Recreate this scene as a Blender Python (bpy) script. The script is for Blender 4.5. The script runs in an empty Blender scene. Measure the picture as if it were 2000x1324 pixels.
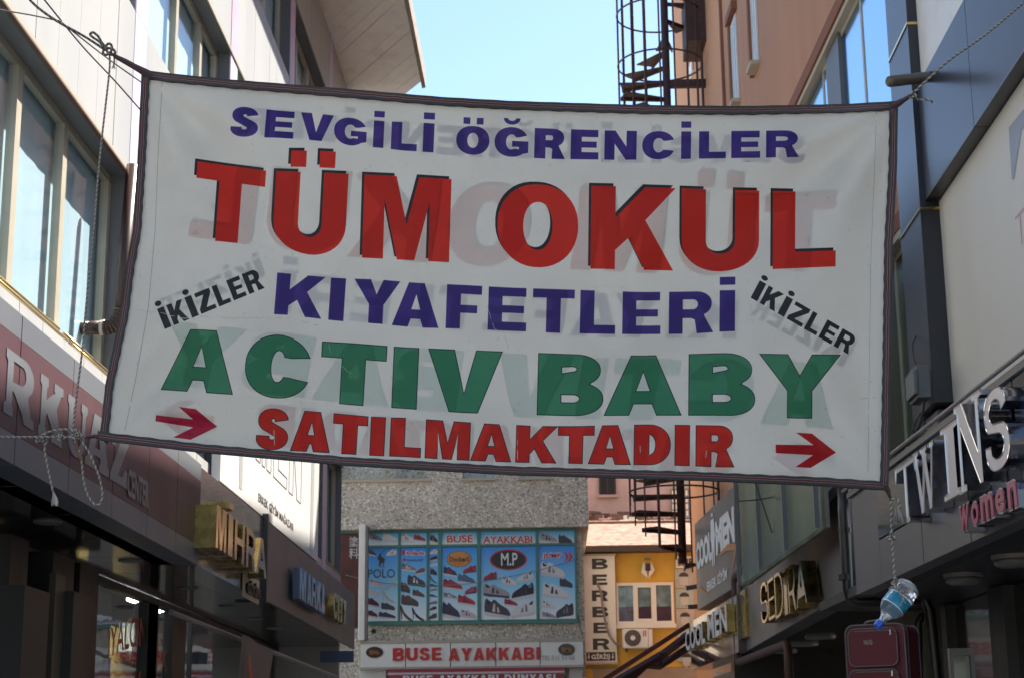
import bpy, math, random
import numpy as np
from mathutils import Vector, Matrix
from mathutils.geometry import delaunay_2d_cdt
random.seed(7)
SC = bpy.context.scene
COL = SC.collection

# ------------------------------------------------------------------ camera
W_PX, H_PX = 2000.0, 1324.0
CX, CY = 1000.0, 662.0
F = math.sqrt(13200 + 823 * 13862)
_y = Vector((88 / F, -823 / F, -1)).normalized()
_z = Vector((-150 / F, 13862 / F, -1)).normalized()
_x = _y.cross(_z).normalized()
_z = _x.cross(_y).normalized()
RW = Matrix((_x, _y, _z))                 # camera coordinates -> world
EYE = Vector((0, 0, 1.6))
cam_data = bpy.data.cameras.new('camera')
cam = bpy.data.objects.new('camera', cam_data)
COL.objects.link(cam)
cam.matrix_world = Matrix.Translation(EYE) @ RW.to_4x4()
cam_data.sensor_width = 36
cam_data.lens = 36 * F / W_PX
cam_data.clip_start = 0.05
cam_data.clip_end = 2000
cam_data.dof.use_dof = True
cam_data.dof.focus_distance = 7.7
cam_data.dof.aperture_fstop = 9.5
SC.camera = cam

# ------------------------------------------------------------------ sky, sun, exposure
SUN_DIR = Vector((0.46, 0.42, 0.86)).normalized()      # towards the sun
elev = math.asin(SUN_DIR.z)
azim = math.atan2(SUN_DIR.x, SUN_DIR.y)
world = bpy.data.worlds.new('World')
SC.world = world
world.use_nodes = True
nt = world.node_tree
sky = nt.nodes.new('ShaderNodeTexSky')
sky.sky_type = 'NISHITA'
sky.sun_disc = False
sky.sun_elevation = elev
sky.sun_rotation = azim
sky.air_density = 1.0
sky.dust_density = 0.45
sky.ozone_density = 1.7
nt.links.new(sky.outputs[0], nt.nodes['Background'].inputs[0])
nt.nodes['Background'].inputs[1].default_value = 0.076
sd = bpy.data.lights.new('sun', 'SUN')
sd.energy = 4.5
sd.angle = math.radians(0.5)
sd.color = (1.0, 0.93, 0.82)
so = bpy.data.objects.new('sun', sd)
COL.objects.link(so)
so.rotation_euler = SUN_DIR.to_track_quat('Z', 'Y').to_euler()
SC.view_settings.view_transform = 'Standard'
SC.view_settings.look = 'None'
SC.view_settings.gamma = 1
SC.view_settings.use_curve_mapping = False
SC.view_settings.exposure = 1.9
SC.cycles.max_bounces = 8
SC.cycles.diffuse_bounces = 6
SC.cycles.transparent_max_bounces = 16
SC.cycles.sample_clamp_indirect = 6

# ------------------------------------------------------------------ materials
MATS = {}
def mat(name, col, rough=0.6, metal=0.0, var=0.0, scale=8.0, bump=0.0, bscale=60.0, spec=0.5,
        trans=0.0, streak=False, coat=0.0, dirt=None, dirt_amt=0.0, dirt_scale=2.0):
    if name in MATS:
        return MATS[name]
    m = bpy.data.materials.new(name)
    m.use_nodes = True
    n = m.node_tree.nodes
    l = m.node_tree.links
    b = n['Principled BSDF']
    b.inputs['Base Color'].default_value = (*col, 1)
    b.inputs['Roughness'].default_value = rough
    b.inputs['Metallic'].default_value = metal
    b.inputs['Specular IOR Level'].default_value = spec
    b.inputs['Coat Weight'].default_value = coat
    tc = n.new('ShaderNodeTexCoord')
    src = tc.outputs['Object']
    if streak:
        mp = n.new('ShaderNodeMapping')
        mp.inputs['Scale'].default_value = (1, 1, 0.12)
        l.new(src, mp.inputs[0])
        src = mp.outputs[0]
    cur = None
    if var > 0:
        t = n.new('ShaderNodeTexNoise')
        t.inputs['Scale'].default_value = scale
        t.inputs['Detail'].default_value = 6
        l.new(src, t.inputs['Vector'])
        r = n.new('ShaderNodeMapRange')
        r.inputs[1].default_value = 0.3
        r.inputs[2].default_value = 0.7
        r.inputs[3].default_value = 1 - var
        r.inputs[4].default_value = 1 + var * 0.5
        l.new(t.outputs['Fac'], r.inputs[0])
        mx = n.new('ShaderNodeVectorMath')
        mx.operation = 'SCALE'
        mx.inputs[0].default_value = col
        l.new(r.outputs[0], mx.inputs['Scale'])
        cur = mx.outputs[0]
        l.new(cur, b.inputs['Base Color'])
        r2 = n.new('ShaderNodeMapRange')
        r2.inputs[3].default_value = max(0.02, rough - 0.08)
        r2.inputs[4].default_value = min(1, rough + 0.12)
        l.new(t.outputs['Fac'], r2.inputs[0])
        l.new(r2.outputs[0], b.inputs['Roughness'])
    if dirt is not None:
        t = n.new('ShaderNodeTexNoise')
        t.inputs['Scale'].default_value = dirt_scale
        t.inputs['Detail'].default_value = 9
        t.inputs['Roughness'].default_value = 0.65
        l.new(src, t.inputs['Vector'])
        r = n.new('ShaderNodeMapRange')
        r.inputs[1].default_value = 0.48
        r.inputs[2].default_value = 0.72
        r.inputs[3].default_value = 0
        r.inputs[4].default_value = dirt_amt
        l.new(t.outputs['Fac'], r.inputs[0])
        mix = n.new('ShaderNodeMix')
        mix.data_type = 'RGBA'
        l.new(r.outputs[0], mix.inputs['Factor'])
        if cur is not None:
            l.new(cur, mix.inputs['A'])
        else:
            mix.inputs['A'].default_value = (*col, 1)
        mix.inputs['B'].default_value = (*dirt, 1)
        l.new(mix.outputs['Result'], b.inputs['Base Color'])
    if bump > 0:
        t = n.new('ShaderNodeTexNoise')
        t.inputs['Scale'].default_value = bscale
        t.inputs['Detail'].default_value = 4
        l.new(tc.outputs['Object'], t.inputs['Vector'])
        bp = n.new('ShaderNodeBump')
        bp.inputs['Strength'].default_value = bump
        bp.inputs['Distance'].default_value = 0.01
        l.new(t.outputs['Fac'], bp.inputs['Height'])
        l.new(bp.outputs[0], b.inputs['Normal'])
    MATS[name] = m
    return m

def emit(name, col, strength):
    if name in MATS: return MATS[name]
    m = bpy.data.materials.new(name); m.use_nodes = True
    b = m.node_tree.nodes['Principled BSDF']
    b.inputs['Base Color'].default_value = (*col, 1)
    b.inputs['Emission Color'].default_value = (*col, 1)
    b.inputs['Emission Strength'].default_value = strength
    MATS[name] = m
    return m

def glass(name, tint=(0.85, 0.92, 0.92), refl=1.0, rough=0.02, base=0.06, gcol=(0.95, 0.97, 1)):
    """thin window glass: transparent plus fresnel reflection, slightly wavy"""
    if name in MATS: return MATS[name]
    m = bpy.data.materials.new(name); m.use_nodes = True
    n = m.node_tree.nodes; l = m.node_tree.links
    n.remove(n['Principled BSDF'])
    tr = n.new('ShaderNodeBsdfTransparent'); tr.inputs[0].default_value = (*tint, 1)
    gl = n.new('ShaderNodeBsdfGlossy'); gl.inputs['Roughness'].default_value = rough
    gl.inputs[0].default_value = (*gcol, 1)
    lw = n.new('ShaderNodeFresnel'); lw.inputs[0].default_value = 1.6
    mr = n.new('ShaderNodeMapRange'); mr.inputs[3].default_value = base; mr.inputs[4].default_value = refl
    l.new(lw.outputs[0], mr.inputs[0])
    tc = n.new('ShaderNodeTexCoord')
    t = n.new('ShaderNodeTexNoise'); t.inputs['Scale'].default_value = 1.3
    l.new(tc.outputs['Object'], t.inputs['Vector'])
    bp = n.new('ShaderNodeBump'); bp.inputs['Strength'].default_value = 0.12; bp.inputs['Distance'].default_value = 0.03
    l.new(t.outputs['Fac'], bp.inputs['Height'])
    l.new(bp.outputs[0], gl.inputs['Normal'])
    mx = n.new('ShaderNodeMixShader')
    l.new(mr.outputs[0], mx.inputs[0]); l.new(tr.outputs[0], mx.inputs[1]); l.new(gl.outputs[0], mx.inputs[2])
    l.new(mx.outputs[0], n['Material Output'].inputs[0])
    MATS[name] = m
    return m

def cloth(name, col, tr, trw=0.45, fold=True):
    """printed banner vinyl: lets part of the light through"""
    if name in MATS: return MATS[name]
    m = bpy.data.materials.new(name); m.use_nodes = True
    n = m.node_tree.nodes; l = m.node_tree.links
    b = n['Principled BSDF']
    b.inputs['Roughness'].default_value = 0.5
    b.inputs['Specular IOR Level'].default_value = 0.35
    tc = n.new('ShaderNodeTexCoord')
    t = n.new('ShaderNodeTexNoise'); t.inputs['Scale'].default_value = 3.0; t.inputs['Detail'].default_value = 8
    t.inputs['Roughness'].default_value = 0.6
    l.new(tc.outputs['Object'], t.inputs['Vector'])
    r = n.new('ShaderNodeMapRange'); r.inputs[1].default_value = 0.35; r.inputs[2].default_value = 0.7
    r.inputs[3].default_value = 1.03; r.inputs[4].default_value = 0.9
    l.new(t.outputs['Fac'], r.inputs[0])
    sp = n.new('ShaderNodeTexNoise'); sp.inputs['Scale'].default_value = 55; sp.inputs['Detail'].default_value = 2
    l.new(tc.outputs['Object'], sp.inputs['Vector'])
    r2 = n.new('ShaderNodeMapRange'); r2.inputs[1].default_value = 0.69; r2.inputs[2].default_value = 0.74
    r2.inputs[3].default_value = 1.0; r2.inputs[4].default_value = 0.72
    l.new(sp.outputs['Fac'], r2.inputs[0])
    mm = n.new('ShaderNodeMath'); mm.operation = 'MULTIPLY'
    l.new(r.outputs[0], mm.inputs[0]); l.new(r2.outputs[0], mm.inputs[1])
    vs = n.new('ShaderNodeVectorMath'); vs.operation = 'SCALE'; vs.inputs[0].default_value = col
    l.new(mm.outputs[0], vs.inputs['Scale'])
    l.new(vs.outputs[0], b.inputs['Base Color'])
    td = n.new('ShaderNodeBsdfTranslucent'); td.inputs[0].default_value = (*tr, 1)
    # fine weave + soft crumples
    w = n.new('ShaderNodeTexNoise'); w.inputs['Scale'].default_value = 7; w.inputs['Detail'].default_value = 5
    l.new(tc.outputs['Object'], w.inputs['Vector'])
    bp = n.new('ShaderNodeBump'); bp.inputs['Strength'].default_value = 0.22; bp.inputs['Distance'].default_value = 0.02
    l.new(w.outputs['Fac'], bp.inputs['Height'])
    w2 = n.new('ShaderNodeTexWave'); w2.inputs['Scale'].default_value = 110; w2.bands_direction = 'Z'
    l.new(tc.outputs['Object'], w2.inputs['Vector'])
    bp2 = n.new('ShaderNodeBump'); bp2.inputs['Strength'].default_value = 0.05; bp2.inputs['Distance'].default_value = 0.002
    l.new(w2.outputs['Fac'], bp2.inputs['Height']); l.new(bp.outputs[0], bp2.inputs['Normal'])
    l.new(bp2.outputs[0], b.inputs['Normal'])
    mx = n.new('ShaderNodeMixShader'); mx.inputs[0].default_value = trw
    l.new(b.outputs[0], mx.inputs[1]); l.new(td.outputs[0], mx.inputs[2])
    l.new(mx.outputs[0], n['Material Output'].inputs[0])
    MATS[name] = m
    return m

def pebble_mat():
    m = bpy.data.materials.new('pebble_render'); m.use_nodes = True
    n = m.node_tree.nodes; l = m.node_tree.links; b = n['Principled BSDF']
    tc = n.new('ShaderNodeTexCoord')
    v = n.new('ShaderNodeTexVoronoi'); v.inputs['Scale'].default_value = 30
    l.new(tc.outputs['Object'], v.inputs['Vector'])
    bw = n.new('ShaderNodeSeparateColor'); l.new(v.outputs['Color'], bw.inputs[0])
    cr = n.new('ShaderNodeValToRGB')
    e = cr.color_ramp.elements
    e[0].position = 0.0; e[0].color = (0.26, 0.24, 0.21, 1)
    e[1].position = 1.0; e[1].color = (0.90, 0.84, 0.70, 1)
    for p, c in ((0.25, (0.52, 0.46, 0.37, 1)), (0.5, (0.62, 0.55, 0.44, 1)), (0.7, (0.62, 0.50, 0.38, 1)), (0.85, (0.70, 0.66, 0.56, 1))):
        x = e.new(p); x.color = c
    l.new(bw.outputs[0], cr.inputs[0])
    t = n.new('ShaderNodeTexNoise'); t.inputs['Scale'].default_value = 0.8; t.inputs['Detail'].default_value = 8
    l.new(tc.outputs['Object'], t.inputs['Vector'])
    r = n.new('ShaderNodeMapRange'); r.inputs[1].default_value = 0.3; r.inputs[2].default_value = 0.7
    r.inputs[3].default_value = 0.78; r.inputs[4].default_value = 1.08
    l.new(t.outputs['Fac'], r.inputs[0])
    vs = n.new('ShaderNodeVectorMath'); vs.operation = 'SCALE'
    l.new(cr.outputs[0], vs.inputs[0]); l.new(r.outputs[0], vs.inputs['Scale'])
    l.new(vs.outputs[0], b.inputs['Base Color'])
    bp = n.new('ShaderNodeBump'); bp.inputs['Strength'].default_value = 0.6; bp.inputs['Distance'].default_value = 0.01
    l.new(v.outputs['Distance'], bp.inputs['Height']); l.new(bp.outputs[0], b.inputs['Normal'])
    b.inputs['Roughness'].default_value = 0.85
    MATS['pebble_render'] = m
    return m

def rope_mat(name, c1, c2, sc=90):
    m = bpy.data.materials.new(name); m.use_nodes = True
    n = m.node_tree.nodes; l = m.node_tree.links; b = n['Principled BSDF']
    uv = n.new('ShaderNodeUVMap'); uv.uv_map = 'uv'
    mp = n.new('ShaderNodeMapping')
    mp.inputs['Scale'].default_value = (1, 1, 1); l.new(uv.outputs[0], mp.inputs[0])
    c = n.new('ShaderNodeTexChecker'); c.inputs['Scale'].default_value = sc
    l.new(mp.outputs[0], c.inputs['Vector'])
    c.inputs[1].default_value = (*c1, 1); c.inputs[2].default_value = (*c2, 1)
    l.new(c.outputs[0], b.inputs['Base Color'])
    b.inputs['Roughness'].default_value = 0.9
    MATS[name] = m
    return m

# ------------------------------------------------------------------ frames: a wall as a local coordinate system
class Frame:
    """o: point (x,y) on the wall; d: horizontal direction along it; n: horizontal normal towards the street"""
    def __init__(s, o, d, n):
        s.o = Vector((o[0], o[1], 0)); s.d = Vector((d[0], d[1], 0)).normalized(); s.n = Vector((n[0], n[1], 0)).normalized()
    def P(s, a, z, n=0.0):
        return s.o + s.d * a + s.n * n + Vector((0, 0, z))
    def hit(s, u, v, n=0.0):
        r = RW @ Vector(((u - CX) / F, -(v - CY) / F, -1))
        o = s.o + s.n * n
        t = (o - EYE).dot(s.n) / r.dot(s.n)
        p = EYE + r * t
        return ((p - s.o).dot(s.d), p.z)

def ray(u, v):
    return RW @ Vector(((u - CX) / F, -(v - CY) / F, -1))
def at_y(u, v, y):
    r = ray(u, v)
    return EYE + r * (y / r.y)

# ------------------------------------------------------------------ mesh builder
class MB:
    def __init__(s):
        s.v = []; s.f = []; s.m = []; s.uv = None
    def face(s, pts, m=0):
        i = len(s.v); s.v += [Vector(p) for p in pts]; s.f.append(tuple(range(i, i + len(pts)))); s.m.append(m)
    def hexa(s, p, m=0):
        i = len(s.v); s.v += [Vector(q) for q in p]
        for f in ((0, 3, 2, 1), (4, 5, 6, 7), (0, 1, 5, 4), (1, 2, 6, 5), (2, 3, 7, 6), (3, 0, 4, 7)):
            s.f.append(tuple(i + k for k in f)); s.m.append(m)
        return s
    def box(s, fr, s0, s1, z0, z1, n0, n1, m=0):
        P = fr.P
        return s.hexa([P(s0, z0, n0), P(s1, z0, n0), P(s1, z0, n1), P(s0, z0, n1),
                P(s0, z1, n0), P(s1, z1, n0), P(s1, z1, n1), P(s0, z1, n1)], m)
    def tube(s, pts, r, k=8, m=0, cap=True):
        pts = [Vector(p) for p in pts]
        rr = r if isinstance(r, (list, tuple)) else [r] * len(pts)
        i0 = len(s.v); up = None
        for j, p in enumerate(pts):
            a = pts[max(j - 1, 0)]; b = pts[min(j + 1, len(pts) - 1)]
            t = (b - a)
            t = t.normalized() if t.length > 1e-9 else Vector((0, 0, 1))
            if up is None:
                up = t.orthogonal().normalized()
            else:
                up = up - t * up.dot(t)
                up = up.normalized() if up.length > 1e-6 else t.orthogonal().normalized()
            w = t.cross(up)
            for q in range(k):
                a_ = 2 * math.pi * q / k
                s.v.append(p + (up * math.cos(a_) + w * math.sin(a_)) * rr[j])
        for j in range(len(pts) - 1):
            for q in range(k):
                a = i0 + j * k + q; b = i0 + j * k + (q + 1) % k
                s.f.append((a, b, b + k, a + k)); s.m.append(m)
        if cap:
            s.f.append(tuple(i0 + q for q in range(k))[::-1]); s.m.append(m)
            e = i0 + (len(pts) - 1) * k
            s.f.append(tuple(e + q for q in range(k))); s.m.append(m)
        return s
    def lathe(s, o, ax, prof, k=24, m=0, caps=True):
        """prof: list of (distance along axis, radius)"""
        o = Vector(o); ax = Vector(ax).normalized(); u = ax.orthogonal().normalized(); w = ax.cross(u)
        i0 = len(s.v)
        for (h, r) in prof:
            for q in range(k):
                a = 2 * math.pi * q / k
                s.v.append(o + ax * h + (u * math.cos(a) + w * math.sin(a)) * r)
        for j in range(len(prof) - 1):
            for q in range(k):
                a = i0 + j * k + q; b = i0 + j * k + (q + 1) % k
                s.f.append((a, b, b + k, a + k)); s.m.append(m)
        if caps:
            s.f.append(tuple(i0 + q for q in range(k))[::-1]); s.m.append(m)
            e = i0 + (len(prof) - 1) * k
            s.f.append(tuple(e + q for q in range(k))); s.m.append(m)
        return s
    def disc(s, fr, a, z, ra, rz, n0, n1, k=28, m=0):
        """elliptic plate on a wall"""
        i = len(s.v)
        for nn in (n0, n1):
            for q in range(k):
                t = 2 * math.pi * q / k
                s.v.append(fr.P(a + ra * math.cos(t), z + rz * math.sin(t), nn))
        s.f.append(tuple(i + k + q for q in range(k))); s.m.append(m)
        for q in range(k):
            b = (q + 1) % k
            s.f.append((i + q, i + b, i + k + b, i + k + q)); s.m.append(m)
        return s
    def prism(s, contours, place, depth_vec, m=0, side=True, ms=None):
        """contours in 2-D (even-odd) -> filled polygon placed by place(x,y), thickened along depth_vec"""
        vs, ts = fill(contours)
        i = len(s.v)
        top = [place(x, y) for x, y in vs]
        s.v += top
        for t in ts:
            s.f.append(tuple(i + k for k in t)); s.m.append(m)
        if side and depth_vec is not None:
            for c in contours:
                j = len(s.v); c3 = [place(x, y) for x, y in c]
                s.v += c3; s.v += [p - depth_vec for p in c3]
                L = len(c3)
                for q in range(L):
                    b = (q + 1) % L
                    s.f.append((j + q, j + b, j + L + b, j + L + q)); s.m.append(m if ms is None else ms)
        return s
    def build(s, name, mats, parent=None, label=None, smooth=False, kind=None, bevel=0):
        me = bpy.data.meshes.new(name)
        off = parent_loc(parent)
        me.from_pydata([p - off for p in s.v], [], s.f)
        if not isinstance(mats, (list, tuple)): mats = [mats]
        for x in mats: me.materials.append(x)
        if len(mats) > 1:
            me.polygons.foreach_set('material_index', s.m)
        if smooth: me.polygons.foreach_set('use_smooth', [True] * len(me.polygons))
        me.update()
        o = bpy.data.objects.new(name, me)
        COL.objects.link(o)
        if parent is not None: o.parent = parent
        if label: o['label'] = label
        if kind: o['kind'] = kind
        if bevel:
            b = o.modifiers.new('bevel', 'BEVEL'); b.width = bevel; b.segments = 2; b.limit_method = 'ANGLE'
        return o

def parent_loc(p):
    v = Vector((0, 0, 0))
    while p is not None:
        v += p.location; p = p.parent
    return v

def thing(name, label, cat, loc=(0, 0, 0), group=None):
    o = bpy.data.objects.new(name, None); COL.objects.link(o)
    o.location = loc; o['label'] = label; o['category'] = cat
    o.empty_display_size = 0.2
    if group: o['group'] = group
    return o
def tag(o, label, cat, group=None):
    o['label'] = label; o['category'] = cat
    if group: o['group'] = group
    return o

def fill(contours):
    vs = []; ed = []
    for c in contours:
        i = len(vs); L = len(c)
        vs += [Vector((x, y)) for x, y in c]
        ed += [(i + k, i + (k + 1) % L) for k in range(L)]
    r = delaunay_2d_cdt(vs, ed, [], 1, 1e-7)
    out_v = [(v.x, v.y) for v in r[0]]; tris = []
    for f in r[2]:
        cx = sum(out_v[k][0] for k in f) / len(f); cy = sum(out_v[k][1] for k in f) / len(f)
        if inside(cx, cy, contours): tris.append(tuple(f))
    return out_v, tris
def inside(x, y, contours):
    r = False
    for c in contours:
        j = len(c) - 1
        for i in range(len(c)):
            xi, yi = c[i]; xj, yj = c[j]
            if (yi > y) != (yj > y) and x < (xj - xi) * (y - yi) / (yj - yi) + xi: r = not r
            j = i
    return r

def interp(x, xs, ys):
    return float(np.interp(x, xs, ys))

def smooth_path(pts, n=8):
    """Catmull-Rom through points"""
    P = [Vector(p) for p in pts]; out = []
    for i in range(len(P) - 1):
        p0 = P[max(i - 1, 0)]; p1 = P[i]; p2 = P[i + 1]; p3 = P[min(i + 2, len(P) - 1)]
        for k in range(n):
            t = k / n
            out.append(0.5 * ((2 * p1) + (p2 - p0) * t + (2 * p0 - 5 * p1 + 4 * p2 - p3) * t * t + (3 * p1 - p0 - 3 * p2 + p3) * t ** 3))
    out.append(P[-1])
    return out

# ------------------------------------------------------------------ heavy sans glyphs, height 1, width w, stem s, bar b
def ell(cx, cy, rx, ry, a0, a1, n=14, e=1.0):
    o = []
    for i in range(n + 1):
        a = math.radians(a0 + (a1 - a0) * i / n); c = math.cos(a); s = math.sin(a)
        o.append((cx + rx * math.copysign(abs(c) ** e, c), cy + ry * math.copysign(abs(s) ** e, s)))
    return o
def glyph(ch, w, s, b):
    h = w / 2
    if ch in 'Iİ': g = [[(0, 0), (w, 0), (w, 1), (0, 1)]]
    elif ch == 'L': g = [[(0, 0), (w, 0), (w, b), (s, b), (s, 1), (0, 1)]]
    elif ch == 'E': g = [[(0, 0), (w, 0), (w, b), (s, b), (s, .5 - b * .42), (w * .93, .5 - b * .42), (w * .93, .5 + b * .42), (s, .5 + b * .42), (s, 1 - b), (w * .98, 1 - b), (w * .98, 1), (0, 1)]]
    elif ch == 'F': g = [[(0, 0), (s, 0), (s, .36), (w * .88, .36), (w * .88, .36 + b * .9), (s, .36 + b * .9), (s, 1 - b), (w, 1 - b), (w, 1), (0, 1)]]
    elif ch == 'T': g = [[(h - s / 2, 0), (h + s / 2, 0), (h + s / 2, 1 - b), (w, 1 - b), (w, 1), (0, 1), (0, 1 - b), (h - s / 2, 1 - b)]]
    elif ch == 'H': g = [[(0, 0), (s, 0), (s, .5 - b / 2), (w - s, .5 - b / 2), (w - s, 0), (w, 0), (w, 1), (w - s, 1), (w - s, .5 + b / 2), (s, .5 + b / 2), (s, 1), (0, 1)]]
    elif ch == 'V': g = [[(0, 1), (s * 1.08, 1), (h, .3), (w - s * 1.08, 1), (w, 1), (h + s * .6, 0), (h - s * .6, 0)]]
    elif ch == 'A': g = [[(0, 0), (h - s * .54, 1), (h + s * .54, 1), (w, 0), (w - s * 1.08, 0), (w - s * 1.08 - .06 * w, .19), (s * 1.08 + .06 * w, .19), (s * 1.08, 0)],
                         [(h, .74), (h - .095 * w, .40), (h + .095 * w, .40)]]
    elif ch == 'K': g = [[(0, 0), (0, 1), (s, 1), (s, .62), (.64 * w, 1), (w, 1), (.645 * w, .6), (w * .98, 0), (.64 * w, 0), (.45 * w, .385), (s, .23), (s, 0)]]
    elif ch == 'M': g = [[(0, 0), (0, 1), (.37 * w, 1), (.5 * w, .42), (.63 * w, 1), (w, 1), (w, 0), (w - s * .85, 0), (w - s * .85, .72), (.6 * w, 0), (.4 * w, 0), (s * .85, .72), (s * .85, 0)]]
    elif ch == 'N': g = [[(0, 0), (0, 1), (s, 1), (w - s * .95, .45), (w - s * .95, 1), (w, 1), (w, 0), (w - s, 0), (s * .95, .55), (s * .95, 0)]]
    elif ch == 'Y': g = [[(0, 1), (s * 1.15, 1), (h, .66), (w - s * 1.15, 1), (w, 1), (h + s / 2, .43), (h + s / 2, 0), (h - s / 2, 0), (h - s / 2, .43)]]
    elif ch == 'Z': g = [[(0, 0), (w, 0), (w, b), (s * 1.35, b), (w, 1 - b), (w, 1), (0.03 * w, 1), (0.03 * w, 1 - b), (w - s * 1.4, 1 - b), (0, b)]]
    elif ch in 'UÜ':
        g = [[(0, 1)] + ell(h, .38, h, .38, 180, 360, 20, .9) + [(w, 1), (w - s, 1)] + ell(h, .38, h - s, .38 - b, 360, 180, 16, .95) + [(s, 1)]]
    elif ch in 'OÖ':
        g = [ell(h, .5, h, .5, 0, 354, 40, .93), ell(h, .5, h - s * 1.05, .5 - b * .98, 0, 351, 36, .95)]
    elif ch == 'C':
        g = [ell(h, .5, h, .5, 22, 338, 34, .93) + [(w - s * .85, .335)] + ell(h, .5, h - s * 1.05, .5 - b, 322, 38, 26, .95) + [(w - s * .85, .655)]]
    elif ch in 'GĞ':
        g = [ell(h, .5, h, .5, 26, 312, 34, .93) + [(w, .16), (w, .54), (h + .02, .54), (h + .02, .54 - b * .8), (w - s * .85, .54 - b * .8), (w - s * .85, .27)] + ell(h, .5, h - s * 1.05, .5 - b, 300, 38, 24, .95) + [(w - s * .8, .665)]]
    elif ch == 'D':
        g = [[(0, 0)] + ell(w * .4, .5, w * .6, .5, -90, 90, 18, .93) + [(0, 1)], [(s, b)] + ell(w * .4, .5, w * .6 - s, .5 - b, -90, 90, 14, .95) + [(s, 1 - b)]]
    elif ch == 'P':
        g = [[(0, 0), (0, 1)] + ell(w * .6, .68, w * .4, .32, 90, -90, 14, .93) + [(s, .36), (s, 0)],
             [(s, 1 - b)] + ell(w * .55, .68, max(.05, w * .45 - s), .32 - b, 90, -90, 10)]
    elif ch == 'R':
        g = [[(0, 0), (0, 1)] + ell(w * .58, .70, w * .38, .30, 90, -58, 16, .93) + [(w * .8, .40), (w, 0), (w - s * 1.2, 0), (w * .58, .33), (w * .5, .37), (s, .37), (s, 0)],
             [(s, 1 - b * .92)] + ell(w * .54, .695, max(.05, w * .42 - s), .305 - b * .92, 90, -90, 10) + [(s, .39 + b * .92)]]
    elif ch == 'B':
        g = [[(0, 0)] + ell(w * .58, .27, w * .42, .27, -90, 62, 14, .93) + [(w * .8, .52)] + ell(w * .56, .745, w * .39, .255, -52, 90, 14, .93) + [(0, 1)],
             [(s, b * .85)] + ell(w * .54, .275, max(.05, w * .46 - s), .275 - b * .85, -90, 90, 10) + [(s, .55 - b * .85)],
             [(s, .51 + b * .7)] + ell(w * .52, .76, max(.05, w * .43 - s), .24 - b * .8, -90, 90, 10) + [(s, 1 - b * .85)]]
    elif ch == 'S':
        st = min(s, w * .40); rx = max(.05, w * .47 - st); ry = .29 - b
        g = [ell(.5 * w, .71, .47 * w, .29, 8, 226, 20, .94) + ell(.5 * w, .295, max(.05, .5 * w - st), .295 - b, 62, -150, 14)
             + [(.5 * w - max(.05, .5 * w - st) * .93, .325), (.01 * w, .33)] + ell(.5 * w, .295, .5 * w, .295, 192, 413, 20, .94) + ell(.5 * w, .71, rx, ry, 242, 40, 14) + [(.5 * w + rx * .95, .69)]]
    elif ch == '&':
        g = [ell(h, .5, h, .5, 0, 350, 20), ell(h, .5, h - s, .5 - b, 0, 350, 20)]
    else: g = [[(0, 0), (w, 0), (w, 1), (0, 1)]]
    d = b * .95
    if ch == 'İ': g.append([(0, 1.13), (w, 1.13), (w, 1.13 + d), (0, 1.13 + d)])
    if ch in 'ÜÖ':
        for c in (.3, .7):
            g.append([(c * w - s * .32, 1.06), (c * w + s * .32, 1.06), (c * w + s * .32, 1.06 + d * .98), (c * w - s * .32, 1.06 + d * .98)])
    if ch == 'Ğ': g.append(ell(h, 1.3, .25 * w, .22, 180, 360, 12) + ell(h, 1.3, .12 * w, .09, 360, 180, 8))
    return g

def write(mb, fr, text, sl, sr, z0, z1, n, thick=0.0, s=.3, b=.22, m=0, ms=None, gap=.16, lean=0.0):
    """heavy sans text between wall positions sl (left as read) and sr; narrow letters get less room"""
    wd = {'I': s, 'İ': s, ' ': .5, 'M': 1.15, 'W': 1.3, 'L': .72, 'E': .8, 'F': .75, 'J': .7, 'S': .85}
    ws = [wd.get(c, .95) for c in text]
    tot = sum(ws) + gap * (len(text) - 1)
    H = z1 - z0; k = (sr - sl) / tot; x = 0
    ak = abs(k)
    for c, wv in zip(text, ws):
        if c != ' ':
            gw = wv * ak / H
            g = glyph(c, gw, s * ak / H if c in 'Iİ' else min(s * ak / H, gw * .42), b)
            sg = 1 if k > 0 else -1
            x0 = sl + x * k
            mb.prism(g, lambda gx, gy, x0=x0, sg=sg: fr.P(x0 + sg * (gx * H) + lean * gy * H * sg, z0 + gy * H, n),
                     fr.n * thick if thick else None, m, bool(thick), ms)
        x += wv + gap
    return mb

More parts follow.
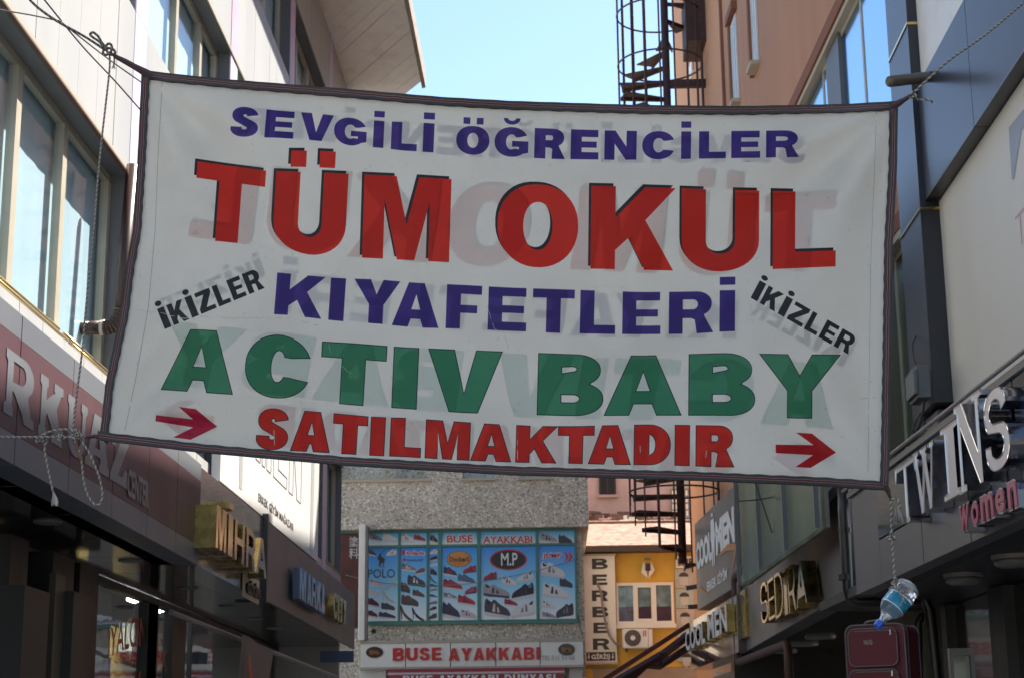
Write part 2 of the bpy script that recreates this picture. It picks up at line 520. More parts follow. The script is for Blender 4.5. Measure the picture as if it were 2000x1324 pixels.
def font_text(mb, fr, text, sl, sr, z0, z1, n, thick=0.0, off=0.0, m=0, ms=None, shear=0.0, warp=None, fit=True):
    """text in Blender's built-in font, fitted into a wall rectangle"""
    cu = bpy.data.curves.new('t', 'FONT'); cu.body = text; cu.offset = off; cu.shear = shear
    cu.resolution_u = 3
    o = bpy.data.objects.new('t', cu); COL.objects.link(o)
    dg = bpy.context.evaluated_depsgraph_get(); dg.update()
    me = bpy.data.meshes.new_from_object(o.evaluated_get(dg))
    bpy.data.objects.remove(o); bpy.data.curves.remove(cu)
    co = [v.co.copy() for v in me.vertices]; fs = [tuple(p.vertices) for p in me.polygons]
    bpy.data.meshes.remove(me)
    if not co: return mb
    xa = min(c.x for c in co); xb = max(c.x for c in co); ya = min(c.y for c in co); yb = max(c.y for c in co)
    def pl(c, nn):
        X = (c.x - xa) / (xb - xa); Y = (c.y - ya) / (yb - ya)
        if warp: X, Y = warp(X, Y)
        return fr.P(sl + (sr - sl) * X, z0 + (z1 - z0) * Y, nn)
    i = len(mb.v); L = len(co)
    mb.v += [pl(c, n) for c in co]
    for f in fs: mb.f.append(tuple(i + k for k in f)); mb.m.append(m)
    if thick:
        mb.v += [pl(c, n - thick) for c in co]
        cnt = {}
        for f in fs:
            for q in range(len(f)):
                e = (f[q], f[(q + 1) % len(f)]); cnt.setdefault(frozenset(e), []).append(e)
        for k_, es in cnt.items():
            if len(es) == 1:
                a, b = es[0]
                mb.f.append((i + b, i + a, i + L + a, i + L + b)); mb.m.append(m if ms is None else ms)
    return mb

# ------------------------------------------------------------------ material palette
m_white_panel = mat('white_cladding', (0.385, 0.39, 0.395), 0.42, var=0.06, scale=1.5, streak=True, dirt=(0.42, 0.38, 0.32), dirt_amt=0.25, dirt_scale=1.6)
m_lilac = mat('lilac_cladding', (0.56, 0.49, 0.68), 0.4, var=0.05, scale=2, streak=True)
m_pink = mat('pink_cladding', (0.6, 0.38, 0.52), 0.4, var=0.05, scale=2)
m_joint = mat('joint_shadow_gap', (0.18, 0.17, 0.16), 0.8)
m_frame = mat('cream_aluminium', (0.42, 0.38, 0.30), 0.35, var=0.08, scale=6)
m_gold = mat('gold_rail', (0.55, 0.42, 0.2), 0.28, metal=0.8)
m_reveal = mat('grey_reveal_metal', (0.14, 0.145, 0.155), 0.45, var=0.15, scale=2, streak=True)
m_brown_trim = mat('brown_drip_trim', (0.12, 0.06, 0.04), 0.5)
m_curtain = mat('pale_curtain', (0.62, 0.74, 0.80), 0.8, var=0.10, scale=0.7)
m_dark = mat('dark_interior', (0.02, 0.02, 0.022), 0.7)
m_black = mat('black_gloss', (0.012, 0.012, 0.014), 0.12, coat=0.5)
m_black_sat = mat('black_satin', (0.013, 0.013, 0.014), 0.4, var=0.2, scale=5)
m_grey_fascia = mat('grey_composite', (0.10, 0.10, 0.11), 0.35, var=0.06, scale=1.2, streak=True)
m_grey_fascia2 = mat('mid_grey_composite', (0.11, 0.11, 0.115), 0.4, var=0.08, scale=1.5, streak=True)
m_bluegrey = mat('blue_grey_composite', (0.036, 0.043, 0.062), 0.3, spec=.25, coat=0.03)
m_light_border = mat('light_grey_composite', (0.13, 0.14, 0.16), 0.4, var=0.06, scale=1.5)
m_maroon = mat('maroon_composite', (0.088, 0.042, 0.050), 0.42, var=0.08, scale=1.2, spec=.3)
m_letter_white = mat('white_vinyl', (0.62, 0.64, 0.68), 0.35)
m_pure_white = mat('white_plastic', (0.75, 0.75, 0.72), 0.4, var=0.04, scale=3, dirt=(0.4, 0.36, 0.3), dirt_amt=0.25)
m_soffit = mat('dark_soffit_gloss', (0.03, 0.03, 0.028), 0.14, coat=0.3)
m_eave = mat('eave_board_paint', (0.85, 0.80, 0.73), 0.6, var=0.07, scale=2, dirt=(0.2, 0.16, 0.13), dirt_amt=0.3)
m_eave_edge = mat('weathered_eave_trim', (0.3, 0.26, 0.21), 0.8, var=0.35, scale=6)
m_chrome = mat('chrome', (0.62, 0.62, 0.66), 0.12, metal=1.0, var=0.1, scale=3)
m_chrome_face = mat('brushed_steel_face', (0.5, 0.49, 0.55), 0.3, metal=0.55, var=0.06, scale=4)
m_goldm = mat('polished_gold', (0.75, 0.5, 0.16), 0.14, metal=1.0)
m_goldd = mat('aged_gold_side', (0.38, 0.27, 0.1), 0.25, metal=1.0, var=0.3, scale=8)
m_rust = mat('rust_painted_steel', (0.055, 0.022, 0.018), 0.65, var=0.4, scale=9)
m_pebble = pebble_mat()
m_yellow = mat('yellow_paint', (0.70, 0.43, 0.07), 0.8, var=0.1, scale=1.5, dirt=(0.35, 0.2, 0.05), dirt_amt=0.4, dirt_scale=1.0)
m_pinkwall = mat('pink_stucco', (0.66, 0.46, 0.39), 0.85, var=0.12, scale=1.2, bump=0.3, dirt=(0.3, 0.2, 0.16), dirt_amt=0.5, dirt_scale=0.8)
m_salmon = mat('salmon_stucco', (0.52, 0.27, 0.155), 0.85, var=0.1, scale=1.2, streak=True, bump=0.4, bscale=30, dirt=(0.42, 0.2, 0.1), dirt_amt=0.45, dirt_scale=0.9)
m_salmon_d = mat('dark_salmon_band', (0.26, 0.10, 0.05), 0.8, var=0.1, scale=3)
m_cream = mat('cream_trim', (0.5, 0.44, 0.33), 0.6)
m_tile = mat('clay_roof_tile', (0.26, 0.15, 0.11), 0.85, var=0.6, scale=5)
m_green = mat('green_window_paint', (0.07, 0.22, 0.18), 0.45, var=0.08, scale=4)
m_awn = mat('maroon_awning_cloth', (0.33, 0.06, 0.075), 0.8, var=0.1, scale=3)
m_awn_stripe = mat('pale_awning_trim', (0.6, 0.5, 0.5), 0.7)
m_red = mat('red_sign_letter', (0.55, 0.02, 0.015), 0.4)
m_signwhite = mat('white_sign_panel', (0.80, 0.78, 0.70), 0.4, var=0.04, scale=2, dirt=(0.45, 0.42, 0.36), dirt_amt=0.3)
m_charcoal = mat('charcoal_print', (0.045, 0.042, 0.04), 0.5)
m_redsuit = mat('wine_red_nylon', (0.11, 0.012, 0.02), 0.65, var=0.15, scale=30, bump=0.2, bscale=300)
m_piping = mat('grey_rubber_piping', (0.10, 0.10, 0.10), 0.5)
m_pipe = mat('black_pipe', (0.012, 0.012, 0.013), 0.35)
m_pipe_g = mat('grey_pipe', (0.25, 0.22, 0.21), 0.45, var=0.15, scale=6)
m_pipe_b = mat('brown_drain_pipe', (0.055, 0.025, 0.018), 0.35)
m_white_print = mat('white_print', (0.75, 0.75, 0.73), 0.5)
m_orange = mat('orange_print', (0.5, 0.2, 0.05), 0.5)
m_grey_stone = mat('street_paving', (0.38, 0.35, 0.31), 0.8, var=0.2, scale=2)
g_win = glass('window_glass', (0.92, 0.96, 0.98), 0.22, 0.05, 0.03)
g_shop = glass('shop_glass', (0.7, 0.74, 0.74), 0.5, 0.02, 0.05)
g_blue = glass('sky_tinted_glass', (0.3, 0.42, 0.55), 0.95, 0.12, 0.8, (.62, .82, 1.0))  # sky reflection put into the glass as a blue gloss tint
g_pale = glass('pale_green_glass', (0.88, 0.94, 0.90), 0.5, 0.25, 0.12, (.7, .76, .72))

# ------------------------------------------------------------------ ground
g = MB()
g.face([(-60, -40, 0), (60, -40, 0), (60, 140, 0), (-60, 140, 0)])
o = g.build('street_paving', m_grey_stone); o['kind'] = 'structure'

# ==================================================================  LEFT SIDE: white clad building
XL = -3.8
L = Frame((XL, 0), (0, 1), (1, 0))
zl = lambda u, v, n=0.0: L.hit(u, v, n)[1]
Z1a = zl(149, 683); Z1b = zl(220, 299)
Z2a = zl(333, 144); Z2b = zl(429, 56)
Z3a = zl(547, 105); Z3b = zl(626, 146)
ZTOP = zl(680, 180)
FN = 0.15
ZF0 = L.hit(345, 1080, FN)[1]; ZF1 = L.hit(205, 750, FN)[1]
YEND = 31.0
bands = [1.4, 5.85, 10.3, 14.8, 19.38, 23.9, 28.3]
BW = 0.45
bl = thing('clad_building', 'white metal clad building with lilac stripes and bands of recessed windows above the left shops', 'building', (XL, 15, 0))
core = MB()
core.box(L, 0.0, YEND, ZF1 - 0.1, ZTOP, -3.2, -2.6)
core.box(L, 0.0, YEND, ZTOP + .05, ZTOP + .25, -5, -0.05)
core.build('inner_wall', m_dark, bl)
# far end wall
e = MB(); e.box(L, YEND - .12, YEND, 0, ZTOP, -6, -0.02); e.build('end_wall', m_white_panel, bl)
# spandrel zones of tall planks
zones = [(ZF1 - .1, Z1a), (Z1b, Z2a), (Z2b, Z3a), (Z3b, ZTOP)]
backs = MB()
for (a, b) in zones:
    backs.box(L, 0.5, YEND - .12, a, b, -0.30, -0.03)
backs.build('spandrel_backing', m_joint, bl)
rnd = random.Random(3)
def plank_zone(a, b):
    s = 1.0
    edges = []
    for i, bs in enumerate(bands):
        e0 = bands[i] + BW; e1 = bands[i + 1] if i + 1 < len(bands) else YEND - .12
        n = max(1, round((e1 - e0) / 0.59))
        for k in range(n):
            p = MB(); s0 = e0 + (e1 - e0) * k / n; s1 = e0 + (e1 - e0) * (k + 1) / n
            p.box(L, s0 + .004, s1 - .004, a + .004, b - .004, -0.03, 0.0 + rnd.uniform(-.002, .002))
            p.build('cladding_plank', m_white_panel, bl)
for i, (a, b) in enumerate(zones):
    if b - a > .15: plank_zone(a, b)
# fine trim along the window heads and sills
t = MB()
for (z, dz) in ((Z1b, .035), (Z2b, .03), (Z3b, .03)):
    t.box(L, 0.5, YEND, z - .012, z + dz, 0.002, 0.022)
t.build('head_trim', m_frame, bl)
t = MB(); t.box(L, 0.5, 14.8, Z1b - .03, Z1b - .012, -0.01, 0.03); t.build('drip_edge', m_brown_trim, bl)
# coloured stripes running up the facade
for i, s in enumerate(bands):
    zs = [ZF1, Z1a + .9, Z1b, Z2a, Z2b, Z3a, Z3b, ZTOP]
    for k in range(len(zs) - 1):
        p = MB(); p.box(L, s + .004, s + BW - .004, zs[k] + .004, zs[k + 1] - .004, -0.5, 0.006)
        pm = m_pink if (i == 4 and k in (4, 5)) or (i == 5) else m_lilac
        p.build('stripe_panel', pm, bl)
# windows
def window(par, fr, s0, s1, z0, z1, muls, rec=.16, fm=m_frame, gm=g_win, cur=True, fw=.07, reveal=m_reveal, curt=m_curtain, rail=False, nb=-0.5):
    w = MB()
    w.box(fr, s1 - .02, s1, z0, z1, nb, -.002)
    w.box(fr, s0, s0 + .02, z0, z1, nb, -.002)
    w.box(fr, s0 + .02, s1 - .02, z1 - .02, z1, nb, -.002)
    wo = w.build('window', reveal, par)
    f = MB()
    xs = [s0 + .02] + [m for m in muls] + [s1 - .02]
    f.box(fr, s0 + .02, s1 - .02, z1 - .02 - fw, z1 - .02, -rec - .06, -rec)
    f.box(fr, s0 + .02, s1 - .02, z0, z0 + fw, -rec - .06, -rec)
    for k, x in enumerate(xs):
        wd = fw * (1.7 if 0 < k < len(xs) - 1 else 1.2)
        a = x if k == 0 else (x - wd if k == len(xs) - 1 else x - wd / 2)
        f.box(fr, a, a + wd, z0 + fw, z1 - .02 - fw, -rec - .058, -rec + .012)
    f.build('frame', fm, wo)
    for k in range(len(xs) - 1):
        p = MB(); p.box(fr, xs[k] + .03, xs[k + 1] - .03, z0 + fw * .8, z1 - .02 - fw * .8, -rec - .034, -rec - .028)
        p.build('pane', gm, wo)
    if cur:
        c = MB(); N = 40; A = []
        for k in range(N + 1):
            s = s0 + .03 + (s1 - s0 - .06) * k / N
            A.append((s, -rec - .10 + .002 * math.sin(k * 1.9)))
        for k in range(N):
            c.face([fr.P(A[k][0], z0 + .02, A[k][1]), fr.P(A[k + 1][0], z0 + .02, A[k + 1][1]), fr.P(A[k + 1][0], z1 - .03, A[k + 1][1]), fr.P(A[k][0], z1 - .03, A[k][1])])
        c.build('curtain', curt, wo, smooth=True)
    return wo
for i in range(len(bands) - 1):
    s0 = bands[i] + BW; s1 = bands[i + 1]
    w = s1 - s0
    muls = [s0 + w * .40, s0 + w * .66] if i != 2 else [s0 + w * .33, s0 + w * .635]
    if i == 4:
        pass
    elif i != 3:
        window(bl, L, s0, s1, Z1a, Z1b, muls)
    else:
        window(bl, L, s0, s1, Z1a, Z1b, [s0 + w * .5], cur=False)
    window(bl, L, s0, s1, Z2a, Z2b, [s0 + w * .46, s0 + w * .76])
    window(bl, L, s0, s1, Z3a, Z3b, [s0 + w * .3, s0 + w * .62])
window(bl, L, bands[4] + BW, bands[5], Z1a, Z1b, [bands[4] + 2.6], cur=False)
window(bl, L, 28.75, 30.85, Z1a, Z1b, [29.6], rec=.12)
window(bl, L, 28.75, 30.85, Z2a, Z2b, [29.6]); window(bl, L, 28.75, 30.85, Z3a, Z3b, [29.6])
# gold safety rails in front of the first windows
for (a, b) in ((10.8, 13.2), (13.35, 14.75), (28.8, 30.8)):
    for q, zz in enumerate((Z1a + .03, Z1a + .12)):
        r = MB(); r.tube([L.P(a, zz, -.02 - .07 * q), L.P(b, zz, -.02 - .07 * q)], .014, 8)
        r.build('sill_track', m_gold, bl, smooth=True)
# eave: slanted boards under the roof
ZE = ZTOP
d = Vector((-0.63, 1.1)).normalized()
XO = -2.36
bw = .42
oy = 30.6; k = 0
while True:
    y0 = oy - bw / abs(d.x) * 0 - k * bw * 1.12; y1 = y0 - bw * 1.12
    if y0 < 18: break
    Lb = (XO - (XL - .1)) / -d.x
    p = MB()
    g_ = .012
    def cor(y, t, z): return (XO + d.x * t, y + d.y * t, z)
    j = rnd.uniform(-.004, .004)
    p.hexa([cor(y0 - g_, 0, ZE + j), cor(y0 - g_, Lb, ZE + j), cor(y1, Lb, ZE + j), cor(y1, 0, ZE + j),
            cor(y0 - g_, 0, ZE + .05), cor(y0 - g_, Lb, ZE + .05), cor(y1, Lb, ZE + .05), cor(y1, 0, ZE + .05)])
    p.build('soffit_board', m_eave, bl)
    k += 1
p = MB(); p.hexa([(XO, 14, ZE + .052), (XO, oy, ZE + .052), (XO + d.x * 2.9, oy + d.y * 2.9, ZE + .052), (-6, 14, ZE + .052),
                  (XO, 14, ZE + .3), (XO, oy, ZE + .3), (XO + d.x * 2.9, oy + d.y * 2.9, ZE + .3), (-6, 14, ZE + .3)])
p.build('roof_slab', m_eave_edge, bl)
p = MB()
for i in range(24):
    a = 17 + i * .575; b = a + .57
    p.hexa([(XO, a, ZE - .06 + rnd.uniform(-.01, .01)), (XO, b, ZE - .06 + rnd.uniform(-.01, .01)), (XO + .07, b, ZE - .05), (XO + .07, a, ZE - .05), (XO, a, ZE + .26), (XO, b, ZE + .26), (XO + .07, b, ZE + .27), (XO + .07, a, ZE + .27)])
p.build('eave_trim', m_eave_edge, bl)

# drain pipe with elbow by the second window
yd = 14.45
dp = thing('drain_pipe', 'brown drain pipe with ribbed elbow sticking out beside the left edge of the banner', 'pipe', tuple(at_y(200, 640, yd)))
p0 = at_y(140, 641, yd); p1 = at_y(203, 640, yd); p1.z = p0.z
q = MB(); q.tube([p0, p1], .06, 14); q.build('pipe', m_pipe_b, dp, smooth=True)
q = MB(); pts = []; rr = []; R_ = .16
for i in range(19):
    t_ = math.pi / 2 * i / 18
    pts.append(p1 + Vector((math.sin(t_) * R_ * .9, 0, (1 - math.cos(t_)) * R_))); rr.append(.064 + (.009 if i % 2 else 0))
q.tube(pts, rr, 14); q.build('elbow', m_pipe_b, dp)
q = MB(); q.tube([pts[-1], pts[-1] + Vector((0, 0, .3)), pts[-1] + Vector((.02, .1, 1.35))], .055, 14); q.build('pipe', m_pipe_b, dp, smooth=True)
q = MB(); q.tube([p1 - Vector((.03, 0, 0)), p1], .068, 14); q.build('collar', m_frame, dp)

# big white billboard above the gold letters
bb = thing('billboard', 'bright white billboard with menswear lettering over the left shops, below the banner', 'billboard', tuple(L.P(22, 5.6, .1)))
s0 = L.hit(430, 930, .12)[0]; s1 = L.hit(622, 1000, .12)[0]
zb0 = ZF1 + .02; zb1 = zb0 + 2.5
p = MB(); p.box(L, s0, s1, zb0, zb1, .02, .12); p.build('panel', mat('lit_white_board', (0.82, 0.82, 0.8), 0.22, dirt=(.5, .5, .48), dirt_amt=.2, coat=.3), bb)
p = MB()
r0 = L.hit(505, 965, .124); r1 = L.hit(573, 1015, .124)
zt_ = L.hit(505, 955, .124)[1]; zb_ = L.hit(505, 978, .124)[1]
font_text(p, L, 'ERKEK GİYİM MAĞAZASI', r0[0], r1[0], zb_, zt_, .124, off=.02)
p.build('lettering', m_charcoal, bb)
p = MB()
gp = mat('grey_print', (0.385, 0.39, 0.395), .3)
sA = L.hit(497, 900, .123)[0]; sB = L.hit(590, 950, .123)[0]
w_ = (sB - sA)
for k_, ch in enumerate('MEN'):
    a0 = sA + w_ * k_ / 3 + .1; a1 = sA + w_ * (k_ + 1) / 3 - .1
    H_ = 1.3; zz = zt_ + .35
    c = glyph(ch, (a1 - a0) / H_, .3, .12)
    c2 = [[(x, y) for x, y in cc] for cc in c]
    # outlined letters: a thin rim along each contour
    for cc in c2:
        N = len(cc)
        for i in range(N):
            x0, y0 = cc[i]; x1, y1 = cc[(i + 1) % N]
            A_ = L.P(a0 + x0 * H_, zz + y0 * H_, .1235); B_ = L.P(a0 + x1 * H_, zz + y1 * H_, .1235)
            p.tube([A_, B_], .006, 4)
p.build('outline_print', gp, bb)
p = MB()
sF = L.hit(470, 950, .123)[0]
p.face([L.P(sF - .5, zb0 + .9, .1235), L.P(sF - .1, zb0 + .9, .1235), L.P(sF + .1, zb0 + 2.2, .1235), L.P(sF - .3, zb0 + 2.3, .1235)])
p.build('figure_print', gp, bb); p = MB()
p.face([L.P(sF - .1, zb0 + .1, .1235), L.P(sF + .12, zb0 + .1, .1235), L.P(sF + .1, zb0 + 1.0, .1235), L.P(sF - .12, zb0 + 1.0, .1235)])
p.build('figure_print', gp, bb); p = MB()
p.face([L.P(s1 - .9, zb0 + .1, .1235), L.P(s1 - .6, zb0 + .1, .1235), L.P(s1 - .5, zb0 + 2.2, .1235), L.P(s1 - .85, zb0 + 2.2, .1235)])
p.build('figure_print', gp, bb)

# ------------------------------------------------------------------ left shop fascias
def fascia_panels(par, fr, edges, z0, z1, n0, n1, m, name='fascia_panel', gap=.008):
    for i in range(len(edges) - 1):
        p = MB(); p.box(fr, edges[i] + gap, edges[i + 1] - gap, z0, z1, n0, n1 + rnd.uniform(-.002, .002)); p.build(name, m, par)
sK = L.hit(388, 1090, FN)[0]
jo = [L.hit(u, v, FN)[0] for u, v in ((27, 915), (132, 970), (217, 1010), (286, 1045), (342, 1073))] + [sK]
step = jo[1] - jo[0]
jo = [jo[0] - 2 * step * .9, jo[0] - step * .9] + jo
zm0 = L.hit(360, 1047, FN)[1]; zm1 = L.hit(202, 791, FN)[1]
tk = thing('shop_fascia', 'maroon and grey fascia with large white lettering ending in CENTER along the near left shop', 'shop sign', tuple(L.P(12, ZF0, FN)))
fascia_panels(tk, L, jo, ZF0, zm0 - .003, -.1, FN, m_light_border, 'border_panel')
fascia_panels(tk, L, jo, zm0, zm1, -.1, FN, m_maroon, 'maroon_panel')
fascia_panels(tk, L, jo, zm1 + .003, ZF1, -.1, FN, m_light_border, 'border_panel')
p = MB(); p.box(L, jo[0], sK, ZF0 + .01, ZF1 - .01, -.3, -.1 - .002); p.box(L, jo[0], sK, ZF0 + .02, ZF1 - .02, -.1, FN - .02); p.build('backing', m_joint, tk)

m_letter_dull = mat('dull_silver_vinyl', (0.15, 0.16, 0.18), 0.35, var=.1, scale=2)
def slab_letter(ch, w):
    """western slab-serif letters, height 1"""
    s = .30; f = .13
    if ch == 'R':
        return [[(0, 0), (s * 1.5, 0), (s * 1.5, f), (s * 1.25, f * 1.5), (s * 1.25, .40), (s * 1.5, .40), (w * .62, .12), (w * .68, 0), (w * 1.02, 0), (w * 1.02, f), (w * .9, .16), (w * .78, .44)] +
                ell(w * .6, .72, w * .36, .28, -50, 90, 12) + [(0, 1), (0, 1 - f), (s * .3, 1 - f * 1.4), (s * .3, f * 1.5), (0, f)],
                [(s * 1.25, .54)] + ell(w * .56, .72, w * .12, .15, -90, 90, 8) + [(s * 1.25, .87)]]
    if ch == 'K':
        return [[(0, 0), (s * 1.5, 0), (s * 1.5, f), (s * 1.25, f * 1.4), (s * 1.25, .36), (s * 1.5, .42), (w * .62, f * 1.2), (w * .55, f), (w * .55, 0), (w, 0), (w, f), (w * .92, f * 1.3), (w * .72, .58), (w * .88, 1 - f * 1.2), (w * .97, 1 - f), (w * .97, 1), (w * .58, 1), (w * .58, 1 - f), (w * .62, 1 - f * 1.3), (s * 1.25, .62), (s * 1.25, 1 - f * 1.4), (s * 1.5, 1 - f), (s * 1.5, 1), (0, 1), (0, 1 - f), (s * .3, 1 - f * 1.4), (s * .3, f * 1.4), (0, f)]]
    if ch == 'U':
        return [[(0, 1), (0, 1 - f), (s * .3, 1 - f * 1.4)] + ell(w * .5, .34, w * .5 - s * .3, .34, 180, 360, 16) + [(w - s * .3, 1 - f * 1.4), (w, 1 - f), (w, 1), (w - s * 1.3, 1), (w - s * 1.3, 1 - f), (w - s, 1 - f * 1.4)] +
                ell(w * .5, .36, max(.04, w * .5 - s * 1.1), .2, 360, 180, 10) + [(s * 1.2, 1 - f * 1.4), (s * 1.5, 1 - f), (s * 1.5, 1)]]
    if ch == 'A':
        return [[(-.04, 0), (.36 * w, 0), (.36 * w, f), (.3 * w, f * 1.2), (.33 * w, .26), (.62 * w, .26), (.64 * w, f * 1.2), (.58 * w, f), (.58 * w, 0), (w + .05, 0), (w + .05, f), (w * .96, f * 1.2), (.68 * w, 1), (.28 * w, 1), (.06 * w, f * 1.2), (-.04, f)],
                [(.37 * w, .4), (.59 * w, .4), (.48 * w, .78)]]
    if ch == 'Z':
        return [[(0, 0), (w, 0), (w, .34), (w * .8, .34), (w * .68, f * 1.3), (w * .44, f * 1.3), (w, 1 - f * .9), (w, 1), (.02 * w, 1), (.02 * w, .68), (.2 * w, .68), (.3 * w, 1 - f * 1.3), (w * .52, 1 - f * 1.3), (0, f)]]
    if ch == 'T':
        return [[(.3 * w, 0), (.7 * w, 0), (.7 * w, f), (.64 * w, f * 1.4), (.64 * w, 1 - f * 1.3), (.8 * w, .66), (w, .66), (w, 1), (0, 1), (0, .66), (.2 * w, .66), (.36 * w, 1 - f * 1.3), (.36 * w, f * 1.4), (.3 * w, f)]]
    return [[(0, 0), (w, 0), (w, 1), (0, 1)]]
p = MB()
zt0 = L.hit(30, 690, FN)[1]; zt1 = L.hit(40, 858, FN)[1]
spots = [('T', -150, -95), ('Ü', -80, -20), ('R', 2, 60), ('K', 72, 118), ('U', 128, 166), ('A', 168, 212), ('Z', 217, 250)]
hh0 = zm0 + .10; hh1 = zm1 - .12
for ch, ua, ub in spots:
    sa = L.hit(ua, 850, FN)[0]; sb = L.hit(ub, 880, FN)[0]
    H_ = hh1 - hh0; p = MB()
    for c in [slab_letter('U' if ch == 'Ü' else ch, (sb - sa) / H_)]:
        p.prism(c, lambda x, y: L.P(sa + x * H_, hh0 + y * H_, FN + .006), L.n * .003)
    p.build('letter', m_letter_dull, tk)
p = MB()
ra = L.hit(247, 965, FN + .006); rb = L.hit(289, 985, FN + .006)
zA = L.hit(247, 948, FN)[1]; zB = L.hit(247, 968, FN)[1]
zA2 = L.hit(289, 972, FN)[1]
font_text(p, L, 'CENTER', ra[0], rb[0], zB - .0, zB + .24, FN + .012, off=.03)
p.build('small_lettering', m_letter_dull, tk)

# second fascia: gold letters
sM = L.hit(518, 1100, FN)[0]
tm = thing('shop_fascia', 'dark glossy fascia carrying chunky gold mirror letters in the middle of the left row', 'shop sign', tuple(L.P(sK + 1, ZF0, FN)))
p = MB(); p.box(L, sK + .01, sM - .12, ZF0, ZF1 - .02, -.2, FN - .01); p.build('board', mat('brown_gloss', (0.07, 0.045, 0.045), .15, coat=.6), tm)
p = MB(); p.box(L, sM - .12, sM - .02, ZF0 - .02, ZF1 + .05, -.2, FN + .04); p.build('end_post', m_black_sat, tm)
def sign_letters(par, fr, spots, z0f, z1f, n, thick, fm, sm, slab=True, s=.3, b=.17):
    for ch, sa, sb in spots:
        p = MB(); H_ = z1f - z0f
        sg = 1 if sb > sa else -1
        p.prism(glyph(ch, abs(sb - sa) / H_, min(s, abs(sb - sa) / H_ * .42), b), lambda x, y: fr.P(sa + sg * x * H_, z0f + y * H_, n), fr.n * thick, 0, True, 1)
        p.build('letter', [fm, sm], par)
NG = FN + .22
zg1 = L.hit(425, 985, NG)[1]; zg0 = L.hit(425, 1070, NG)[1]
us = [(422, 442), (446, 455), (459, 478), (482, 500), (502, 522)]
ss = [(L.hit(a, 1050, NG)[0], L.hit(b, 1050, NG)[0]) for a, b in us]
sign_letters(tm, L, [(c, a, b) for c, (a, b) in zip('MİHRA', ss)], zg0, zg1, NG, .30, m_goldm, m_goldd)
p = MB(); a = L.hit(486, 1130, FN + .06)[0]; b_ = L.hit(510, 1150, FN + .06)[0]; z_ = L.hit(486, 1157, FN + .06)[1]; z2_ = L.hit(486, 1128, FN + .06)[1]
p.box(L, a - .1, b_ + .1, z_ - .05, z2_ + .06, FN, FN + .02); p.build('small_plate', m_cream, tm)
p = MB()
font_text(p, L, 'GİYİM', a, b_, z_, z2_, FN + .05, thick=.03, off=.03)
p.build('small_lettering', m_black_sat, tm)

# third fascia: silver and gold letters
tc_ = thing('shop_fascia', 'plain grey fascia with silver letters and gold CITY ending the left row', 'shop sign', tuple(L.P(sM + 2, ZF0, FN)))
sE = L.hit(692, 1200, FN)[0]
zc1 = L.hit(519, 1018, FN)[1]; zc0 = L.hit(519, 1172, FN)[1]
p = MB(); p.box(L, sM, sE, zc0, zc1, -.3, FN + .01); p.build('board', m_grey_fascia2, tc_, bevel=.006)
NG = FN + .16
zg1 = L.hit(580, 1102, NG)[1]; zg0 = L.hit(580, 1165, NG)[1]
us = [(586, 598), (601, 609), (610, 619), (620, 628), (629, 635)]
sign_letters(tc_, L, [(c, L.hit(a, 1130, NG)[0], L.hit(b, 1130, NG)[0]) for c, (a, b) in zip('MARKA', us)], zg0, zg1, NG, .10, m_chrome, mat('blue_grey_side', (.07, .1, .15), .3))
zg1 = L.hit(652, 1154, NG)[1]; zg0 = L.hit(652, 1205, NG)[1]
us = [(652, 659), (661, 663), (665, 670), (671, 677)]
sign_letters(tc_, L, [(c, L.hit(a, 1180, NG)[0], L.hit(b, 1180, NG)[0]) for c, (a, b) in zip('CITY', us)], zg0, zg1, NG, .10, m_goldm, m_goldd)

# canopy soffit under the fascias and shop fronts behind
cs = thing('canopy', 'dark glossy canopy underside running behind the left fascias with small round lights', 'canopy', (XL, 15, ZF0))
y_ = 2.0
while y_ < sE - .1:
    y2 = min(y_ + 1.5, sE)
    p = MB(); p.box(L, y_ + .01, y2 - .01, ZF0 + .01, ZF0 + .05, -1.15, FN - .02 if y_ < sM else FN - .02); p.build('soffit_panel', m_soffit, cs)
    y_ = y2
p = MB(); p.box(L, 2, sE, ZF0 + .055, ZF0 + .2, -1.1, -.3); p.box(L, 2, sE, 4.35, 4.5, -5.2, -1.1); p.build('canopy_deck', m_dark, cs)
m_lamp_off = mat('frosted_lamp', (0.17, 0.17, 0.16), .4)
for y_ in (8.6, 11.5, 14.4, 17.3, 20.1, 22.6, 24.6, 26.4):
    p = MB(); p.lathe(L.P(y_, ZF0 + .012, -.45), (0, 0, -1), [(0, .12), (.012, .12), (.02, .1), (.021, .02)], 20); p.build('downlight', m_lamp_off, cs, smooth=False)

NS = -1.1       # shop front plane
ls = thing('arcade_shop', 'dark shop front with glass bays and black pillars under the left canopy', 'shop front', (XL - 1.1, 15, 0))
p = MB(); p.box(L, 2, sE + .2, 0, 4.4, -5.2, -5.1); p.build('rear_wall', mat('shop_rear_wall', (.10, .095, .09), .7, var=.4, scale=1.5), ls)
p = MB(); p.box(L, 2, sE, 0.0, .02, -5.1, NS); p.build('shop_floor', mat('shop_floor', (.2, .18, .16), .4), ls)
p = MB()
p.box(L, 2, sE, ZF0 - .08, ZF0 + .0, NS - .1, NS + .02)
p.build('head_beam', m_black_sat, ls)
def at_n(u, n, v=1250): return L.hit(u, v, n)[0]
pill = [(14.4, 14.9), (at_n(85, NS + .3), at_n(128, NS + .3)), (at_n(140, NS + .3), at_n(178, NS + .3)), (at_n(282, NS), at_n(300, NS)), (at_n(330, NS + .3), at_n(350, NS + .3)), (at_n(392, NS + .4), at_n(416, NS + .4)), (at_n(520, NS), at_n(532, NS)), (at_n(612, NS), at_n(620, NS)), (11.6, 12)]
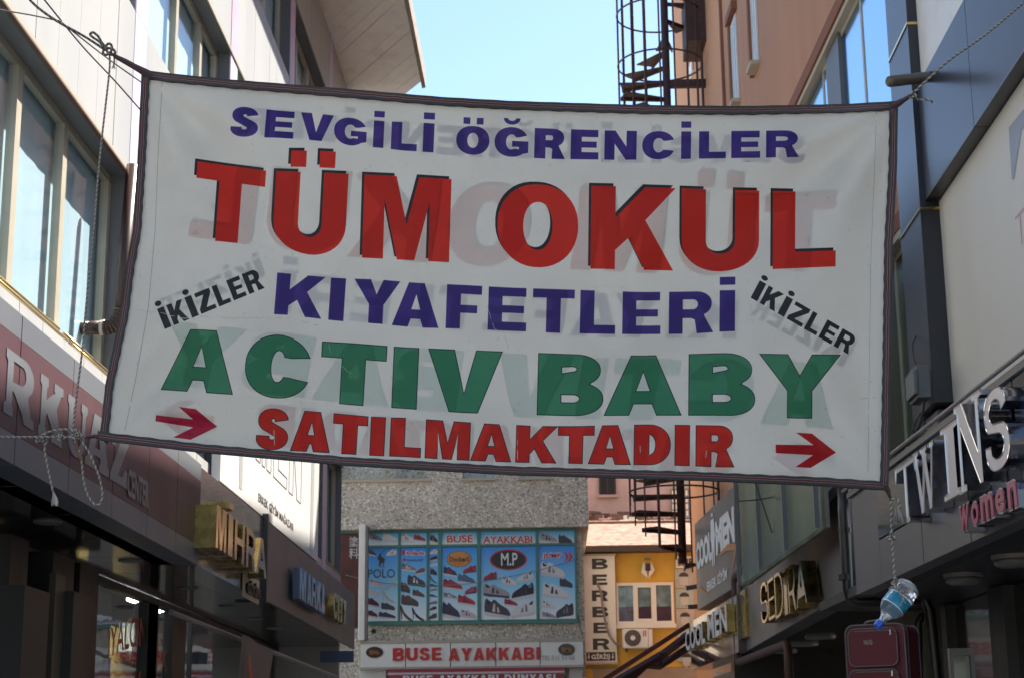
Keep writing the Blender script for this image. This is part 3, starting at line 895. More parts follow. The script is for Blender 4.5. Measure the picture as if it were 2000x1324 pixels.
for (a, b) in pill:
    p = MB(); p.box(L, a, b, 0, ZF0 - .09, NS - .12, NS + (.35 if a < 17.5 else .04)); p.build('pillar', m_black_sat, ls)
p = MB(); a = at_n(103, NS + .42); b = at_n(122, NS + .42)
p.box(L, a, b, 0, ZF0 - .3, NS + .36, NS + .42); p.build('beige_post', mat('dull_olive_post', (.09, .08, .06), .4), ls)
for (a, b) in ((at_n(40, -.6, 1300), at_n(90, -.6, 1300)), (at_n(148, -.55, 1300), at_n(180, -.55, 1300))):
    p = MB(); z_ = L.hit(60, 1145, -.6)[1] if a < 15.5 else L.hit(160, 1155, -.55)[1]
    p.box(L, a, b, 0, z_, NS - .1, -.6); p.build('shutter_box', mat('dark_grey_shutter', (.03, .03, .03), .45), ls)
edges = [8, 11.6, 14.5, 17.6, 21.0, 23.5, sE]
for i in range(len(edges) - 1):
    p = MB(); p.box(L, edges[i] + .02, edges[i + 1] - .02, .1, ZF0 - .085, NS - .03, NS - .02); p.build('shop_pane', g_shop, ls)
    p = MB(); p.box(L, edges[i] - .03, edges[i] + .03, .1, ZF0 - .085, NS - .06, NS + .01); p.build('mullion', m_black_sat, ls)
# interior: yellow wall and air conditioner stand in for a glass reflection; strip lights
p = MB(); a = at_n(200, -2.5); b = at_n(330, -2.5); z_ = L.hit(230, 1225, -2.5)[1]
p.box(L, 16, sE, .02, z_, -2.6, -2.5); p.build('yellow_reflection_wall', mat('yellow_reflection_wall', (.6, .36, .08), .7, var=.2, scale=2), ls)
p = MB(); a = at_n(172, -1.5); b = at_n(215, -1.5); z_ = L.hit(200, 1155, -1.5)[1]
p.box(L, a, b, .02, z_, -1.55, -1.5); p.build('grey_partition', mat('mauve_partition', (.16, .13, .13), .6, var=.2, scale=2), ls)
for kx in range(14):
    q_ = a + (b - a) * (kx + .5) / 14
    p = MB(); p.box(L, q_ - .012, q_ + .012, z_ - 1.5, z_ - .75, -1.498, -1.47); p.build('grille_slat', m_letter_white, ls)
p = MB(); a = at_n(245, -2.4); b = at_n(282, -2.4); z_ = L.hit(260, 1275, -2.4)[1]
p.box(L, a, b, z_, z_ + .4, -2.5, -2.25); p.disc(L, b - .25, z_ + .2, .15, .15, -2.25, -2.24); p.build('air_conditioner', m_signwhite, ls)
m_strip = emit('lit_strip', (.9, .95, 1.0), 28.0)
for (u, v, n, w_) in ((190, 1141, -1.8, .5), (221, 1150, -1.9, .7), (250, 1163, -1.9, 1.2), (272, 1178, -1.8, 1.0), (300, 1190, -1.8, 1.0)):  # real fixtures, with extras added and lengthened to brighten the interior wall
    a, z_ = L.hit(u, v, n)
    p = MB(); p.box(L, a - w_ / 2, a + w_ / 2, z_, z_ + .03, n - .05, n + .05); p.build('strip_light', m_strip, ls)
for y_ in (17.5, 18.6, 19.7, 20.8, 21.9):
    p = MB(); p.box(L, y_, y_ + .25, 4.2, 4.28, -5, -1.3); p.build('ceiling_batten', mat('ceiling_batten', (.3, .3, .28), .5), ls)
# red glass lettering
p = MB()
m_redglass = mat('red_glass_lettering', (.45, .06, .03), .4)
a = at_n(214, NS); b = at_n(284, NS); z0_ = L.hit(215, 1300, NS)[1]
font_text(p, L, 'YALÇIN', a, b, z0_, z0_ + .42, NS + .004, off=.012, warp=lambda X, Y: (X, Y + .55 * math.sin(X * 1.5)))
p.build('glass_lettering', m_redglass, ls); p = MB()
a = at_n(287, NS); b = at_n(326, NS)
font_text(p, L, 'ÇELİK', a, b, z0_, z0_ + .42, NS + .36 - .35 + .004, off=.012, warp=lambda X, Y: (X, Y + .55 * math.cos(X * 1.6)))
p.build('glass_lettering', m_redglass, ls); p = MB()
a = at_n(272, NS); b = at_n(281, NS)
font_text(p, L, '&', a, b, z0_ - .28, z0_ + .02, NS + .004, off=.012)
p.build('glass_lettering', m_redglass, ls)
# sheets standing in for mirrored reflections in the glass at the left edge
po = thing('poster', 'white sheet with red and blue print, added in place of a reflection, far left', 'poster', tuple(L.P(14, 2.2, NS)))
a = at_n(-60, NS + .05); b = at_n(31, NS + .05); z1_ = L.hit(20, 1128, NS + .05)[1]; z0_ = L.hit(20, 1245, NS + .05)[1]
p = MB(); p.box(L, a, b, z0_, z1_, NS + .03, NS + .04); p.build('sheet', m_signwhite, po)
p = MB(); hh = z1_ - z0_
font_text(p, L, 'SEZON SNC', a + .1, b - .05, z0_ + hh * .66, z0_ + hh * .88, NS + .044, off=.03); font_text(p, L, 'TESETTÜR', a + .2, b - .2, z0_ + hh * .45, z0_ + hh * .6, NS + .044, off=.03)
p.build('red_print', m_red, po)
p = MB(); font_text(p, L, '%0S', b - .5, b - .15, z0_ + hh * .06, z0_ + hh * .24, NS + .044, off=.03); p.build('blue_print', mat('navy_print', (.02, .03, .1), .5), po)
yp = thing('poster', 'dark strip with mirrored yellow letters, added in place of a reflection, under the white sheet', 'poster', tuple(L.P(14, 1.9, NS)))
b2 = at_n(29, NS + .05); zz0 = L.hit(20, 1292, NS + .05)[1]
p = MB(); p.box(L, a, b2, zz0, z0_ - .01, NS + .03, NS + .04); p.build('sheet', m_charcoal, yp)
p = MB(); font_text(p, L, 'YUSUF', b2 - .05, b2 - .75, zz0 + .06, zz0 + .2, NS + .044, off=.03); p.build('yellow_print', mat('yellow_print', (.5, .35, .03), .5), yp)

# hanging textile in the middle of the left row
ht = thing('hanging_sign_cloth', 'grey vinyl flag with red and yellow print hanging from a rod under the left canopy', 'hanging sign')
y_ = 21.0
A_ = at_y(473, 1237, 20.5); B_ = at_y(534, 1270, 22.5); C_ = at_y(520, 1400, 22.5); D_ = at_y(452, 1400, 20.5)
p = MB(); N = 14
for i in range(N):
    for j in range(8):
        def S(a, b):
            q = A_.lerp(B_, a).lerp(D_.lerp(C_, a), b); return q + Vector((.02 * math.sin(a * 9 + b * 3), 0, 0))
        p.face([S(i / N, (j + 1) / 8), S((i + 1) / N, (j + 1) / 8), S((i + 1) / N, j / 8), S(i / N, j / 8)])
p.build('cloth', mat('grey_flag', (.17, .14, .13), .6, var=.15, scale=3), ht, smooth=True)
fh = Frame((A_.x + .03, A_.y), ((B_ - A_).x, (B_ - A_).y), ((B_ - A_).y, -(B_ - A_).x))
p = MB()
p.prism([[(.1, -.1), (.32, -.75), (.6, -1.35), (.45, -.55), (.28, -.2)]], lambda x, y: fh.P(x, A_.z + y - .1, .03), None, side=False); p.build('red_print', m_red, ht)
p = MB(); font_text(p, fh, 'YENİ', 1.2, 1.95, A_.z - 1.05, A_.z - .55, .03, off=.02); font_text(p, fh, 'SEZON', .5, 1.1, A_.z - .85, A_.z - .55, .03, off=.02); p.build('yellow_print', mat('dull_yellow_print', (.3, .22, .05), .5), ht)
p = MB(); font_text(p, fh, '50', .75, 1.2, A_.z - 1.55, A_.z - 1.2, .03, off=.02); p.build('white_print', m_white_print, ht)
p = MB(); p.tube([A_ + Vector((-.3, -2.5, .05)), B_ + Vector((.05, 6, -.05))], .03, 8)
tag(p.build('awning_rod', mat('grey_rod', (.2, .19, .18), .4)), 'thin grey rod running under the left canopy and holding the printed flag', 'rod')

# white ducts and boxes lit at the end of the left row
sb_ = thing('sign_box', 'dark blue box sign hanging past the far end of the left row', 'sign')
q_ = at_y(678, 1263, 29.5)
fx = Frame((0, 29.5), (1, 0), (0, -1))
c1 = fx.hit(660, 1270); c2 = fx.hit(690, 1292)
p = MB(); p.box(fx, c1[0] - .3, c2[0], c2[1], c1[1], -.1, 0); p.build('box', mat('navy_sign', (.03, .06, .14), .4), sb_)

# ==================================================================  THE BANNER
YB = 6.6
TOPC = ([270, 283, 350, 450, 550, 674, 860, 1000, 1250, 1450, 1650, 1752], [139, 141, 149, 159, 167, 177, 193, 201, 209, 211, 207, 201])
BOTC = ([185, 202, 391, 681, 1000, 1370, 1600, 1732], [856, 859, 882, 908, 926, 937, 947, 956])
LFTC = ([139, 290, 450, 527, 614, 753, 856], [279, 272, 262, 248, 237, 208, 197])
RGTC = ([201, 330, 475, 683, 900, 956], [1752, 1750, 1742, 1739, 1735, 1733])
vT = lambda u: interp(u, *TOPC); vB = lambda u: interp(u, *BOTC); uL = lambda v: interp(v, *LFTC); uR = lambda v: interp(v, *RGTC)
def disp(u, v):
    a = (u - uL(v)) / (uR(v) - uL(v)); b = (v - vT(u)) / (vB(u) - vT(u))
    d = 0.06 * math.sin(math.pi * min(max(a, 0), 1)) * math.sin(math.pi * min(max(b, 0), 1))
    for (cu, cv, k, ph, am, R) in ((280, 140, 9, .4, .042, 400), (1752, 201, 9, 1.2, .052, 540), (197, 856, 9, 2.0, .036, 360), (1733, 956, 8, .3, .038, 420)):
        du = u - cu; dv = v - cv; r = math.hypot(du, dv) + 1e-6
        d += am * math.sin(k * math.atan2(dv, abs(du)) + ph) * min(r / 170, 1) ** 1.5 * math.exp(-r / R)
    d += .011 * math.sin(u * .011 + v * .009 + .6) + .007 * math.sin(u * .019 - v * .014) + .004 * math.sin(v * .031 + u * .012) + .0028 * math.sin(v * .023 - u * .008) + .002 * math.sin(u * .041 + v * .02)
    # vertical flutter along both side hems
    d += .004 * math.sin(v * .075 + 1) * math.exp(-abs(u - uL(v)) / 45) + .003 * math.sin(v * .09) * math.exp(-abs(u - uR(v)) / 40)
    return d
def B3(u, v, off=0.0):
    r = ray(u, v)
    p = EYE + r * ((YB + disp(u, v)) / r.y)
    return p + Vector((0, -off, 0))

CURV = {
 1: (([448, 545, 618, 685, 740, 835, 925, 1000, 1075, 1210, 1340, 1528, 1600], [206, 217, 222, 231, 237, 241, 247, 249, 252, 256, 257.5, 255.5, 255]),
     ([448, 545, 618, 685, 740, 790, 840, 925, 1000, 1075, 1210, 1340, 1528, 1600], [267, 270, 275, 285, 289, 295, 298, 303, 307, 311, 313, 311, 308, 306])),
 2: (([375, 450, 520, 610, 790, 1050, 1230, 1400, 1570, 1640], [314, 325, 334, 337, 345, 361, 365, 371, 375, 375]),
     ([375, 410, 470, 610, 790, 1050, 1230, 1400, 1632], [466, 470, 476, 499, 508, 523, 527, 531, 521])),
 3: (([535, 658, 735, 812, 906, 990, 1080, 1167, 1253, 1350, 1420], [532, 544, 546, 553, 557, 562, 565, 568, 571, 570, 567]),
     ([550, 658, 735, 812, 906, 990, 1080, 1167, 1253, 1350, 1420], [614, 627, 632, 640, 642, 646, 650, 652, 653, 652, 647])),
 4: (([315, 407, 545, 623, 690, 790, 905, 1110, 1256, 1410, 1560, 1640], [642, 645, 654, 667, 671, 679, 684, 692, 695, 690, 692.5, 693]),
     ([315, 460, 545, 690, 790, 905, 1110, 1256, 1410, 1560], [760, 770, 777, 790, 797, 805, 811, 810, 810, 816])),
 5: (([498, 607, 683, 738, 792, 875, 960, 1048, 1125, 1190, 1273, 1397], [795, 803, 810, 815, 816, 822, 828, 832, 832.5, 830.5, 829, 831]),
     ([498, 607, 683, 738, 792, 875, 960, 1048, 1125, 1190, 1273, 1332, 1397], [876, 881, 886, 889, 891, 896, 900, 903, 904, 906, 907, 908, 911]))}
LINES = [
 (1, .37, .245, [('S', 448, 508), ('E', 516, 577), ('V', 584, 652), ('G', 651, 718), ('İ', 728, 751), ('L', 763, 816), ('İ', 825, 849), ('Ö', 890, 957), ('Ğ', 965, 1033), ('R', 1043, 1105), ('E', 1114, 1170), ('N', 1180, 1244), ('C', 1254, 1319), ('İ', 1330, 1350), ('L', 1365, 1418), ('E', 1428, 1485), ('R', 1496, 1561)]),
 (2, .295, .215, [('T', 375, 520), ('Ü', 531, 681), ('M', 707, 882), ('O', 970, 1131), ('K', 1153, 1320), ('U', 1331, 1483), ('L', 1509, 1633)]),
 (3, .33, .205, [('K', 535, 636), ('I', 641, 676), ('Y', 688, 782), ('A', 765, 860), ('F', 870, 942), ('E', 952, 1030), ('T', 1039, 1123), ('L', 1132, 1203), ('E', 1215, 1291), ('R', 1306, 1394), ('İ', 1405, 1436)]),
 (4, .385, .245, [('A', 315, 467), ('C', 474, 613), ('T', 623, 756), ('I', 765, 818), ('V', 833, 981), ('B', 1049, 1180), ('A', 1180, 1332), ('B', 1345, 1475), ('Y', 1483, 1641)]),
 (5, .37, .24, [('S', 498, 567), ('A', 567, 649), ('T', 648, 719), ('I', 722, 753), ('L', 761, 824), ('M', 830, 919), ('A', 919, 1000), ('K', 1007, 1089), ('T', 1089, 1161), ('A', 1149, 1233), ('D', 1238, 1310), ('I', 1318, 1347), ('R', 1359, 1434)]),
]
lean = lambda u: interp(u, [250, 500, 750, 1050, 1400, 1750], [.12, .10, .045, .03, .008, .008])
def glyph_px(li, ch, ua, ub, s, b):
    T, Bt = CURV[li]; um = (ua + ub) / 2
    H = interp(um, *Bt) - interp(um, *T); l = lean(um) if li != 2 else lean(um) * .7
    W = (ub - ua) - l * H
    if ch in 'Iİ': s = W / H
    g = glyph(ch, W / H, s, b)
    out = []
    for c in g:
        cc = []
        n = len(c)
        for i in range(n):
            x0, y0 = c[i]; x1, y1 = c[(i + 1) % n]
            k = max(1, int(math.hypot(x1 - x0, y1 - y0) * H / 22))
            for q in range(k):
                x = x0 + (x1 - x0) * q / k; y = y0 + (y1 - y0) * q / k
                u = ua + x * H + l * H * y
                vb = interp(u, *Bt); vt = interp(u, *T)
                cc.append((u, vb + (vt - vb) * y))
        out.append(cc)
    return out
def area(c): return sum(c[i][0] * c[(i + 1) % len(c)][1] - c[(i + 1) % len(c)][0] * c[i][1] for i in range(len(c))) / 2
def grow(contours, d):
    out = []
    for k, c in enumerate(contours):
        sg = 1 if area(c) > 0 else -1
        if k > 0: sg = -sg
        n = len(c); cc = []
        for i in range(n):
            p = c[i - 1]; q = c[i]; r = c[(i + 1) % n]
            a = (q[0] - p[0], q[1] - p[1]); b = (r[0] - q[0], r[1] - q[1])
            la = math.hypot(*a) or 1; lb = math.hypot(*b) or 1
            nx = (a[1] / la + b[1] / lb); ny = -(a[0] / la + b[0] / lb)
            ln = math.hypot(nx, ny) or 1; nx /= ln; ny /= ln
            cs_ = max(.45, nx * a[1] / la - ny * a[0] / la)
            cc.append((q[0] + sg * nx * d / cs_, q[1] + sg * ny * d / cs_))
        out.append(cc)
    return out
shift = lambda cs_, dx, dy: [[(x + dx, y + dy) for x, y in c] for c in cs_]
WHITE, PURPLE, RED, BLACK, GREEN, CRIMSON, DRED = range(7)
layers = []      # bottom to top: (colour, contours)
for li, s, b, ls_ in LINES:
    gl = [glyph_px(li, ch, a, c, s, b) for ch, a, c in ls_]
    if li == 2:
        for g_ in gl: layers.append((BLACK, shift(g_, -4.7, -5.6)))
        for g_ in gl: layers.append((RED, g_))
    elif li in (4, 5):
        for g_ in gl: layers.append((BLACK, grow(g_, .9)))
        for g_ in gl: layers.append((GREEN if li == 4 else RED, grow(g_, -.9)))
    else:
        for g_ in gl: layers.append((PURPLE, g_))
def slant_word(P0, P1, up):
    txt = 'İKİZLER'; ws = [.34, .8, .34, .78, .62, .66, .78]; gp = .13
    tot = sum(ws) + gp * 6; x = 0; dx = P1[0] - P0[0]; dy = P1[1] - P0[1]; Ln = math.hypot(dx, dy); H = math.hypot(*up)
    for ch, w in zip(txt, ws):
        g_ = glyph(ch, w * Ln / tot / H, .26 if ch not in 'İ' else w * Ln / tot / H * .85, .2)
        if ch == 'İ':
            ww = w * Ln / tot / H * .85
            g_ = [g_[0], ell(ww / 2, 1.22, ww * .56, .13, 0, 330, 11)]
        cc = [[(P0[0] + dx * ((x + gx * H * tot / Ln) / tot) + up[0] * gy, P0[1] + dy * ((x + gx * H * tot / Ln) / tot) + up[1] * gy) for gx, gy in c] for c in g_]
        layers.append((BLACK, cc)); x += w + gp
slant_word((322, 643), (517, 563), (-15.5, -39))
slant_word((1466, 582), (1657, 692), (18, -34))
layers.append((CRIMSON, [[(304.5, 810), (377, 818.5), (349, 794), (382, 798), (424.5, 832.5), (372, 858), (338, 853.5), (377, 834), (303.5, 822)]]))
layers.append((DRED, [[(1515, 867.5), (1589, 868.5), (1554.5, 844), (1586, 846), (1633, 883), (1583, 913), (1553, 911.5), (1588, 888), (1515, 884)]]))

def triangulate(all_layers):
    pts = []; edges = []
    def add(c, closed=True):
        i = len(pts); pts.extend([Vector(p) for p in c]); n = len(c)
        edges.extend([(i + k, i + (k + 1) % n) for k in range(n)])
    bd = []
    for u in np.linspace(uL(141), uR(201), 90): bd.append((u, vT(u)))
    for v in np.linspace(201, 956, 50)[1:]: bd.append((uR(v), v))
    for u in np.linspace(uR(956), uL(857), 90)[1:]: bd.append((u, vB(u)))
    for v in np.linspace(857, 141, 50)[1:-1]: bd.append((uL(v), v))
    add(bd)
    for u in np.arange(200, 1750, 13.0):
        for v in np.arange(145, 955, 13.0):
            uu = u + 3 * math.sin(v * 1.7); vv = v + 3 * math.sin(u * 1.3)
            if vT(uu) + 6 < vv < vB(uu) - 6 and uL(vv) + 6 < uu < uR(vv) - 6: pts.append(Vector((uu, vv)))
    for _, cs_ in all_layers:
        for c in cs_: add(c)
    r = delaunay_2d_cdt(pts, edges, [], 0, 1e-4)
    vs = [(p.x, p.y) for p in r[0]]
    fs = [f for f in r[2] if inside(sum(vs[k][0] for k in f) / 3, sum(vs[k][1] for k in f) / 3, [bd])]
    return vs, fs
def sheet(layers, off, name, mats_, parent, vs, fs):
    bbs = []
    for col_, cs_ in layers:
        xs = [p[0] for c in cs_ for p in c]; ys = [p[1] for c in cs_ for p in c]
        bbs.append((min(xs), max(xs), min(ys), max(ys)))
    mb = MB(); mb.v = [B3(u, v, off) for u, v in vs]
    for f in fs:
        cx = sum(vs[k][0] for k in f) / 3; cy = sum(vs[k][1] for k in f) / 3
        m_ = 0
        for (col_, cs_), bb_ in zip(reversed(layers), reversed(bbs)):
            if bb_[0] <= cx <= bb_[1] and bb_[2] <= cy <= bb_[3] and inside(cx, cy, cs_): m_ = col_; break
        mb.f.append(tuple(f)); mb.m.append(m_)
    return mb.build(name, mats_, parent, smooth=True)

TW = .5
cm = [cloth('banner_vinyl_white', (0.80, 0.775, 0.71), (0.84, 0.81, 0.74), TW),
      cloth('banner_ink_purple', (0.055, 0.028, 0.21), (0.10, 0.06, 0.30), TW),
      cloth('banner_ink_red', (0.60, 0.022, 0.010), (0.75, 0.05, 0.03), TW),
      cloth('banner_ink_black', (0.012, 0.012, 0.015), (0.02, 0.02, 0.02), .2),
      cloth('banner_ink_green', (0.045, 0.22, 0.11), (0.10, 0.36, 0.22), TW),
      cloth('banner_ink_crimson', (0.42, 0.012, 0.05), (0.5, 0.03, 0.08), TW),
      cloth('banner_ink_dark_red', (0.42, 0.008, 0.012), (0.5, 0.03, 0.03), TW)]
ban = thing('banner', 'large white vinyl banner with purple, red and green school clothing lettering strung across the street', 'banner', (-.2, YB, 3))
# the reverse is printed too, mirrored as seen from here, and glows through faintly
def mirror_pt(u, v):
    a = (u - uL(v)) / (uR(v) - uL(v)); b = (v - vT(u)) / (vB(u) - vT(u))
    a = 1 - a - .001; b = b + .004
    uu = 1000; vv = 500
    for _ in range(12):
        vv = vT(uu) + b * (vB(uu) - vT(uu)); uu = uL(vv) + a * (uR(vv) - uL(vv))
    return (uu, vv)
mir = [(c_, [[mirror_pt(x, y) for x, y in c] for c in cs_]) for c_, cs_ in layers ]
TV, TF = triangulate(layers + mir)
sheet(layers, 0.0, 'printed_front', cm, ban, TV, TF)
bm_ = [cloth('reverse_vinyl_white', (0.80, 0.79, 0.77), (0.93, 0.92, 0.90), .75)]
for nm, cc in (('purple', (.17, .16, .32)), ('red', (.50, .11, .10)), ('black', (.10, .12, .15)), ('green', (.15, .42, .34)), ('crimson', (.5, .2, .3)), ('dark_red', (.5, .2, .2))):
    bm_.append(cloth('reverse_ink_' + nm, cc, cc, .75))
sheet(mir, -0.0016, 'printed_reverse', bm_, ban, TV, TF)
# webbing hem: five stripes, sewn along each edge
m_web_d = mat('webbing_dark_grey', (0.055, 0.050, 0.056), .85, bump=.6, bscale=400, var=.2, scale=60)
m_web_l = mat('webbing_pale_thread', (0.26, 0.23, 0.21), .8)
m_web_m = mat('webbing_maroon', (0.09, 0.013, 0.015), .8, bump=.4, bscale=300)
def hem(path, inward, wpx, name='hem_webbing'):
    mb = MB(); st = [0, .35, .39, .61, .65, 1.0]; cl = [0, 1, 2, 1, 0]
    n = len(path); rows = []
    for i, (u, v) in enumerate(path):
        du, dv = inward(u, v)
        w = wpx * (1 + .04 * math.sin(i * 1.3))
        row = [B3(u + du * w * k, v + dv * w * k, .013 + .0012 * math.sin(i * .9)) for k in st]
        rows.append(row)
    for i in range(n - 1):
        for k in range(5):
            mb.face([rows[i][k], rows[i + 1][k], rows[i + 1][k + 1], rows[i][k + 1]], cl[k])
    # back flap, so that it has thickness
    for i in range(n - 1):
        a, b = rows[i], rows[i + 1]
        q = Vector((0, .022, 0))
        mb.face([a[0], b[0], b[0] + q, a[0] + q], 0); mb.face([a[5], b[5], b[5] + q, a[5] + q], 0)
        mb.face([a[0] + q, b[0] + q, b[5] + q, a[5] + q], 0)
    return mb.build(name, [m_web_d, m_web_l, m_web_m], ban)
vs_ = np.linspace(148, 856, 110)
hem([(uL(v) - 1, v) for v in vs_], lambda u, v: (1, .05), 15)
vs_ = np.linspace(206, 950, 110)
hem([(uR(v) + 1, v) for v in vs_], lambda u, v: (-1, 0), 16)
us_ = np.linspace(278, 1753, 170)
hem([(u, vT(u) - 1) for u in us_], lambda u, v: (-.03, 1), 15.5)
us_ = np.linspace(194, 1734, 170)
hem([(u, vB(u) + 1) for u in us_], lambda u, v: (.03, -1), 16)
# seams and cracked creases in the vinyl
def crease(pts, r, m__, nm):
    mb = MB(); pp_ = []
    rz_ = random.Random(int(pts[0][0] * 7 + pts[0][1]))
    for i in range(len(pts) - 1):
        n_ = max(2, int(math.hypot(pts[i + 1][0] - pts[i][0], pts[i + 1][1] - pts[i][1]) / 9))
        for k in range(n_):
            t = k / n_; j_ = 0 if nm == 'seam' else rz_.uniform(-1.6, 1.6)
            pp_.append((pts[i][0] * (1 - t) + pts[i + 1][0] * t, pts[i][1] * (1 - t) + pts[i + 1][1] * t + j_))
    for i in range(len(pp_) - 1):
        if nm != 'seam' and rz_.random() < .35: continue
        mb.tube([B3(*pp_[i], .0005), B3(*pp_[i + 1], .0005)], r, 4)
    return mb.build(nm, m__, ban, kind='stuff' if nm == 'crease' else None)
m_seam = mat('seam_thread', (.16, .16, .16), .9); m_crk = mat('crease_crack', (.50, .49, .45), .9)
crease([(317, 160), (309, 300), (303, 450), (290, 600), (265, 740), (242, 850)], .0008, m_seam, 'seam')
crease([(1712, 215), (1708, 330), (1701, 500), (1698, 700), (1695, 930)], .0006, m_seam, 'seam')
crease([(268, 605), (350, 618), (420, 620), (500, 622), (570, 620), (630, 640)], .0010, m_crk, 'crease')
crease([(350, 622), (390, 618)], .0013, m_crk, 'crease')
crease([(950, 595), (965, 640), (985, 655), (1000, 700)], .0009, m_crk, 'crease')
crease([(535, 838), (537, 880)], .0012, m_crk, 'crease')
crease([(1010, 850), (1011, 905)], .0011, m_crk, 'crease'); crease([(1250, 870), (1252, 905)], .0011, m_crk, 'crease'); crease([(1380, 880), (1376, 905)], .0011, m_crk, 'crease')
crease([(1383, 780), (1384, 800)], .0011, m_crk, 'crease'); crease([(1466, 595), (1470, 640)], .0009, m_crk, 'crease')
crease([(640, 660), (648, 700), (700, 740)], .0006, m_crk, 'crease'); crease([(1690, 683), (1725, 681)], .0006, m_seam, 'crease'); crease([(1680, 780), (1722, 772)], .0006, m_seam, 'crease')
def ribbon(pts, ws, name='tie_strap'):
    mb = MB(); rows = []
    for i, (u, v) in enumerate(pts):
        a = pts[max(i - 1, 0)]; b = pts[min(i + 1, len(pts) - 1)]
        t = Vector((b[0] - a[0], b[1] - a[1])).normalized(); nn = Vector((-t.y, t.x))
        rows.append([at_y(u + nn.x * ws[i] * k, v + nn.y * ws[i] * k, YB - .012 - .01 * (1 - abs(k) * 2)) for k in (-.5, -.12, .12, .5)])
    for i in range(len(pts) - 1):
        for k in range(3):
            mb.face([rows[i][k], rows[i + 1][k], rows[i + 1][k + 1], rows[i][k + 1]], 1 if k == 1 else 0)
            q = Vector((0, .008, 0)); mb.face([rows[i][k] + q, rows[i + 1][k] + q, rows[i + 1][k + 1] + q, rows[i][k + 1] + q], 0)
    return mb.build(name, [m_web_d, m_web_m], ban)
ribbon([(296, 148), (280, 140), (262, 130), (244, 120), (228, 112), (220, 106)], [15, 14, 11, 10, 8, 5])
ribbon([(1742, 208), (1755, 202), (1768, 194), (1780, 186)], [15, 12, 8, 6])
ribbon([(212, 860), (200, 853), (184, 851), (168, 853)], [15, 11, 7, 4])
ribbon([(1728, 948), (1735, 958), (1739, 972)], [14, 9, 4])

# ------------------------------------------------------------------ ropes
m_r1 = mat('rope_pale', (0.42, 0.38, 0.33), .9); m_r2 = mat('rope_dark', (0.09, 0.08, 0.075), .9); m_r3 = mat('rope_grey', (0.24, 0.22, 0.2), .9)
def strands(mb, pts, r, pitch=.022, nst=3, steps=7):
    P = smooth_path(pts, 10)
    seg = [(P[i + 1] - P[i]).length for i in range(len(P) - 1)]; tot = sum(seg)
    n = max(6, int(tot / pitch * steps))
    Q = []; acc = [0]
    for s_ in seg: acc.append(acc[-1] + s_)
    for k in range(n + 1):
        d_ = tot * k / n; i = int(np.searchsorted(acc, d_, 'right')) - 1; i = min(max(i, 0), len(seg) - 1)
        f = (d_ - acc[i]) / (seg[i] or 1); Q.append(P[i].lerp(P[i + 1], f))
    up = None; fr_ = []
    for k, p in enumerate(Q):
        t = (Q[min(k + 1, n)] - Q[max(k - 1, 0)]).normalized()
        up = t.orthogonal().normalized() if up is None else (up - t * up.dot(t)).normalized()
        fr_.append((up.copy(), t.cross(up)))
    for st in range(nst):
        path = []
        for k, p in enumerate(Q):
            a = 2 * math.pi * (k / steps + st / nst); u_, w_ = fr_[k]
            path.append(p + (u_ * math.cos(a) + w_ * math.sin(a)) * r * .52)
        mb.tube(path, r * .56, 5, m=st % 3)
    return mb
RM = [m_r1, m_r3, m_r2]
def rope(label, segs, r=.006, pitch=.022, name='rope', mats_=RM, cat='rope'):
    mb = MB()
    for s_ in segs: strands(mb, s_, r, pitch)
    return tag(mb.build(name, mats_, None, smooth=True), label, cat)
Y0 = YB
def px(l, y=Y0): return [at_y(u, v, y if len(t) == 2 else t[2]) for t in l for u, v in [t[:2]]]
def knot_path(u, v, rpx, y=Y0, turns=2.0, ph=0):
    out = []
    for i in range(22):
        t = 2 * math.pi * i / 21
        x = math.sin(t) + 2 * math.sin(2 * t); z = math.cos(t) - 2 * math.cos(2 * t); d_ = -math.sin(3 * t)
        out.append(at_y(u + x * rpx / 3, v + z * rpx / 3, y - .012 + d_ * .010))
    return out
DK = [m_r2, m_r2, m_r3]
rope('dark rope running up to the left from the upper left banner corner', [
    px([(40, -40, 6.4), (58, 0, 6.5), (105, 38, 6.52), (165, 72, 6.56), (205, 98, 6.6)]),
    px([(205, 98), (196, 84), (182, 74), (176, 68), (182, 64), (192, 72), (199, 84), (210, 96)]),
    knot_path(213, 99, 13)], .0055, mats_=DK)
rope('thin grey braided cord hanging from the upper left knot down to the lower left knot', [
    px([(214, 104), (214, 135), (207, 200), (199, 270), (192, 340), (185, 430), (178, 500), (168, 600), (160, 690), (150, 770), (142, 846)])], .0042, .020)
mb = MB()
fr_c = (222, 120)
strands(mb, px([(218, 104), (223, 112), (223, 124), (221, 132)]), .004)
rr_ = random.Random(5)
for i in range(26):
    a_ = rr_.uniform(-1, 1); mb.tube(px([(222, 126), (222 + a_ * 4, 132 + rr_.uniform(0, 4))]), .0008, 3)
tag(mb.build('rope', RM), 'short frayed white rope end under the upper left knot of the banner', 'rope')
rope('pale rope holding the lower left corner of the banner, knotted with hanging loops', [
    px([(-30, 853, 6.4), (40, 853, 6.5), (120, 853, 6.58), (168, 854, 6.6)]),
    px([(75, 860), (85, 848), (105, 840), (130, 838), (148, 842), (150, 850)]),
    knot_path(77, 858, 7), knot_path(118, 852, 8), knot_path(150, 848, 10),
    px([(92, 858), (87, 875), (91, 900), (97, 930), (104, 962)]),
    px([(146, 852), (149, 870), (157, 886), (160, 905), (163, 935), (170, 962), (183, 983), (195, 983), (200, 965), (195, 935), (184, 905), (172, 880), (158, 858)])], .0045)
mb = MB()
for i in range(34):
    a_ = rr_.uniform(-1, 1); b_ = rr_.uniform(.3, 1); mb.tube(px([(104, 958), (107 + a_ * 5, 970 + b_ * 6), (107 + a_ * 7, 974 + b_ * 14)]), .0009, 3, m=i % 2)
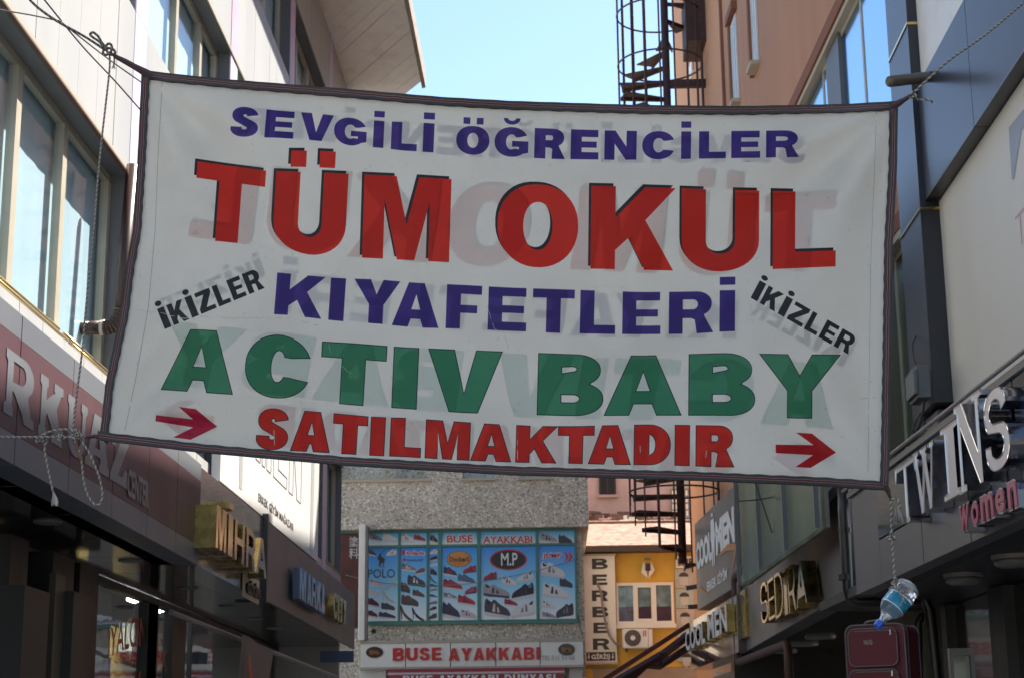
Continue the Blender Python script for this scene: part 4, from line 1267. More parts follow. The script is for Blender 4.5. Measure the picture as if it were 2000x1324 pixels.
tag(mb.build('rope_tassel', [m_r1, m_r3]), 'frayed tassel at the end of the cord below the lower left knot', 'rope end')
mb = MB()
p_ = px([(150, 852), (149, 868), (155, 885), (162, 902)]); mb.tube(smooth_path(p_, 6), [.006 + .002 * math.sin(i) for i in range(19)], 8)
tag(mb.build('cloth_scrap', mat('brown_rag', (.16, .09, .06), .9), smooth=True), 'twisted brown rag tied into the lower left knot', 'rag')
rope('grey rope stretched from the upper right corner of the banner to the top right', [
    px([(1779, 187), (1850, 122, 6.62), (1920, 72, 6.7), (1990, 14, 6.8), (2060, -48, 6.9)]),
    knot_path(1783, 187, 7),
    px([(1786, 190), (1798, 196), (1810, 195), (1822, 200)])], .0050, .026)
rope('pale rope from the lower right banner corner down to the bottle', [
    px([(1737, 960), (1740, 985), (1741, 1010), (1741, 1040), (1744, 1080), (1748, 1134), (1750, 1142)]),
    knot_path(1741, 1048, 7), knot_path(1749, 1137, 7),
    px([(1740, 978, 6.58), (1750, 972, 6.56), (1757, 984, 6.56), (1750, 1000, 6.58)])], .0052)
mb = MB()
for i in range(90):
    a_ = rr_.uniform(-1, 1); b_ = rr_.uniform(0, 1)
    mb.tube(px([(1752 + a_ * 3, 990, 6.56), (1756 + a_ * 9, 1005 + b_ * 4, 6.56 + rr_.uniform(-.02, .02)), (1758 + a_ * 15, 1012 + b_ * 12, 6.55 + rr_.uniform(-.03, .03))]), .0012, 3, m=i % 3)
tag(mb.build('rope_tassel', [m_r1, m_r3, m_r2]), 'bushy frayed rope end beside the lower right corner of the banner', 'rope end')

# ------------------------------------------------------------------ the hanging bottle
yb = 6.56
cap_p = at_y(1712, 1224, yb); base_p = at_y(1778, 1141, yb + .03)
ax = (base_p - cap_p); LB = ax.length; ax.normalize()
bt = thing('water_bottle', 'small clear water bottle with blue cap and label hanging upside down from the rope', 'bottle', tuple(cap_p))
R0 = .047
pf = [(.030, .0125), (.045, .014), (.055, .019), (.075, .036), (.09, .044), (.098, R0), (.105, R0)]
h = .105
while h < .150: pf.append((h, R0 - .0008)); h += .006
for k in range(9):
    hh_ = .152 + k * .0085
    pf += [(hh_, R0), (hh_ + .004, R0 - .0018)]
Lx = LB
pf = [q for q in pf if q[0] < Lx - .02] + [(Lx - .016, R0), (Lx - .006, R0 - .006), (Lx, R0 - .016)]
m_water = bpy.data.materials.new('clear_bottle_plastic'); m_water.use_nodes = True
b__ = m_water.node_tree.nodes['Principled BSDF']; b__.inputs['Base Color'].default_value = (.9, .95, 1, 1)
b__.inputs['Transmission Weight'].default_value = .93; b__.inputs['Roughness'].default_value = .04; b__.inputs['IOR'].default_value = 1.36
mb = MB(); mb.lathe(cap_p, ax, pf, 40); mb.build('bottle_body', m_water, bt, smooth=True)
mb = MB(); mb.lathe(cap_p, ax, [(0, .012), (.001, .0155), (.02, .016), (.021, .0165), (.026, .0165), (.027, .0125)], 30); mb.build('cap', mat('blue_cap', (0.01, 0.08, 0.5), .3), bt, smooth=False)
mb = MB(); mb.lathe(cap_p, ax, [(.095, R0 + .0008), (.1501, R0 + .0008)], 40, caps=False)
lb = mb.build('bottle_label', mat('teal_label', (0.02, 0.26, 0.42), .25, var=.5, scale=25), bt, smooth=True)
mb = MB(); mb.lathe(cap_p, ax, [(.097, R0 + .0014), (.0995, R0 + .0014)], 40, caps=False); mb.lathe(cap_p, ax, [(.146, R0 + .0014), (.148, R0 + .0014)], 40, caps=False)
mb.build('label_band', m_white_print, bt)
# rope coils round the bottle
u_ = ax.orthogonal().normalized(); w_ = ax.cross(u_)
def coil(h0, h1, turns, r, ph):
    return [cap_p + ax * (h0 + (h1 - h0) * i / 24) + (u_ * math.cos(ph + turns * 2 * math.pi * i / 24) + w_ * math.sin(ph + turns * 2 * math.pi * i / 24)) * r for i in range(25)]
rope('pale rope wound twice round the body of the hanging bottle', [coil(.151, .157, 1.0, R0 + .003, .3), coil(.153, .165, 1.0, R0 + .003, 2.3), [at_y(1749, 1138, yb - .05), at_y(1754, 1150, yb - .055), at_y(1762, 1166, yb - .055), at_y(1768, 1178, yb - .05)]], .0034)

# cables crossing the upper left corner
def cable(label, pts, r, col_=m_pipe):
    mb = MB(); mb.tube(smooth_path(pts, 6), r, 6); return tag(mb.build('cable', col_, smooth=True), label, 'cable')
cable('thin dark cable crossing the top left corner diagonally down behind the banner', px([(70, -20, 9), (88, 2, 9), (160, 90, 9.6), (230, 165, 10.2), (300, 245, 10.8)]), .005)
cable('thin dark cable entering at the left edge and joining the rope near the top', px([(-40, 14, 8.4), (0, 20, 8.4), (60, 30, 8.3), (118, 42, 8.2)]), .004)
cable('thin dark cable running from the upper left knot behind the banner', px([(118, 42, 8.2), (160, 76, 8.4), (220, 122, 9), (300, 178, 9.6)]), .004)

# ==================================================================  FAR END: shoe shop building
YQ = 38.0
Bq = Frame((0, YQ), (1, 0), (0, -1))
def R(u0, v0, u1, v1, fr=Bq, n=0.0):
    a = fr.hit(u0, (v0 + v1) / 2, n)[0]; b = fr.hit(u1, (v0 + v1) / 2, n)[0]
    z0 = fr.hit((u0 + u1) / 2, v1, n)[1]; z1 = fr.hit((u0 + u1) / 2, v0, n)[1]
    return a, b, z0, z1
bq = thing('shoe_shop_building', 'grey pebble-dashed building facing the street end, covered with shoe posters', 'building', tuple(Bq.P(-2, 0)))
a, b, z0, z1 = R(600, 700, 1137, 1256)
def lowwall(mb):
    mb.box(Bq, a, b, z0, z1 - .0, -7, 0)
p = MB(); p.box(Bq, -8, b, 0, z1, -7, 0); p.build('wall', m_pebble, bq)
aa, bb_, zz0, zz1 = R(560, 400, 1143, 1031, n=.3)
zw = R(680, 900, 840, 937, n=.3)
p = MB()
p.box(Bq, -8, bb_, zz0, zw[2], -7, .3)
# openings above the spandrel
wins = [R(660, 840, 838, 937, n=.3), R(903, 840, 966, 934, n=.3), R(1013, 840, 1077, 935, n=.3)]
x = -8.0
for (w0, w1, wz0, wz1) in wins:
    p.box(Bq, x, w0, zw[2], zw[2] + 1.5, -7, .3); x = w1
p.box(Bq, x, bb_, zw[2], zw[2] + 1.5, -7, .3)
p.box(Bq, -8, bb_, zw[2] + 1.5, 12.2, -7, .3)
p.build('upper_bay', m_pebble, bq)
for k, (w0, w1, wz0, wz1) in enumerate(wins):
    wz0 = zw[2]
    ws_ = MB(); ws_.box(Bq, w0 - .04, w1 + .04, wz0 - .04, wz0 + .004, .05, .36); so_ = ws_.build('window', m_cream, bq)
    q = MB(); q.box(Bq, w0, w1, wz0, wz0 + .06, .1, .16); q.box(Bq, (w0 + w1) / 2 - .03, (w0 + w1) / 2 + .03, wz0 + .06, wz0 + 1.4, .1, .16); q.build('frame', m_cream, so_)
    q = MB(); q.box(Bq, w0, w1, wz0 + .06, wz0 + 1.4, .12, .13); q.build('pane', g_win, so_)
    q = MB()
    for i in range(14):
        t0 = w0 + (w1 - w0) * i / 14; t1 = w0 + (w1 - w0) * (i + 1) / 14
        if k == 0 and i in (3, 4, 5): continue
        q.face([Bq.P(t0, wz0, -.02 + .02 * (i % 2)), Bq.P(t1, wz0, -.02 + .02 * ((i + 1) % 2)), Bq.P(t1, wz0 + 1.4, -.02 + .02 * ((i + 1) % 2)), Bq.P(t0, wz0 + 1.4, -.02 + .02 * (i % 2))])
    q.build('curtain', m_curtain, so_)
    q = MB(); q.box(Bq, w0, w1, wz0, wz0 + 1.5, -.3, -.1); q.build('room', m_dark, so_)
# crack and little hole
p = MB(); p.tube([Bq.P(*R(1120, 1165, 1120, 1165)[0:1], R(1120, 1165, 1120, 1165)[2], .004), Bq.P(R(1137, 1240, 1137, 1240)[0], R(1137, 1240, 1137, 1240)[2], .004)], .012, 4)
p.build('crack', m_joint, bq)
a_ = R(726, 1228, 734, 1236); p = MB(); p.disc(Bq, (a_[0] + a_[1]) / 2, (a_[2] + a_[3]) / 2, .05, .05, 0, .02); p.build('vent_hole', m_dark, bq)

# green poster frame with printed panels
pf_ = thing('shoe_posters', 'green framed wall of blue shoe advertisement posters under the pebble-dashed bay', 'advertisement', tuple(Bq.P(-2, 5)))
a, b, z0, z1 = R(714, 1033, 1127, 1218, n=.06)
p = MB(); p.box(Bq, a, b, z0, z1, .003, .05); p.build('backing_board', m_green, pf_)
colx = [(717, 777), (782, 833), (838, 856), (863, 932), (939, 1047), (1053, 1123)]
def grad_mat(nm, top, bot, z0, z1):
    m = bpy.data.materials.new(nm); m.use_nodes = True
    n = m.node_tree.nodes; l = m.node_tree.links; bs = n['Principled BSDF']; bs.inputs['Roughness'].default_value = .35
    tc = n.new('ShaderNodeTexCoord'); sp = n.new('ShaderNodeSeparateXYZ'); l.new(tc.outputs['Object'], sp.inputs[0])
    mr = n.new('ShaderNodeMapRange'); mr.inputs[1].default_value = z0; mr.inputs[2].default_value = z1; l.new(sp.outputs[2], mr.inputs[0])
    cr = n.new('ShaderNodeValToRGB'); cr.color_ramp.elements[0].color = (*bot, 1); cr.color_ramp.elements[1].color = (*top, 1)
    e_ = cr.color_ramp.elements.new(.45); e_.color = (.25, .62, .84, 1)
    l.new(mr.outputs[0], cr.inputs[0]); l.new(cr.outputs[0], bs.inputs['Base Color'])
    return m
zlo = R(717, 1070, 777, 1212, n=.06); zup = R(717, 1037, 777, 1064, n=.06)
base = parent_loc(pf_)
m_pg = grad_mat('poster_print_sky', (.02, .25, .75), (.82, .82, .80), zlo[2] - base.z, zlo[3] - base.z)
m_pg2 = grad_mat('header_print_sky', (.05, .36, .78), (.78, .80, .78), zup[2] - base.z, zup[3] - base.z)
for (u0, u1) in colx:
    a, b, _, _ = R(u0, 1070, u1, 1212, n=.055)
    p = MB(); p.box(Bq, a, b, zlo[2], zlo[3], .05, .06); p.build('poster', m_pg, pf_)
    p = MB(); p.box(Bq, a, b, zup[2], zup[3], .05, .06); p.build('header_poster', m_pg2, pf_)
# frame bars standing proud
p = MB()
a, b, z0, z1 = R(714, 1033, 1127, 1218, n=.06)
p.box(Bq, a, b, z1 - .06, z1, .05, .1); p.box(Bq, a, b, z0, z0 + .06, .05, .1); p.box(Bq, a, b, zlo[3] + .012, zup[2] - .012, .05, .095)
for i in range(len(colx) - 1):
    c0 = R(colx[i][1], 1070, colx[i + 1][0], 1212, n=.06)
    p.box(Bq, c0[0] + .01, c0[1] - .01, z0 + .06, z1 - .06, .05, .097)
c0 = R(1123, 1070, 1127, 1212, n=.06); p.box(Bq, c0[0], c0[1], z0 + .06, z1 - .06, .05, .097)
p.build('frame', m_green, pf_)

SNEAK = [[(0, .22), (-.01, .5), (.02, .86), (.08, 1.02), (.16, .92), (.27, .84), (.36, 1.0), (.44, .98), (.58, .82), (.72, .72), (.86, .64), (.96, .52), (1.02, .36), (1.02, .2)]]
SOLE = [[(0, .22), (1.0, .2), (1.01, .1), (.96, .0), (.75, .03), (.5, .02), (.2, -.02), (.03, .02), (-.01, .12)]]
ACC = [[(.3, .3), (.36, .78), (.42, .76), (.42, .3)], [(.5, .3), (.5, .62), (.56, .58), (.6, .3)]]
OPEN = [[(.08, .82), (.13, .94), (.2, .82), (.27, .76), (.22, .68), (.12, .68)]]
HEEL = [[(0, .95), (.05, 1.0), (.12, .92), (.3, .55), (.6, .3), (.95, .12), (1.0, .04), (.9, 0), (.6, .06), (.32, .24), (.16, .5), (.14, 0), (.09, 0), (.07, .5), (.01, .7)]]
def_cols = {}
def shoe_mat(c):
    k = 'shoe_print_%s' % '_'.join('%02d' % int(x * 99) for x in c)
    return mat(k, c, .5)
GREY = (.22, .2, .22); WHT = (.68, .67, .66); BLK = (.025, .022, .03); REDS = (.42, .03, .05); BRN = (.10, .06, .05); NAV = (.035, .045, .09); TAN = (.18, .08, .05); CRM = (.52, .45, .35); TEA = (.06, .06, .07); PNK = (.6, .5, .5); DRD = (.09, .02, .03)
# (sheet, left x, top y, right x, bottom y, upper, accent, type, flip, tilt)
Q = []
def add(sh, x0, y0, x1, y1, c, acc=None, ty='s', flip=False, tilt=.18): Q.append((sh, x0, y0, x1, y1, c, acc, ty, flip, tilt))
# sheet 1 scale 6.62 origin (700,1020)
for a_ in [(140, 135, 300, 250, GREY, NAV), (318, 140, 495, 250, WHT, None), (555, 145, 710, 260, WHT, REDS), (716, 155, 868, 250, REDS, BLK), (928, 155, 1025, 270, BLK, GREY),
           (137, 345, 225, 435, BRN, None), (140, 735, 320, 835, PNK, WHT), (120, 860, 270, 955, PNK, None), (110, 970, 265, 1100, DRD, None), (295, 1035, 470, 1130, TEA, BRN), (108, 1130, 248, 1230, DRD, None), (262, 1155, 480, 1245, NAV, None),
           (555, 530, 745, 635, GREY, WHT), (635, 680, 862, 830, TEA, WHT), (550, 770, 668, 910, BRN, TAN), (700, 865, 855, 980, BRN, TAN), (555, 935, 775, 1080, BRN, None),
           (928, 590, 1015, 680, BLK, TAN), (922, 790, 1015, 830, TEA, None), (922, 925, 1018, 970, TEA, None),
           (1100, 570, 1270, 700, NAV, REDS), (1285, 665, 1508, 800, (.09, .13, .22), None), (1095, 730, 1340, 880, REDS, TAN), (1105, 905, 1270, 990, GREY, WHT), (1085, 1035, 1310, 1255, NAV, DRD), (1322, 1125, 1525, 1245, (.5, .48, .5), REDS), (1285, 935, 1508, 1080, REDS, BLK)]:
    add(1, *a_)
for a_ in [(365, 345, 490, 430, WHT, REDS), (738, 585, 858, 670, TAN, None), (922, 345, 1020, 410, WHT, REDS), (922, 430, 1020, 495, BLK, None), (925, 515, 1020, 565, WHT, GREY), (922, 850, 1018, 890, GREY, None), (915, 1010, 1020, 1055, GREY, None), (920, 1080, 1010, 1140, BLK, None), (910, 1170, 1015, 1260, TEA, None), (1355, 555, 1525, 655, REDS, BLK), (1378, 825, 1530, 925, REDS, GREY)]:
    add(1, *a_, 's', True)
add(1, 330, 730, 480, 855, CRM, None, 'h', True); add(1, 305, 885, 470, 1020, CRM, None, 'h'); add(1, 540, 1100, 715, 1260, BRN, None, 'h'); add(1, 690, 1120, 860, 1255, BLK, None, 'h'); add(1, 918, 690, 1020, 775, TEA, None, 'h')
for a_ in [(900, 140, 1110, 265, (.35, .31, .33), NAV), (1130, 160, 1305, 280, TEA, None), (395, 695, 585, 820, WHT, BLK), (160, 795, 495, 975, (.35, .31, .33), NAV), (900, 515, 1205, 715, WHT, GREY), (1145, 720, 1310, 840, TEA, None), (930, 785, 1250, 990, WHT, BLK), (175, 995, 500, 1240, TEA, PNK), (430, 985, 600, 1085, REDS, BLK), (920, 1010, 1090, 1110, WHT, GREY), (920, 1155, 1090, 1240, (.35, .31, .36), NAV)]:
    add(2, *a_)
for a_ in [(165, 640, 335, 745, REDS, BLK), (595, 640, 800, 770, WHT, GREY), (530, 790, 810, 1000, BLK, NAV), (520, 1010, 830, 1230, WHT, GREY), (1100, 1050, 1325, 1225, TEA, GREY)]:
    add(2, *a_, 's', True)
rS = random.Random(11)
for (sh, x0, y0, x1, y1, c, acc, ty, flip, tilt) in Q:
    if sh == 1: U0, V0, U1, V1 = 700 + x0 / 6.62, 1020 + y0 / 6.62, 700 + x1 / 6.62, 1020 + y1 / 6.62
    else: U0, V0, U1, V1 = 920 + x0 / 6.618, 1020 + y0 / 6.618, 920 + x1 / 6.618, 1020 + y1 / 6.618
    a, b, z0, z1 = R(U0, V0, U1, V1, n=.063)
    w = b - a; h_ = z1 - z0
    def pl(x, y, n):
        yy = y * .92 + (1 - x) * .24 - .06
        return Bq.P(a + (1 - x if flip else x) * w, z0 + yy * h_, n)
    p = MB()
    if ty == 's':
        p.prism(SNEAK, lambda x, y: pl(x, y, .0625), None, 0, False)
        p.prism(SOLE, lambda x, y: pl(x, y, .0632), None, 1, False)
        if acc:
            for k_ in ACC: p.prism([k_], lambda x, y: pl(x, y, .0640), None, 2, False)
            p.prism(OPEN, lambda x, y: pl(x, y, .0640), None, 3, False)
    else:
        p.prism(HEEL, lambda x, y: pl(x, y * 1.25 - .1, .0625), None, 0, False)
    so_ = shoe_mat((.6, .58, .58) if rS.random() < .65 or c == WHT else TEA)
    p.build('printed_shoe', [shoe_mat(c), so_, shoe_mat(acc or c), shoe_mat(BLK if c != BLK else GREY)], pf_)
m_logo_o = mat('orange_logo', (.6, .25, .06), .5)
def R1(x0, y0, x1, y1, n=.065): return R(700 + x0 / 6.62, 1020 + y0 / 6.62, 700 + x1 / 6.62, 1020 + y1 / 6.62, n=n)
def R2(x0, y0, x1, y1, n=.065): return R(920 + x0 / 6.618, 1020 + y0 / 6.618, 920 + x1 / 6.618, 1020 + y1 / 6.618, n=n)
def serif_word(txt, r, m_, edge, par=pf_, off=.015, nm='printed_word'):
    if edge is not None:
        p = MB(); font_text(p, Bq, txt, r[0] - .02, r[1] + .02, r[2] - .015, r[3] + .015, .0655, off=off + .05); p.build('word_outline', edge, par)
    p = MB(); font_text(p, Bq, txt, r[0], r[1], r[2], r[3], .0675, off=off); p.build(nm, m_, par)
serif_word('BUSE', R1(1145, 160, 1480, 255), m_red, m_white_print, off=.02)
serif_word('AYAKKABI', R2(155, 170, 790, 265), m_red, m_white_print, off=.02)
serif_word('POLO', R1(125, 600, 470, 712), m_charcoal, None, off=0)
serif_word('Polaris', R1(625, 370, 850, 415), m_red, m_white_print, off=.03)
serif_word('DUNLOP', R1(630, 468, 835, 498), mat('navy_word', (.02, .05, .2), .5), None, off=.02)
serif_word('JUMP', R2(925, 395, 1165, 470), m_red, m_white_print, off=.03)
r = R1(560, 345, 600, 415); p = MB(); p.disc(Bq, (r[0] + r[1]) / 2, (r[2] + r[3]) / 2, (r[1] - r[0]) / 2, (r[3] - r[2]) / 2, .0605, .066); p.build('printed_logo', m_red, pf_)
r = R1(572, 460, 615, 498); p = MB(); p.disc(Bq, (r[0] + r[1]) / 2, (r[2] + r[3]) / 2, (r[1] - r[0]) / 2, (r[3] - r[2]) / 2, .0605, .066); p.build('printed_logo', m_red, pf_)
# rider mark above POLO
r = R1(245, 350, 345, 590); p = MB(); w = r[1] - r[0]; h_ = r[3] - r[2]
p.prism([[(.1, .62), (.25, .8), (.4, .78), (.55, .62), (.8, .55), (.98, .5), (.92, .38), (.85, .3), (.86, .05), (.78, .02), (.74, .28), (.5, .3), (.5, .02), (.42, .02), (.36, .3), (.2, .1), (.1, .12), (.24, .36), (.15, .5), (.02, .42), (0, .5)]], lambda x, y: Bq.P(r[0] + x * w, r[2] + y * h_, .066), None, 0, False)
p.tube([Bq.P(r[0] + .3 * w, r[2] + .75 * h_, .066), Bq.P(r[1], r[3], .066)], .008, 4)
p.build('printed_logo', m_charcoal, pf_)
# round marks
r = R1(1140, 365, 1462, 573)
for k_, (m__, n_, s_) in enumerate(((m_charcoal, .066, 1.0), (m_logo_o, .0675, .95))):
    p = MB(); p.disc(Bq, (r[0] + r[1]) / 2, (r[2] + r[3]) / 2, (r[1] - r[0]) / 2 * s_, (r[3] - r[2]) / 2 * s_, .0605, n_, 36); p.build('printed_oval', m__, pf_)
p = MB(); rr2 = R1(1175, 440, 1435, 505); font_text(p, Bq, 'DockerS', rr2[0], rr2[1], rr2[2], rr2[3], .069, off=.03)
rr2 = R1(1235, 520, 1355, 542); font_text(p, Bq, 'by Gerli', rr2[0], rr2[1], rr2[2], rr2[3], .069); p.build('printed_word', m_charcoal, pf_)
r = R2(240, 342, 722, 612)
for (m__, n_, s_, t_) in ((m_red, .066, 1.0, 1.0), (m_black_sat, .0675, .93, .88)):
    p = MB(); p.disc(Bq, (r[0] + r[1]) / 2, (r[2] + r[3]) / 2, (r[1] - r[0]) / 2 * s_, (r[3] - r[2]) / 2 * t_, .0605, n_, 44); p.build('printed_oval', m__, pf_)
p = MB(); rr2 = R2(388, 390, 600, 555); font_text(p, Bq, 'M.P', rr2[0], rr2[1], rr2[2], rr2[3], .069, off=.012); p.build('printed_word', m_white_print, pf_)
r = R2(1200, 375, 1320, 500); p = MB(); w = r[1] - r[0]; h_ = r[3] - r[2]
for dx in (0, .42):
    p.prism([[(dx, 1), (dx + .22, .92), (dx + .56, .5), (dx + .22, .08), (dx, 0), (dx + .26, .5)]], lambda x, y: Bq.P(r[0] + x * w, r[2] + y * h_, .066), None, 0, False)
p.build('printed_logo', m_red, pf_)
# thin cable hanging across the posters
cable('thin pale cable sagging across the shoe posters', [Bq.P(R(676, 1128, 676, 1128)[0], R(676, 1128, 0, 1128)[2], .16), Bq.P(R(760, 1140, 760, 1140)[0], R(760, 1140, 760, 1140)[2], .16), Bq.P(R(900, 1142, 900, 1142)[0], R(900, 1142, 900, 1142)[2], .16), Bq.P(R(1040, 1117, 1040, 1117)[0], R(1040, 1117, 1040, 1117)[2], .16), Bq.P(R(1127, 1092, 1127, 1092)[0], R(1127, 1092, 1127, 1092)[2], .16)], .008, m_pipe_g)

# dark red poster at the left with CJK print
dr = thing('poster', 'tall dark red poster with two white characters left of the shoe posters', 'poster', tuple(Bq.P(-4.5, 5)))
a, b, z0, z1 = R(640, 1040, 703, 1226, n=.06)
p = MB(); p.box(Bq, a, b, z0, z1, .003, .06); p.build('panel', mat('dark_red_print', (.10, .018, .012), .4, var=.7, scale=2.2), dr)
a, b, z0_, z1_ = R(640, 1034, 703, 1041, n=.06)
p = MB(); p.box(Bq, a, b, z0_, z1_, .003, .1); p.build('green_rail', m_green, dr)
for ch, v0, v1 in (('塗', 1047, 1066), ('料', 1069, 1090)):
    p = MB(); a, b, q0, q1 = R(682, v0, 700, v1, n=.066); font_text(p, Bq, ch, a, b, q0, q1, .066, off=0); p.build('character', m_letter_white, dr)
wp = thing('sign_post_box', 'narrow vertical white box sign standing at the left edge of the shoe posters', 'sign', tuple(Bq.P(-4.2, 4)))
a, b, z0, z1 = R(700, 1023, 717, 1250, n=.6)
p = MB(); p.box(Bq, a, b - .04, z0, z1, .3, .6); p.build('box', m_signwhite, wp, bevel=.02)
p = MB(); p.box(Bq, b - .035, b, z0 + .02, z1 - .02, .32, .57); p.build('side_strip', m_pipe_g, wp)

# shop name board
sb2 = thing('shop_sign', 'long white box sign reading BUSE AYAKKABI in red across the shoe shop', 'shop sign', tuple(Bq.P(-2, 3.5)))
a, b, z0, z1 = R(703, 1254, 1140, 1300, n=.5)
us = [703, 792, 880, 968, 1055, 1140]
for i in range(5):
    c0 = R(us[i], 1254, us[i + 1], 1300, n=.5)
    p = MB(); p.box(Bq, c0[0] + .01, c0[1] - .01, z0, z1, .302, .5 + (i % 2) * .004); p.build('sign_panel', m_signwhite, sb2)
p = MB(); p.box(Bq, a, b, z0 - .05, z0 - .002, .0, .52); p.box(Bq, a, b, z1 + .002, z1 + .06, .0, .52); p.box(Bq, a + .02, b - .02, z0 + .01, z1 - .01, .01, .3); p.build('sign_case', m_frame, sb2)
r = R(767, 1263.5, 1054, 1288, n=.53)
p = MB(); ra = R(767, 1264, 862, 1289, n=.53); rb = R(876, 1264, 1054, 1288, n=.53)
write(p, Bq, 'BUSE', ra[0], ra[1], ra[2], ra[3], .53, .025, .3, .2); p.build('lettering', m_red, sb2); p = MB(); write(p, Bq, 'AYAKKABI', rb[0], rb[1], rb[2], rb[3], .53, .025, .3, .2)
p.build('lettering', m_red, sb2)
p = MB(); r = R(1057, 1279, 1122, 1288, n=.51); font_text(p, Bq, 'TEL·511 51 66', r[0], r[1], r[2], r[3], .51, off=.02); p.build('small_lettering', mat('faded_grey_print', (.42, .4, .4), .5), sb2)
for (u0, v0, u1, v1) in ((714.5, 1262, 748, 1284), (1090, 1256, 1123, 1279)):
    r = R(u0, v0, u1, v1, n=.52); p = MB(); p.disc(Bq, (r[0] + r[1]) / 2, (r[2] + r[3]) / 2, (r[1] - r[0]) / 2, (r[3] - r[2]) / 2, .49, .52, 32); p.build('oval_badge', mat('dark_brown_badge', (.05, .025, .015), .3, var=.3, scale=8), sb2)
    q0 = (r[1] - r[0]) * .22; q1 = (r[3] - r[2]) * .3
    p = MB(); font_text(p, Bq, 'BMs', r[0] + q0, r[1] - q0, r[2] + q1, r[3] - q1, .524, off=.03); p.build('badge_print', mat('bronze_print', (.35, .14, .04), .4), sb2)
aw = thing('awning', 'maroon shop awning with white lettering below the BUSE AYAKKABI box sign', 'awning', tuple(Bq.P(-2, 3)))
r = R(757, 1303, 1103, 1311, n=.6); p = MB(); p.box(Bq, r[0], r[1], r[2], r[3] - .01, .2, .6); p.build('cassette', m_awn, aw)
r = R(757, 1311, 1103, 1315, n=.62); p = MB(); p.box(Bq, r[0], r[1], r[2], r[3], .2, .62); p.build('front_rail', m_awn_stripe, aw)
r = R(760, 1316, 1100, 1345, n=.62); p = MB(); p.box(Bq, r[0], r[1], r[2], r[3], .55, .62); p.build('valance', m_awn, aw)
r = R(787, 1317, 1085, 1331, n=.63); p = MB(); write(p, Bq, 'BUSE AYAKKABI DÜNYASI', r[0], r[1], r[2], r[3], .63, 0, .3, .2); p.build('lettering', m_signwhite, aw)
for (u0, u1) in ((703, 755), (1112, 1138)):
    r = R(u0, 1302, u1, 1400, n=.1); p = MB(); p.box(Bq, r[0], r[1], 0, r[3] - .03, .0, .28); p.build('shop_pier', m_signwhite, bq)

# ==================================================================  BARBER: yellow house
YG = 43.0
G = Frame((0, YG), (1, 0), (0, -1))
RG = lambda u0, v0, u1, v1, n=0.0: R(u0, v0, u1, v1, G, n)
yh = thing('yellow_house', 'yellow painted two storey house with a tiled roof right of the shoe shop', 'house', tuple(G.P(2, 0)))
a, b, z0, z1 = RG(1120, 1072, 1500, 1302)
p = MB(); p.box(G, .3, 8, z0, z1, -6, 0); p.build('upper_wall', m_yellow, yh)
p = MB(); p.box(G, .3, 8, 0, z0 - .01, -6, .06); p.build('lower_wall', mat('beige_wall', (.4, .3, .22), .8, var=.15, scale=2), yh)
p = MB(); c_ = RG(1142, 1300, 1158, 1400, .1); p.box(G, c_[0], c_[1], 0, z0 - .02, .06, .1); p.build('corner_strip', m_yellow, yh)
r = RG(1120, 1064, 1500, 1074, .5); p = MB(); p.box(G, .1, 8, r[2], r[3], -1, .5); p.build('eave', mat('eave_shadow_brown', (.07, .05, .045), .7), yh)  # eave board coloured dark for the shadow strip under the roof
zr = r[3]
# roof: rows of barrel tiles
rr3 = random.Random(4)
ro = MB()
tile = MB()
def tile_row(k):
    n0 = .55 - k * .36; zz = zr + .02 + k * .14
    return n0, zz
tm_ = None
for k in range(6):
    n0, zz = tile_row(k)
    for i in range(30):
        s0 = .35 + i * .24
        if tm_ is None:
            t = MB()
            for q in range(6):
                a0 = math.pi * q / 6; a1 = math.pi * (q + 1) / 6
                c0, h0 = math.cos(a0) * .12, math.sin(a0) * .07; c1, h1 = math.cos(a1) * .12, math.sin(a1) * .07
                t.face([(c0, 0, h0), (c1, 0, h1), (c1 * .85, .42, h1 + .16), (c0 * .85, .42, h0 + .16)])
            o = t.build('tile', m_tile, yh); tm_ = o.data; o.location = G.P(s0, zz, n0) - parent_loc(yh)
        else:
            o = bpy.data.objects.new('tile', tm_); COL.objects.link(o); o.parent = yh
            o.location = G.P(s0 + rr3.uniform(-.01, .01), zz + rr3.uniform(-.01, .01), n0) - parent_loc(yh)
            o.rotation_euler.z = rr3.uniform(-.05, .05)
p = MB(); p.hexa([G.P(.1, zr, .5), G.P(8, zr, .5), G.P(8, zr, -1.9), G.P(.1, zr, -1.9), G.P(.1, zr + .02, .5), G.P(8, zr + .02, .5), G.P(8, zr + .95, -1.9), G.P(.1, zr + .95, -1.9)]); p.build('roof_deck', m_tile, yh)
# window with three lights
r = RG(1204, 1137, 1316, 1218, .04)
wo = MB(); wo.box(G, r[0] - .04, r[1] + .04, r[2] - .1, r[2], .0, .14); wo = wo.build('window', m_signwhite, yh)
p = MB()
p.box(G, r[0], r[1], r[3] - .07, r[3], .0, .07); p.box(G, r[0], r[1], r[2], r[2] + .07, .0, .07)
for u0, u1 in ((1204, 1208), (1237, 1246), (1272, 1282), (1311, 1316)):
    q = RG(u0, 1140, u1, 1210, .07); p.box(G, q[0], q[1], r[2] + .07, r[3] - .07, .0, .068)
q = RG(1245, 1142, 1274, 1210, .07); p.box(G, q[0], q[1], r[3] - .12, r[3] - .06, .0, .08); p.box(G, q[0], q[1], r[2] + .06, r[2] + .13, .0, .08)
p.build('frame', m_signwhite, wo)
m_pic = mat('window_poster_print', (.28, .36, .36), .5, var=.7, scale=4)
m_pic2 = mat('window_purple_cloth', (.12, .05, .08), .7, var=.3, scale=5)
